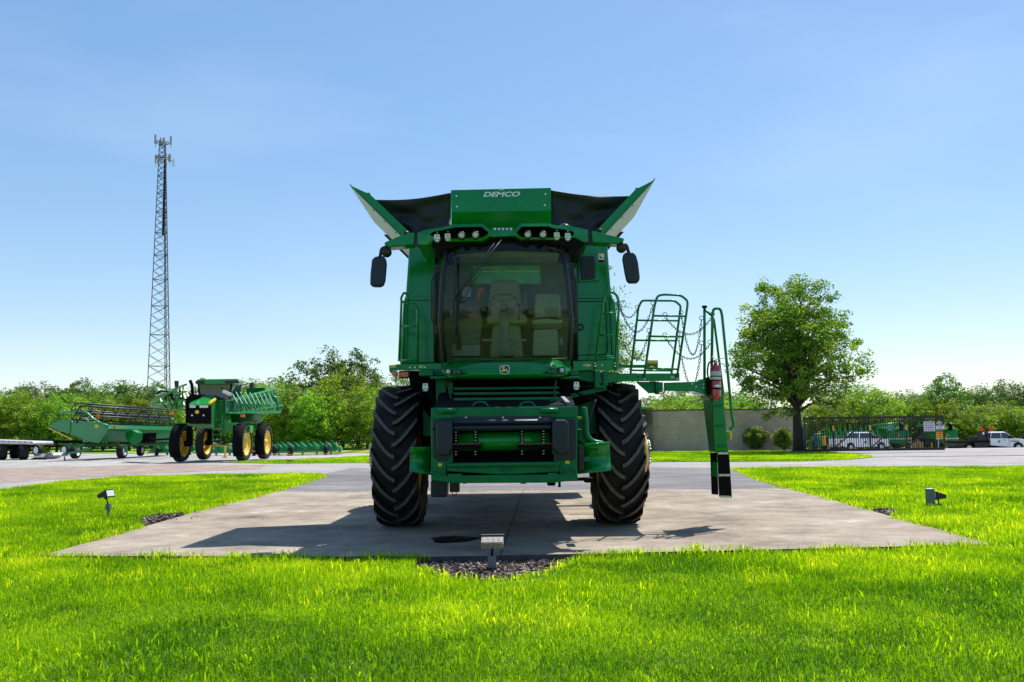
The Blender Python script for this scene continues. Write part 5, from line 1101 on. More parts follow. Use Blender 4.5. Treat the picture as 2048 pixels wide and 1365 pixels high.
# ---------------------------------------------------------------- floodlights
def flood(base, lab, head_c, hw, hh, hd, yaw, tilt, box_c, box_d, stem_b, fins=True, ground_post=True):
    f = thing('floodlight', base, lab, 'floodlight', 'ground floodlights round the pad')
    T0 = Matrix.Translation(-Vector(base)); m = MB(); m.T = T0 @ Matrix.Translation(head_c) @ Matrix.Rotation(yaw, 4, 'Z') @ Matrix.Rotation(tilt, 4, 'X')
    # housing: opens towards +y, finned at the back (-y)
    m.hexa([(-hw, -hd, -hh * .45), (hw, -hd, -hh * .45), (hw, hd, -hh), (-hw, hd, -hh)], [(-hw, -hd * 1.0, hh * .45), (hw, -hd * 1.0, hh * .45), (hw, hd, hh), (-hw, hd, hh)])
    m.box((-hw - .006, hd - .01, -hh - .006), (hw + .006, hd + .012, hh + .006)); m.build('housing', BLK if not fins else mat('dark lamp body', (.012, .012, .014), .5, var=.1), f, bevel=.004)
    m2 = MB(); m2.T = m.T; m2.box((-hw * .86, hd + .013, -hh * .8), (hw * .86, hd + .018, hh * .8)); m2.build('lens', mat('lamp glass', (.75, .78, .82), .12, var=0, coat=1.0), f)
    if fins:
        m3 = MB(); m3.T = m.T
        for k in range(18): x = -hw + .008 + (2 * hw - .016) * k / 17; m3.box((x - .0022, -hd - .035, -hh * .30), (x + .0022, hd * .4, hh * .45 + .028))
        m3.box((-hw, -hd - .012, -hh * .3), (hw, -hd - .002, hh * .46)); m3.build('cooling_fins', mat('cast aluminium', (.50, .49, .46), .5, metal=.3, var=.1), f)
    m4 = MB(); m4.T = T0; m4.tube([Vector(head_c) - Vector((0, 0, hh * .5)), Vector(stem_b)], .012, 8); m4.tube([Vector(head_c) - Vector((0, 0, hh * .7)), Vector(head_c).lerp(Vector(stem_b), .45)], [.035, .014], 8); m4.build('knuckle', BLM, f)
    m5 = MB(); m5.T = T0; m5.cbox(box_c, box_d); m5.build('junction_box', GALV, f, bevel=.006)
    if ground_post: m6 = MB(); m6.T = T0; m6.tube([Vector((box_c[0], box_c[1], base[2] - .1)), Vector((box_c[0] - .0, box_c[1], box_c[2]))], .02, 8); m6.build('stake', GALV, f)
    return f
B = gnd(984, 1140, -.07); Y = B.y
flood(B, 'finned floodlight on a grey box in the mulch, centre front, aimed at the combine', at(985, 1086, Y), .115, .062, .05, 0, R(24), tuple(at(984, 1124, Y)), (.085, .06, .12), at(984, 1112, Y))
B = gnd(217, 1038, -.03); Y = B.y
flood(B, 'black floodlight on a short post in the grass left of the pad, tilted up', at(211, 990, Y), .10, .062, .085, R(-105), R(16), tuple(at(217, 1014, Y)), (.075, .08, .10), at(216, 1008, Y), fins=False)
B = gnd(1876, 1016, -.03); Y = B.y
flood(B, 'black floodlight low in the grass right of the pad, half behind a grey post', at(1876, 992, Y), .10, .065, .09, R(100), R(6), tuple(at(1876, 1011, Y)), (.09, .08, .05), at(1878, 1008, Y), fins=False)
B = gnd(1861.5, 1017, -.03); m = MB(); H = (1017 - 980) * B.y / F_PX; m.box((-.055, -.055, -.1), (.055, .055, H)); m.mi = 1; m.box((-.062, -.062, H), (.062, .062, H + .012)); m.mi = 0; m.box((-.057, -.06, H - .09), (.057, -.056, H - .02))
o = m.build('conduit_post', [GALV, GLV], bevel=.005); o.location = B; tag(o, 'square grey electrical post in the grass right of the pad', 'post')

# ---------------------------------------------------------------- lattice tower
YT = 112.0; tb = at(318, 900, YT); zg = 0.0
tw = thing('cell_tower', (at(318, 880, YT).x, YT, 0), 'tall slim steel lattice tower with antenna panels at its top', 'tower')
L0, L1, R0_, R1_ = at(290, 876, YT), at(319, 284, YT), at(342, 876, YT), at(331, 284, YT)
def leg(k, t):                       # k 0 left, 1 right, 2 rear
    l, r = L0.lerp(L1, t), R0_.lerp(R1_, t)
    if t > .62: q = .62; l0, r0 = L0.lerp(L1, q), R0_.lerp(R1_, q); l.x = l0.x + (L1.x - l0.x) * (t - q) / (1 - q); r.x = r0.x + (R1_.x - r0.x) * (t - q) / (1 - q)
    return l if k == 0 else r if k == 1 else (l + r) / 2 + Vector((0, (r.x - l.x) * .87, 0))
mt = loc_mb(tw.location); STD = mat('dark tower steel', (.085, .10, .125), .6, metal=.3, var=.15)
nseg = 46; ts = [0]
while ts[-1] < 1 and len(ts) < 60: ts.append(min(1, ts[-1] + .042 * (1 - .62 * ts[-1])))
for k in range(3): mt.tube([leg(k, t) for t in ts], .055, 6)
for i in range(len(ts) - 1):
    for k in range(3):
        j = (k + 1) % 3; a0, a1, b0x, b1x = leg(k, ts[i]), leg(k, ts[i + 1]), leg(j, ts[i]), leg(j, ts[i + 1])
        mt.beam(a0, b1x, .045, .045); mt.beam(b0x, a1, .045, .045)
        if i % 3 == 0: mt.beam(a0, b0x, .06, .06)
mt.build('lattice_mast', STD, tw)
m = loc_mb(tw.location); m.box(at(326.5, 470, YT + .4), at(330.5, 322, YT + .8)); q = [at(330, 800, YT + .5), at(329, 470, YT + .5)]; m.beam(q[0], q[1], .12, .05); m.build('cable_run', BLM, tw)
for (y, w_) in ((286, 13), (316, 13)):
    m = loc_mb(tw.location); c = at(325, y, YT + .3); rr_ = w_ * YT / F_PX
    m.tube([c + Vector((math.cos(a) * rr_, math.sin(a) * rr_, 0)) for a in np.linspace(0, 2 * math.pi, 12, endpoint=False)], .05, 5, closed=True)
    for a in np.linspace(0, 2 * math.pi, 6, endpoint=False): m.beam(c, c + Vector((math.cos(a) * rr_, math.sin(a) * rr_, .1)), .06, .06)
    m.build('antenna_platform', STD, tw)
APN = mat('antenna grey', (.30, .32, .33), .6, var=.1)
for (x0, y0, x1, y1, dy) in ((309, 270, 313, 288, 0), (340, 273, 344, 290, 0), (320, 276, 323, 288, .9), (326, 276, 330, 287, -.6), (310, 310, 313, 327, 0), (315, 311, 317, 328, .8), (337, 309, 342, 324, 0), (332, 309, 334, 326, -.7), (318, 309, 320, 324, -.8)):
    m = loc_mb(tw.location); A, B = at(x0, y1, YT + .3 + dy), at(x1, y0, YT + .3 + dy); m.box((A.x, A.y - .1, A.z), (B.x, A.y + .1, B.z)); m.box(((A.x + B.x) / 2 - .03, A.y + .1, A.z - .4), ((A.x + B.x) / 2 + .03, A.y + .16, B.z + .1)); m.build('antenna_panel', APN, tw)
m = loc_mb(tw.location); c = at(345, 322, YT); [m.tube([c + Vector((k * .12, 0, -.8)), c + Vector((k * .12, 0, .4))], .02, 4) for k in range(3)]; m.beam(at(338, 322, YT), at(346, 322, YT), .05, .05); m.build('whip_antenna', STD, tw)
# ---------------------------------------------------------------- self-propelled sprayer
Y0 = 47.0; rc = Vector((at(427, 900, Y0).x, Y0 + 1.9, 0))
sp_ = thing('field_sprayer', rc, 'tall green self-propelled sprayer on narrow yellow wheels parked on the gravel', 'sprayer')
GB = mat('sunlit green paint', (0.010, 0.25, 0.03), .3, coat=.6, var=.08)  # sunlit look of the sprayer's green put into a brighter base colour
TEAL = mat('boom paint', (0.015, 0.25, 0.085), .35, coat=.5, var=.1)
def A_(lst, Y): return [at(q[0], q[1], q[2] if len(q) > 2 else Y) for q in lst]
for (px, Y, s) in ((363, Y0, -1), (487, Y0, 1), (409, Y0 + 3.9, -1), (529, Y0 + 3.9, 1)):
    c = at(px, 885, Y); wheel((c.x, Y, .97), .97, .44, s, sp_, rc, n_l=26, rim_r=.69, lug_h=.045, lw=.05)
m = loc_mb(rc); m.hexa(A_([(378, 848), (421, 848), (421, 848, Y0 + 2.2), (378, 848, Y0 + 2.2)], Y0 - .7), A_([(379, 811), (421, 810), (433, 800, Y0 + 1.2), (382, 800, Y0 + 1.2)], Y0 - .7)); m.build('grille_block', BLM, sp_, bevel=.03)
m = loc_mb(rc); hd_ = A_([(378, 810), (421, 809), (434, 799, Y0 + .3), (430, 791, Y0 + .8), (396, 792, Y0 + .8), (382, 804, Y0 + .1)], Y0 - .75); c = sum(hd_, Vector()) / 6; m.add(hd_ + [c + Vector((0, 0, .12))], [(i, (i + 1) % 6, 6) for i in range(6)], True); m.prism([v - Vector((0, 0, .06)) for v in hd_], (0, 0, .05)); m.build('hood', GB, sp_)
m = loc_mb(rc); m.hexa(A_([(417, 809), (421, 809), (434, 801, Y0 + .3), (431, 799, Y0 + .3)], Y0 - .77), shift(A_([(417, 809), (421, 809), (434, 801, Y0 + .3), (431, 799, Y0 + .3)], Y0 - .77), (0, 0, .1))); m.build('hood_stripe', YEL, sp_)
m = loc_mb(rc); m.hexa(A_([(421.5, 854), (428, 858), (440, 850, Y0 + 1.0), (433, 850, Y0 + 1.0)], Y0 - .6), A_([(422, 812), (427, 808), (436, 802, Y0 + 1.0), (430, 802, Y0 + 1.0)], Y0 - .6)); m.build('side_panel', GB, sp_)
for a, b in ((379.5, 391), (399, 416)): m = loc_mb(rc); m.prism(A_([(a, 811), (b, 811), (b, 816), (a, 816)], Y0 - .76), (0, .04, 0)); m.build('headlight', LENW, sp_)
m = loc_mb(rc); m.prism([at(394, 824.5, Y0 - .75) + Vector((math.cos(a) * .11, 0, math.sin(a) * .10)) for a in np.linspace(0, 6.28, 12, endpoint=False)], (0, .03, 0)); m.build('badge', YEL, sp_)
for q in ((370, 830), (384, 831), (407, 831)): m = loc_mb(rc); m.cyl(at(q[0], q[1], Y0 - .74), at(q[0], q[1], Y0 - .70), .05, 8); m.build('marker_light', LENW, sp_)
# cab
yc0, yc1 = Y0 + .9, Y0 + 2.7
m = loc_mb(rc); m.hexa(A_([(402, 830), (458, 830), (474, 826, yc1), (425, 826, yc1)], yc0), A_([(397, 768), (464, 768), (482, 769, yc1), (424, 769, yc1)], yc0 - .1)); m.build('cab_glass', mat('dusky cab glass', (.035, .06, .085), .08, var=.2, scale=1.5, coat=1.0), sp_, bevel=.04)
m = loc_mb(rc)
for q in (((397, 768), (402, 830)), ((463, 768), (457, 830))): m.cut().tube(A_(q, yc0 - .07), .06, 6)
m.cut().tube(A_([(482, 769), (474, 826)], yc1), .06, 6); m.cut().beam(at(440, 775, yc0 - .15), at(458, 786, yc0 - .15), .03, .03); m.build('cab_pillar', BLK, sp_)
m = loc_mb(rc); m.hexa(A_([(391, 769), (478, 768), (486, 768, yc1 + .1), (420, 768, yc1 + .1)], yc0 - .35), A_([(394, 759), (476, 758), (485, 760, yc1 + .1), (420, 760, yc1 + .1)], yc0 - .3)); m.build('cab_roof', GB, sp_, bevel=.05)
m = loc_mb(rc); m.prism(A_([(391, 762), (408, 762), (408, 768), (391, 768)], yc0 - .4), (0, .04, 0)); m.cut().prism(A_([(450, 762), (478, 762), (478, 767), (450, 767)], yc0 - .4), (0, .04, 0)); m.build('roof_light_bar', BLK, sp_)
m = loc_mb(rc); m.prism(A_([(400, 756), (409, 756), (409, 759), (400, 759)], yc0 - .2), (0, .3, 0)); m.build('receiver', YEL, sp_, bevel=.02)
m = loc_mb(rc); m.tube(rp(A_([(386, 800), (385, 785), (384, 770), (380, 761)], Y0 + .8), .2), .09, 8); m.build('exhaust_stack', BLM, sp_)
m = loc_mb(rc); m.prism(A_([(371, 800), (382, 788), (398, 792), (384, 806), (379, 848), (371, 848)], Y0 + .2), (0, 1.4, 0)); m.build('engine_side', BLM, sp_)
m = loc_mb(rc); m.prism(A_([(434, 800), (444, 800), (449, 850), (436, 850)], Y0 + .6), (0, 1.2, 0)); m.build('cab_base', GB, sp_)
for q in (((348, 762), (356.5, 762), (356, 775), (349, 775)), ((498, 766), (507, 766), (507, 778), (498, 778))): m = loc_mb(rc); m.prism(A_(q, Y0 + .3), (0, .12, 0)); m.build('mirror', BLK, sp_, bevel=.03)
m = loc_mb(rc); m.tube(A_([(352, 775), (352, 790), (372, 800)], Y0 + .4), .03, 6); m.cut().tube(A_([(498, 772), (490, 776), (484, 790)], Y0 + .4), .03, 6); m.build('mirror_bracket', BLK, sp_)
m = loc_mb(rc); m.prism(A_([(356, 846), (374, 846), (430, 848), (445, 852), (445, 858), (420, 856), (385, 856), (380, 868), (374, 868), (372, 858), (356, 860)], Y0 - .1), (0, .35, 0))
m.prism(A_([(445, 845), (478, 848), (500, 852), (500, 866), (445, 866)], Y0), (0, .6, 0)); m.box((rc.x - .5, Y0 + .2, 1.75), (rc.x + .5, Y0 + 4.6, 2.1)); m.cut().box((rc.x - 1.6, Y0 + 3.7, 1.75), (rc.x + 1.6, Y0 + 4.1, 2.05)); m.build('chassis_frame', GB, sp_, bevel=.02)
for (px, Y, sg) in ((379, Y0, 1), (472, Y0, -1), (420, Y0 + 3.9, 1), (520, Y0 + 3.9, -1)): m = loc_mb(rc); c = at(px, 885, Y); m.beam((c.x, Y, 1.9), (c.x, Y, .85), .22, .30); m.cyl((c.x - sg * .25, Y, .97), (c.x, Y, .97), .16, 12); m.build('wheel_strut', BLM, sp_)
m = loc_mb(rc); m.box((rc.x - 1.25, Y0 + 2.9, 2.1), (rc.x + 1.25, Y0 + 4.6, 3.35)); m.build('solution_tank', mat('tank green', (0.008, .11, .03), .4, var=.1), sp_, bevel=.15)
for (px, Y) in ((487, Y0), (529, Y0 + 3.9), (363, Y0)):
    m = loc_mb(rc); c = at(px, 885, Y); m.lathe([(1.06, -.26), (1.06, .26)], (c.x, Y, .97), (1, 0, 0), 16, a0=R(-100), a1=R(40)); m.build('fender', BLM, sp_, solid=.04)
m = loc_mb(rc)
for a in (((426, 828), (425, 892)), ((445, 828), (441, 892))): m.tube(A_(a, Y0 - .2), .025, 6)
for k in range(6): y = 840 + k * 10; m.beam(at(426, y, Y0 - .2), at(443, y, Y0 - .2), .16, .03)
m.build('ladder', GB, sp_)
for q in ((343, 827), (485, 832)): m = loc_mb(rc); m.prism(A_([(q[0] - 4, q[1] - 3), (q[0] + 4, q[1] - 3), (q[0] + 4, q[1] + 3), (q[0] - 4, q[1] + 3)], Y0 - .3), (0, .05, 0)); m.build('turn_signal', ORG, sp_)
def truss(name, c4a, c4b, n, r_, mats, seedn=0):
    m = loc_mb(rc)
    for k in range(4): m.beam(c4a[k], c4b[k], r_ * 1.6, r_ * 1.6)
    for i in range(n):
        t0, t1 = i / n, (i + 1) / n
        for k in range(4):
            j = (k + 1) % 4; p, q = Vector(c4a[k]).lerp(Vector(c4b[k]), t0), Vector(c4a[j]).lerp(Vector(c4b[j]), t1); m.beam(p, q, r_, r_)
            if i % 2 == 0: m.beam(p, Vector(c4a[j]).lerp(Vector(c4b[j]), t0), r_, r_)
    return m.build(name, mats, sp_)
for dz, dyy in ((0, 0), (.35, .35)):
    truss('boom_section', shift(A_([(452, 826), (452, 802), (470, 800, Y0 + .5), (470, 826, Y0 + .5)], Y0 - .2), (0, dyy, 0)), shift(A_([(556, 824), (540, 790), (548, 788, Y0 + 6.0), (562, 822, Y0 + 6.0)], Y0 + 5.4), (0, dyy, dz)), 11, .05, TEAL)
m = loc_mb(rc)
for k in range(9): t = k / 9; p = at(462 + 84 * t, 784 + 4 * t, Y0 + .4 + 5 * t); q = at(476 + 80 * t, 808 + 2 * t, Y0 + .1 + 5 * t); m.cut().beam(p, q, .06, .05)
m.build('boom_strut', TEAL, sp_)
m = loc_mb(rc); m.beam(at(447, 783, Y0 + .2), at(462, 790, Y0), .16, .14); m.build('boom_tip', STL, sp_)
m = loc_mb(rc); m.tube(rp(A_([(540, 792), (552, 795), (558, 822), (545, 826)], Y0 + 5.5), .3), .07, 6); m.cut().tube(A_([(452, 827), (560, 826, Y0 + 5.4)], Y0 - .2), .06, 6); m.cut().prism(A_([(492, 776), (530, 776), (534, 800), (496, 800)], Y0 + 4.9), (0, .3, 0)); m.build('boom_cradle', G, sp_)
for dz in (0, .4): truss('boom_section', shift(A_([(302, 812), (312, 792), (322, 790, Y0 + 4.4), (312, 812, Y0 + 4.4)], Y0 + 4.0), (dz * .6, -dz, 0)), shift(A_([(372, 816), (366, 786), (372, 784, Y0 + 1.0), (378, 812, Y0 + 1.0)], Y0 + .6), (0, 0, dz)), 8, .055, GB)
m = loc_mb(rc)
for (a, b) in (((350, 784), (352, 820)), ((332, 790), (345, 818)), ((362, 782), (340, 822)), ((318, 796), (330, 816)), ((305, 810), (370, 820)), ((300, 805), (345, 783))): m.cut().beam(at(a[0], a[1], Y0 + 1.6), at(b[0], b[1], Y0 + 1.3), .10, .09)
m.build('boom_fold_link', GB, sp_)
m = loc_mb(rc); m.tube(rp(A_([(314, 788), (320, 782), (340, 784), (346, 800), (352, 812)], Y0 + 1.8), .3), .05, 6); m.cut().tube(rp(A_([(330, 800), (335, 790), (345, 794), (350, 806)], Y0 + 1.5), .3), .04, 6); m.build('spray_hose', BLM, sp_)

# ---------------------------------------------------------------- draper header on its transport cart
hl_ = Vector((at(180, 900, 54).x, 54.5, 0))
hd = thing('harvester_header', hl_, 'wide green grain header with a black bat reel resting on a transport cart', 'header')
YA, YB = 54.0, 64.0
def Lr(px, py, t): return at(px, py, YA + (YB - YA) * t)
m = loc_mb(hl_); m.prism(A_([(93.7, 852.7), (117, 841), (137.6, 840.3), (141.3, 844), (139, 867.4), (131.8, 866.6), (114, 861.5)], YA), (.12, .16, 0)); m.build('crop_divider', TEAL, hd, bevel=.04)
m = loc_mb(hl_); m.prism(A_([(142.8, 844), (146.4, 841.8), (164, 843), (202, 846.9), (210.8, 849), (210.8, 857), (193.3, 884), (188.9, 886.4), (175.7, 884), (140.6, 870)], YA - .05), (.15, .22, 0)); m.build('end_shield', TEAL, hd, bevel=.05)
m = loc_mb(hl_); m.prism(A_([(95, 857), (98, 856), (145, 879), (142, 880)], YA - .03), (0, .05, 0)); m.build('divider_rod', YEL, hd)
m = loc_mb(hl_); m.prism([at(193, 853, YA - .08) + Vector((math.cos(a) * .12, 0, math.sin(a) * .11)) for a in np.linspace(0, 6.28, 12, endpoint=False)], (0, .02, 0)); m.build('badge', YEL, hd)
m = loc_mb(hl_); m.hexa([Lr(208, 850, 0), Lr(208, 858, 0), Lr(208, 858, .03), Lr(208, 850, .03)], [Lr(356, 854, 1), Lr(356, 861, 1), Lr(356, 861, 1.03), Lr(356, 854, 1.03)]); m.build('top_beam', TEAL, hd)
m = loc_mb(hl_); m.hexa([Lr(206, 858, .02), Lr(192, 884, .02), Lr(165, 884, .25), Lr(178, 858, .25)], [Lr(356, 861, 1), Lr(352, 884, 1), Lr(330, 884, 1.2), Lr(335, 860, 1.2)]); m.build('back_sheet', GD, hd)
m = loc_mb(hl_); m.prism(A_([(250, 865), (262, 860), (273, 866), (272, 880), (262, 890), (250, 878)], YA + 2.2), (.3, .3, 0)); m.build('drive_shield', G, hd, bevel=.05)
m = loc_mb(hl_); m.prism(A_([(280, 868), (300, 866), (298, 885), (282, 886)], YA + 3.0), (.3, .3, 0)); m.cut().tube(A_([(276, 872), (310, 880), (345, 878)], YA + 3), .08, 6); m.build('gearbox', BLM, hd)
for q, mm_ in (((215, 218, 854, 858), YEL), ((226, 232, 853, 857), REDL), ((192, 198, 829, 838), ORG)): m = loc_mb(hl_); m.prism(A_([(q[0], q[2]), (q[1], q[2]), (q[1], q[3]), (q[0], q[3])], YA + .4), (0, .05, 0)); m.build('marker', mm_, hd)
# reel
def star(t, cx, cy, rad, n=6): c = Lr(cx, cy, t); return c, [c + Vector((-math.cos(a) * .83 * rad, math.cos(a) * .56 * rad, math.sin(a) * rad)) for a in np.linspace(.3, .3 + 2 * math.pi, n, endpoint=False)]
m = loc_mb(hl_); c0, s0 = star(.0, 152, 826, .62); c1, s1 = star(1.0, 338, 836, .62)
m.tube([c0, c1], .09, 8); m.build('reel_tube', IRON, hd)
for p, q in zip(s0, s1): m = loc_mb(hl_); m.tube([p, q], .055, 6); m.build('reel_bat', IRON, hd)
for i in range(9):
    t = i / 8; m = loc_mb(hl_); cc = c0.lerp(c1, t); P6 = [p.lerp(q, t) for p, q in zip(s0, s1)]
    for k in range(6): m.beam(cc, P6[k], .06, .05); m.beam(P6[k], P6[(k + 1) % 6], .04, .04) if i in (0, 8) else None
    m.build('reel_spider', IRON, hd)
m = loc_mb(hl_)
for p, q in zip(s0, s1):
    for i in range(46): t = (i + .5) / 46; b = p.lerp(q, t); m.tube([b, b + Vector((-.05, .03, -.20))], .012, 3)
m.build('reel_tines', IRON, hd)['kind'] = 'stuff'
m = loc_mb(hl_); m.tube(rp([Lr(118, 826, 0), Lr(150, 823, 0), Lr(172, 824, 0), Lr(186, 838, 0), Lr(208, 851, 0)], .5), .07, 8); m.cut().tube([Lr(170, 828, 0), Lr(196, 843, 0)], .05, 6); m.cut().tube([Lr(330, 836, 1), Lr(345, 838, 1), Lr(356, 856, 1)], .08, 6); m.build('reel_arm', TEAL, hd)
m = loc_mb(hl_); m.cyl(Lr(166, 834, 0), Lr(178, 841, 0), .07, 8); m.build('lift_cylinder', STL, hd)
# cart under it
ct = thing('header_cart', (hl_.x, 55.5, 0), 'low green transport cart with small wheels and a drawbar carrying the grain header', 'trailer')
def cart_wheel(root, px, py, r, w_, Y, yaw=0, rim=WHT, nm='wheel'):
    c = at(px, py, Y); T = Matrix.Translation(c - Vector(root.location)) @ Matrix.Rotation(yaw, 4, 'Z')
    m = MB(); m.T = T; m.lathe([(0, w_ * .35), (r * .3, w_ * .38), (r * .55, w_ * .42), (r * .6, w_ * .5)], (0, 0, 0), (1, 0, 0), 20); m.lathe([(0, -w_ * .35), (r * .55, -w_ * .42)], (0, 0, 0), (1, 0, 0), 20); wh_ = m.build(nm, rim, root)
    m = MB(); m.T = T; m.lathe([(r * .58, -w_ / 2), (r * .9, -w_ * .52), (r, -w_ * .35), (r, w_ * .35), (r * .9, w_ * .52), (r * .58, w_ / 2)], (0, 0, 0), (1, 0, 0), 24); m.build('tyre', RUB, wh_)
def cwz(px, Y, r): return at(px, 900, Y).x
for (px, Y, r, w_) in ((244, 56.0, .47, .36), (281, 63.0, .40, .3), (151, 57.5, .46, .36)):
    c = Vector((at(px, 905, Y).x, Y, r)); T = Matrix.Translation(c - Vector(ct.location)); 
    m = MB(); m.T = T; m.lathe([(0, w_ * .30), (r * .3, w_ * .34), (r * .55, w_ * .42), (r * .6, w_ * .5)], (0, 0, 0), (1, 0, 0), 20); m.lathe([(0, -w_ * .35), (r * .55, -w_ * .42)], (0, 0, 0), (1, 0, 0), 20); wh_ = m.build('wheel', WHT, ct)
    m = MB(); m.T = T; m.lathe([(r * .58, -w_ / 2), (r * .9, -w_ * .52), (r, -w_ * .35), (r, w_ * .35), (r * .9, w_ * .52), (r * .58, w_ / 2)], (0, 0, 0), (1, 0, 0), 24); m.build('tyre', RUB, wh_)
m = loc_mb(ct.location); m.beam(Lr(135, 891, .0), Lr(330, 890, 1), .2, .16); m.beam(Lr(250, 889, .1), Lr(252, 905, .1), .12, .12); m.beam(Lr(150, 889, .1), Lr(152, 905, .3), .12, .12); m.beam((at(150, 900, 57.5).x, 57.5, .46), (at(244, 900, 56).x, 56.0, .47), .14, .14); m.build('cart_frame', GD, ct)
m = loc_mb(ct.location); m.beam(at(124, 910, 54), at(180, 899, 54.5), .14, .14); m.mi = 1; m.cyl(at(128, 906, 54), at(130, 922, 54), .05, 8); m.box(at(124, 921, 54), at(135, 923, 54.3)); m.build('drawbar', [TEAL, STL], ct)

# ---------------------------------------------------------------- flatbed trailer, ramp, low black trailer
ft = thing('flatbed_trailer', (at(30, 900, 57.5).x, 58, 0), 'grey aluminium flatbed trailer deck on dual wheels, cut off by the left edge', 'trailer')
m = loc_mb(ft.location); m.prism(A_([(-190, 874), (66, 883.5), (69, 886), (68, 889.5), (-190, 884)], 57.0), (0, 2.4, 0)); m.build('deck', ALU, ft, bevel=.02)
m = loc_mb(ft.location)
for k in range(12): p = at(-60 + k * 11, 881.5 + (k * 11 - 60) * .037 + 1.5, 56.97); m.cut().cbox(p, (.09, .03, .07))
m.build('side_reflector', REDL, ft)
m = loc_mb(ft.location); m.beam(at(-190, 893, 58), at(60, 895, 58), .2, .25); m.build('chassis_beam', BLM, ft)
for px, Y in ((4, 57.2), (47, 57.2), (30, 59.0), (-14, 59.0)): 
    r, w_ = .48, .5; c = Vector((at(px, 905, Y).x, Y, r)); T = Matrix.Translation(c - Vector(ft.location)) @ Matrix.Rotation(R(90) - R(52), 4, 'Z')
    m = MB(); m.T = T; m.lathe([(0, w_ * .15), (r * .2, w_ * .16), (r * .3, w_ * .30), (r * .55, w_ * .42), (r * .62, w_ * .5)], (0, 0, 0), (1, 0, 0), 20); wh_ = m.build('wheel', ALU, ft)
    m = MB(); m.T = T; m.lathe([(r * .6, -w_ / 2), (r * .9, -w_ * .52), (r, -w_ * .35), (r, w_ * .35), (r * .9, w_ * .52), (r * .6, w_ / 2)], (0, 0, 0), (1, 0, 0), 24); m.build('tyre', RUB, wh_)
rt = thing('folding_ramp', gnd(85, 918), 'low slatted metal loading ramp lying on the gravel left of the header', 'ramp')
m = loc_mb(rt.location); Yq = rt.location.y
m.prism([gnd(62, 919), gnd(92, 919), gnd(103, 916), gnd(72, 916)], (0, 0, .05)); m.build('base_plate', BLM, rt)
m = loc_mb(rt.location)
for k in range(6): m.cut().beam(at(66 + k * 1.0, 917 - k * 1.8, Yq + .3 * k), at(92 + k * .5, 917 - k * 1.8, Yq + .3 * k), .1, .03)
m.build('slat', ALU, rt)
m = loc_mb(rt.location); m.prism(A_([(86, 919), (92, 906), (104, 906), (107, 911), (98, 917)], Yq + .2), (.1, 1.2, 0)); m.build('side_sheet', GLV, rt)
bt = thing('low_trailer', (at(110, 900, 68).x, 68, 0), 'long low black implement trailer behind the flatbed', 'trailer')
m = loc_mb(bt.location); m.prism(A_([(40, 881), (165, 881), (165, 887), (40, 887)], 68), (0, .4, 0)); m.beam(at(60, 893, 68.5), at(180, 893, 68.5), .12, .12); m.build('main_beam', BLM, bt)
for px in (75, 131): 
    r, w_ = .44, .3; c = Vector((at(px, 900, 67.6).x, 67.6, r)); T = Matrix.Translation(c - Vector(bt.location)) @ Matrix.Rotation(R(65), 4, 'Z')
    m = MB(); m.T = T; m.lathe([(0, w_ * .3), (r * .55, w_ * .42), (r * .62, w_ * .5)], (0, 0, 0), (1, 0, 0), 18); m.lathe([(0, -w_ * .3), (r * .55, -w_ * .42), (r * .62, -w_ * .5)], (0, 0, 0), (1, 0, 0), 18); wh_ = m.build('wheel', WHT, bt)
    m = MB(); m.T = T; m.lathe([(r * .6, -w_ / 2), (r * .9, -w_ * .52), (r, -w_ * .35), (r, w_ * .35), (r * .9, w_ * .52), (r * .6, w_ / 2)], (0, 0, 0), (1, 0, 0), 20); m.build('tyre', RUB, wh_)
m = loc_mb(bt.location); m.cbox(at(86, 892, 67.9), (.12, .05, .12)); m.build('marker_light', ORG, bt)

# ---------------------------------------------------------------- corn heads parked in rows
def corn_head(px0, px1, ytop, yb, Y, dY, n, lab, h_s=.62, base_z=None, sx=-.55):
    a, b = at(px0, yb, Y), at(px1, yb, Y + dY); zb = float(terrain((a.x + b.x) / 2, Y)) if base_z is None else base_z
    r0 = Vector(((a.x + b.x) / 2, (a.y + b.y) / 2, zb)); t = thing('corn_header', r0, lab, 'corn header', 'corn headers parked in a row')
    top = at(px0, ytop, Y).z; z1 = at(px0, yb, Y).z
    m = loc_mb(r0); A, B = Vector((a.x, a.y, z1)), Vector((b.x, b.y, z1)); m.beam(A, B, .35, .22); m.beam(A + Vector((0, .6, .25)), B + Vector((0, .6, .25)), .25, .3); m.beam(A - Vector((0, .5, .15)), B - Vector((0, .5, .15)), .1, .1)
    for k in range(4): p = A.lerp(B, (k + .5) / 4); m.beam(p, Vector((p.x, p.y, zb)), .12, .12)
    m.build('frame', TEAL, t)
    for k in range(n):
        p = A.lerp(B, (k + .5) / n); H = top - z1; m = loc_mb(r0)
        q = [p + Vector((-.02, -.3, 0)), p + Vector((.36, -.3, .02)), p + Vector((.30, .4, .1)), p + Vector((0, .4, .1))]; tp = p + Vector((sx * .35, -.35, H))
        m.add(q + [tp, tp + Vector((.05, .05, .02))], [(0, 1, 5, 4), (1, 2, 5), (2, 3, 4, 5), (3, 0, 4), (3, 2, 1, 0)], False); m.build('snout', TEAL if k % 2 else G, t)
    for k in range(2):
        p = A.lerp(B, .2 + .6 * k); m = loc_mb(r0); m.lathe([(0, -.1), (.2, -.12), (.34, -.1), (.36, 0), (.34, .1), (.2, .12), (0, .1)], (p.x, p.y - .4, zb + .36), (1, .4, 0), 18); m.build('carrier_wheel', RUB, t)
    return t
corn_head(562, 676, 884, 900, 60, 1.5, 9, 'green corn header with nine upright snouts parked left of the combine')
corn_head(498, 566, 888, 902, 61, 1.0, 6, 'green corn header parked right behind the rear wheel of the sprayer')
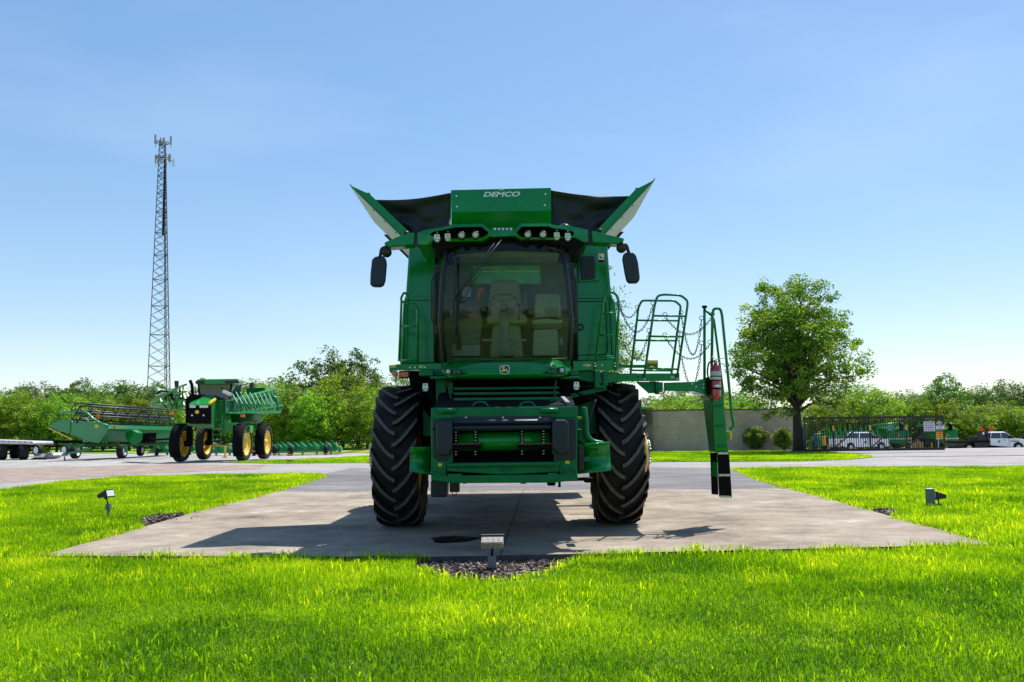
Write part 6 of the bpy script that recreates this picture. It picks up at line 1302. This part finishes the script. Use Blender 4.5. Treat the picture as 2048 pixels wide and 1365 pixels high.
corn_head(392, 500, 889, 902, 63, .5, 6, 'green corn header seen between the front and rear wheels of the sprayer', sx=.3)
corn_head(300, 392, 890, 901, 66, .5, 5, 'green corn header behind the right end of the grain header', sx=.3)
t = thing('end_divider', gnd(675, 908), 'small green end divider with a yellow rod at the right end of the corn headers', 'divider'); m = loc_mb(t.location); Yq = 59.0
m.prism(A_([(673, 894), (684, 895), (682, 905), (676, 905)], Yq), (0, .4, 0)); m.build('divider_body', GB, t, bevel=.04); m = loc_mb(t.location); m.beam(at(675, 894, Yq), at(672, 885, Yq), .05, .05); m.beam(at(676, 905, Yq + .2), at(676, 908.5, Yq + .2), .2, .2); m.build('divider_rod', YEL, t)
corn_head(1652, 1706, 851, 872, 98, 1, 5, 'green corn header with tall snouts behind the left half of the gate')
corn_head(1706, 1758, 850, 872, 98, 1, 5, 'green corn header with tall snouts behind the cab of the white pickup')
# barrier posts and tape
for i, (px, py, top, lab) in enumerate(((450, 915, 892, 'thin yellow barrier post under the sprayer'), (741, 926, 889, 'yellow barrier post just left of the combine front tyre'))):
    g0 = gnd(px, py); m = MB(); H = (py - top) * g0.y / F_PX; m.box((-.05, -.05, -.05), (.05, .05, H)); m.box((-.14, -.1, -.02), (.14, .1, .05)); o = m.build('barrier_post', mat('post yellow', (.75, .45, .03), .5), bevel=.006); o.location = g0; tag(o, lab, 'post', 'yellow barrier posts')
g1, g2 = gnd(450, 915), gnd(741, 926)
tp = [at(374, 891, g1.y + 2), at(450, 892.5, g1.y), at(480, 899, g1.y + .6), at(540, 908, g1.y - .3), at(590, 909.5, g1.y - 2), at(680, 907, g2.y + 3), at(741, 899, g2.y)]
m = MB(); c = tp[1]; m.T = Matrix.Translation(-c)
for p, q in zip(tp[:-1], tp[1:]): m.beam(p, q, .02, .05)
o = m.build('barrier_tape', mat('orange yellow rope', (.75, .36, .03), .6)); o.location = c; tag(o, 'sagging yellow barrier rope strung between the yellow posts', 'rope')
g0 = gnd(580, 924); m = MB(); m.box((-.19, -.12, 0), (.19, .12, .09)); o = m.build('timber_block', mat('brown timber', (.20, .12, .06), .9)); o.location = g0; tag(o, 'small brown timber block lying at the edge of the gravel', 'block')

# ---------------------------------------------------------------- vehicles behind the gate
def car_wheel(parent, c, r, w_, rim=ALU):
    m = MB(); m.T = Matrix.Translation(c); m.lathe([(0, -w_ * .42), (r * .15, -w_ * .46), (r * .5, -w_ * .36), (r * .62, -w_ * .5)], (0, 0, 0), (0, 1, 0), 20); m.lathe([(0, w_ * .42), (r * .5, w_ * .36), (r * .62, w_ * .5)], (0, 0, 0), (0, 1, 0), 20); h = m.build('wheel', rim, parent)
    m = MB(); m.T = Matrix.Translation(c); m.lathe([(r * .6, -w_ / 2), (r * .92, -w_ * .5), (r, -w_ * .38), (r, w_ * .38), (r * .92, w_ * .5), (r * .6, w_ / 2)], (0, 0, 0), (0, 1, 0), 24); m.build('tyre', RUB, h)
def pickup(loc, rz, lab, flat):
    t = thing('flatbed_truck' if flat else 'pickup_truck', loc, lab, 'truck', None, rz)          # local: +x forward, -y camera side
    W = 1.95; h = W / 2; L = 6.9 if flat else 5.75; x1 = L / 2; x0 = -L / 2
    def arch(cx, r=.50, n=8): return [(cx + r * math.cos(a), .42 + r * math.sin(a)) for a in np.linspace(math.pi, 0, n)]
    fx, rx_ = x1 - .95, x0 + (1.3 if flat else 1.15)
    cabx0 = x1 - (3.55 if flat else 3.55); hood = x1 - 1.25
    start = cabx0 if flat else x0
    low = [(start, .62)] + ([] if flat else arch(rx_)) + arch(fx) + [(x1 - .05, .48), (x1, .62), (x1, 1.02), (x1 - .08, 1.13), (hood, 1.26), (cabx0 + .0, 1.28)]
    if not flat: low += [(cabx0, 1.28), (cabx0 - .02, 1.25), (x0 + .02, 1.25), (x0, 1.2)]
    seen = []; [seen.append(p) for p in low if p not in seen]
    m = MB(); m.prism([(x, -h, z) for x, z in seen], (0, W, 0)); m.build('body', WHT, t, bevel=.04)
    gl = [(hood + .02, 1.262), (hood - .75, 1.80), (cabx0 + .18, 1.80), (cabx0 + .02, 1.282)]
    k = .86; m = MB(); lo = [(gl[0][0], -h + .06, gl[0][1]), (gl[0][0], h - .06, gl[0][1]), (gl[3][0], h - .06, gl[3][1]), (gl[3][0], -h + .06, gl[3][1])]; hi = [(gl[1][0], -h * k, 1.80), (gl[1][0], h * k, 1.80), (gl[2][0], h * k, 1.80), (gl[2][0], -h * k, 1.80)]
    m.hexa(lo, hi); m.build('window_band', GLDK, t)
    m = MB(); m.hexa([(gl[1][0] + .05, -h * k - .02, 1.79), (gl[1][0] + .05, h * k + .02, 1.79), (gl[2][0] - .05, h * k + .02, 1.79), (gl[2][0] - .05, -h * k - .02, 1.79)], [(gl[1][0] - .1, -h * k + .08, 1.90), (gl[1][0] - .1, h * k - .08, 1.90), (gl[2][0] + .05, h * k - .08, 1.90), (gl[2][0] + .05, -h * k + .08, 1.90)])
    for s in (-1, 1):
        for (xa, xb) in ((gl[0][0], gl[1][0]), (gl[3][0], gl[2][0]), ((gl[3][0] + gl[0][0]) / 2 - .1, (gl[3][0] + gl[0][0]) / 2 - .15)): m.beam((xa, s * (h - .07), 1.27), (xb, s * (h * k + .005), 1.80), .10, .05, up=(1, 0, 0))
    m.build('cab_roof', WHT, t, bevel=.02)
    m = MB(); m.box((cabx0 + (1.1 if not flat else 1.7), -h - .008, .55), (cabx0 + (1.12 if not flat else 1.72), -h + .01, 1.27)); m.box((hood - .1, -h - .008, .6), (hood - .08, -h + .01, 1.27)); m.build('door_gap', BLK, t)
    for s in (-1, 1): m = MB(); m.box((hood - .42, s * (h + .05), 1.30), (hood - .22, s * (h + .25), 1.50)); m.build('door_mirror', BLK, t, bevel=.02)
    m = MB(); m.box((cabx0 + 1.2, -h - .03, 1.08), (cabx0 + 1.42, -h - .005, 1.13)); m.build('door_handle', BLK, t)
    m = MB(); m.box((x1 - .02, -h + .05, .42), (x1 + .10, h - .05, .70)); m.build('bumper', BLK if flat else STL, t, bevel=.03)
    for s in (-1, 1): m = MB(); m.box((x1 - .18, s * (h - .30), .86), (x1 + .02, s * (h + .008), 1.06)); m.build('headlight', LENW, t)
    for (cx, n) in ((fx, 1), (rx_, 1)):
        for s in (-1, 1): car_wheel(t, (cx, s * (h - .13), .40), .40, .27)
    m = MB(); m.box((x0 + .3, -h + .35, .35), (x1 - .3, h - .35, .62)); m.build('chassis', BLM, t)
    if not flat:
        m = MB(); m.box((x0 - .10, -h + .03, .45), (x0 + .02, h - .03, .66)); m.build('rear_bumper', STL, t, bevel=.02)
        for s in (-1, 1): m = MB(); m.box((x0 - .012, s * (h - .16), .86), (x0 + .14, s * (h + .008), 1.20)); m.build('tail_light', REDL, t)
        m = MB(); m.box((cabx0 + .55, -h - .006, .78), (cabx0 + .85, -h + .01, 1.02)); m.build('door_badge', G, t)
    else:
        m = MB(); m.box((x0, -h - .05, .92), (cabx0 - .12, h + .05, 1.06)); m.build('flat_deck', BLM, t, bevel=.01)
        m = MB(); m.box((x0 + .05, -h + .02, .55), (x0 + .8, h - .02, .91)); m.cut().box((x0 + 1.85, -h + .02, .50), (cabx0 - .15, h - .02, .91)); m.build('tool_box', BLK, t, bevel=.01)
        m = MB(); m.box((cabx0 - .28, -h + .02, 1.06), (cabx0 - .14, h - .02, 1.95)); m.box((cabx0 - 1.1, -h + .1, 1.065), (cabx0 - .3, h - .1, 1.5)); m.build('headache_rack', BLK, t)
        m = MB(); m.lathe([(0, 0), (.13, 0), (.13, .18), (0, .2)], (cabx0 - .45, -.6, 1.68), (0, -1, 0), 14); m.build('work_lamp', STL, t)
        for x in (cabx0 - .75, cabx0 + .05): m = MB(); m.add([(x, -h + .1, 1.98), (x + .42, -h + .12, 1.96), (x + .04, -h + .1, 2.42), (x, -h + .13, 1.98)], [(0, 1, 2), (2, 1, 3)], False); m.tube([(x, -h + .11, 1.5), (x + .02, -h + .11, 2.44)], .015, 5); m.build('warning_flag', REDL, t, solid=.01)
        text_mesh('door_lettering', 'EQUIPMENT', .17, mat('dark green ink', (.03, .12, .02), .5, var=0), t, (cabx0 + 2.25, -h - .012, .98), bold=.004)
        m = MB(); m.lathe([(0, 0), (.14, 0), (.14, .01), (0, .012)], (cabx0 + .8, -h - .001, .98), (0, -1, 0), 18); m.build('door_emblem', LGRN, t)
    return t
p = at(1717, 880, 88); pickup((p.x, 88, float(terrain(p.x, 88)) + .12), R(18), 'white crew cab pickup truck parked behind the black gate', False)
p = at(1972, 880, 84); pickup((p.x, 84, float(terrain(p.x, 84)) + .0), R(0), 'white flatbed truck with black deck and two red flags right of the gate', True)
def far_combine(px, Y, lab, flip=1):
    p = at(px, 880, Y); zb = float(terrain(p.x, Y)); t = thing('parked_combine', (p.x, Y, zb), lab, 'combine harvester', 'combines parked behind the gate'); t.scale = (.80, .80, .80)
    m = MB(); m.hexa([(-1.65, 0, 1.75), (1.65, 0, 1.75), (1.75, 4.5, 1.6), (-1.75, 4.5, 1.6)], [(-1.5, .25, 3.05), (1.6, .25, 3.1), (1.65, 4.5, 3.5), (-1.6, 4.5, 3.5)]); m.build('rear_body', G, t, bevel=.06)
    m = MB(); m.box((-1.3, -.1, .95), (1.3, 1.4, 1.5)); m.build('chopper_housing', GD, t, bevel=.05)
    m = MB(); m.box((-1.7, -.06, 1.55), (1.7, .1, 1.73)); m.build('rear_bumper', GLV, t)
    m = MB(); m.prism([(-.28, -.09, 2.0), (.28, -.09, 2.0), (0, -.09, 2.5)], (0, .03, 0)); m.build('slow_vehicle_sign', mat('fluorescent orange red', (.95, .08, .02), .5, var=0), t)
    for s in (-1, 1): m = MB(); m.box((s * 1.15, -.1, 1.76), (s * 1.45, -.03, 1.92)); m.build('tail_light', REDL, t)
    m = MB(); m.tube([(-2.6, 4, 3.5), (-1.6, 1.5, 3.7), (.1, -.1, 3.85)], .22, 10); m.build('unloading_auger', TEAL, t)
    m = MB(); m.tube([(.1, -.1, 3.85), (.45, -.35, 3.6), (.25, -.4, 2.9)], [.26, .27, .35], 10); m.build('auger_spout', BLM, t)
    m = MB(); m.tube([(.55, -.5, 3.45), (.85, -.5, 3.3), (.65, -.5, 3.1)], .05, 6); m.build('spout_light', WHT, t)
    m = MB(); m.box((-1.2, 5.5, 2.2), (1.2, 7.2, 3.7)); m.build('cab', GLDK, t, bevel=.05)
    m = MB(); m.box((-1.3, 5.4, 3.71), (1.3, 7.3, 3.85)); m.build('cab_roof', G, t, bevel=.04)
    for s, y, r, w_ in ((-1, .9, .65, .45), (1, .9, .65, .45), (-1, 5, 1.0, .7), (1, 5, 1.0, .7)):
        m = MB(); m.lathe([(0, s * .1), (r * .4, s * .12), (r * .6, s * w_ * .5)], (s * 1.75, y, r), (1, 0, 0), 20); h = m.build('wheel', YEL, t)
        m = MB(); m.lathe([(r * .6, -w_ / 2), (r * .9, -w_ * .52), (r, -w_ * .38), (r, w_ * .38), (r * .9, w_ * .52), (r * .6, w_ / 2)], (s * 1.75, y, r), (1, 0, 0), 24); m.build('tyre', RUB, h)
far_combine(1797, 103, 'green combine seen from behind through the middle of the gate')
far_combine(1895, 105, 'green combine seen from behind at the right end of the gate')
# person, orange machine, small stock behind the gate
pp = at(1632, 880, 94); zb = float(terrain(pp.x, 94))
me = bpy.data.meshes.new('person'); J = [(0, 0, .95), (0, 0, 1.15), (0, 0, 1.42), (0, 0, 1.52), (0, .0, 1.68), (0, 0, 1.78), (.2, 0, 1.42), (.26, .02, 1.15), (.25, -.05, .90), (-.2, 0, 1.42), (-.26, .02, 1.15), (-.24, -.05, .90), (.10, 0, .88), (.12, .02, .48), (.13, .05, .08), (.14, -.1, .03), (-.10, 0, .88), (-.12, -.05, .48), (-.14, .02, .08), (-.15, -.12, .03)]
Eg = [(0, 1), (1, 2), (2, 3), (3, 4), (4, 5), (2, 6), (6, 7), (7, 8), (2, 9), (9, 10), (10, 11), (0, 12), (12, 13), (13, 14), (14, 15), (0, 16), (16, 17), (17, 18), (18, 19)]
Rd = [.15, .14, .15, .06, .10, .08, .075, .05, .04, .075, .05, .04, .10, .07, .05, .04, .10, .07, .05, .04]
me.from_pydata(J, Eg, []); me.materials.append(mat('skin and dark clothes', (.05, .07, .11), .9)); o = bpy.data.objects.new('person', me); C.objects.link(o); o.location = (pp.x, 94, zb)
sk = o.modifiers.new('skin', 'SKIN'); 
for v, r_ in zip(me.skin_vertices[0].data, Rd): v.radius = (r_, r_ * .8)
me.skin_vertices[0].data[0].use_root = True; ss = o.modifiers.new('sub', 'SUBSURF'); ss.levels = 1; ss.render_levels = 1
tag(o, 'person in a dark shirt and blue jeans standing behind the left end of the gate', 'person')
m = MB(); m.lathe([(0, .14), (.085, .10), (.10, 0), (.09, -.06)], (0, .01, 1.72), (0, 0, 1), 12); m.build('hair', mat('brown hair', (.06, .035, .02), .9), o)
m = MB(); m.lathe([(.17, .62), (.15, .93), (.165, 1.0)], (0, 0, 0), (0, 0, 1), 12); m.build('trousers', mat('blue jeans', (.03, .07, .16), .9), o)
pp = at(1642, 880, 96); zb = float(terrain(pp.x, 96)); t = thing('yard_tractor', (pp.x, 96, zb), 'small orange and green machine with a beacon beside the person behind the gate', 'tractor')
m = MB(); m.box((-.45, 0, .5), (.45, 2.0, 1.35)); m.build('body', G, t, bevel=.08); m = MB(); m.box((-.5, -.1, 1.2), (.1, 1.2, 1.9)); m.build('canopy', TEAL, t, bevel=.1); m = MB(); m.box((.1, -.15, .6), (.5, .2, 1.6)); m.build('engine_cover', mat('orange paint', (.8, .30, .02), .4), t, bevel=.05)
m = MB(); m.lathe([(.1, 0), (.1, .25), (0, .3)], (-.1, .3, 1.9), (0, 0, 1), 12); m.build('beacon', ORG, t)
for s in (-1, 1): m = MB(); m.lathe([(0, -.12), (.4, -.14), (.48, 0), (.4, .14), (0, .12)], (s * .6, .5, .48), (1, 0, 0), 18); m.build('wheel', RUB, t)
for i, (x0_, x1_, lab) in enumerate(((1829, 1835, 'brown crate behind the gate, left of the pale green posts'), (1840, 1846, 'brown crate behind the gate, right of the pale green post'))):
    A, B = at(x0_, 896, 92), at(x1_, 885, 92); m = MB(); w_ = B.x - A.x; H = B.z - float(terrain(A.x, 92)); m.box((-w_ / 2, 0, 0), (w_ / 2, .9, H)); [m.box((-w_ / 2 - .01, -.02, H * k), (w_ / 2 + .01, -.001, H * k + .08)) for k in (.1, .5, .85)]
    o = m.build('wooden_crate', mat('brown board', (.35, .20, .10), .9), bevel=.01); o.location = ((A.x + B.x) / 2, 92, B.z - H); tag(o, lab, 'crate', 'crates behind the gate')
for px, lab in ((1839, 'pale green marker post between the brown crates'), (1824, 'pale green marker post left of the brown crates'), (1893, 'pale green marker post right of the gate end')):
    A = at(px, 895, 90); m = MB(); m.tube([(0, 0, 0), (-.04, 0, 1.3)], .05, 8); o = m.build('marker_post', LGRN); o.location = (A.x, 90, float(terrain(A.x, 90)) + .1); tag(o, lab, 'post', 'marker posts behind the gate')
A = at(1876, 890, 89); m = MB(); m.cyl((0, 0, 0), (0, 0, 1.15), .07, 10); m.lathe([(0, .14), (.1, .1), (.12, 0), (0, 0)], (0, 0, 1.15), (0, 0, 1), 12); o = m.build('white_post', GLV); o.location = (A.x, 89, float(terrain(A.x, 89))); tag(o, 'pale blue post with a white cap behind the gate end', 'post')
# tractor tyre and yellow block at the right edge
A = at(2046, 880, 92); zb = float(terrain(A.x, 92)); t = thing('loose_tractor_wheel', (A.x, 92, zb), 'big black tractor tyre lying on a yellow block at the right edge', 'tyre')
m = tyre_mesh(.85, 1.0, 20, .05, .34, .06, .5, Matrix.Translation((.9, 0, 1.05)) @ Matrix.Rotation(R(20), 4, 'Z')); m.build('tyre', [RUB, RUBT], t); m = MB(); m.box((-.6, -.4, 0), (2.6, .8, .5)); m.build('yellow_block', mat('ochre block', (.55, .38, .06), .7), t, bevel=.03)
# roof of a machine showing over the wall
A = at(1295, 816, 56); t = thing('machine_roof_behind_wall', (A.x, 56, 0), 'pale green machine cab roof with a red lamp peeping over the wall', 'machine'); m = loc_mb(t.location); m.prism(A_([(1270, 814), (1303, 814), (1306, 818), (1270, 819)], 56), (0, 2, 0)); m.build('cab_roof', TEAL, t, bevel=.03)
m = loc_mb(t.location); q = at(1286, 819, 56.2); m.box((q.x - .7, 56.2, .1), (q.x + .6, 57.8, q.z)); m.build('cab', GLDK, t); m = loc_mb(t.location); m.cbox(at(1304, 816.5, 55.95), (.16, .08, .08)); m.build('lamp', REDL, t)
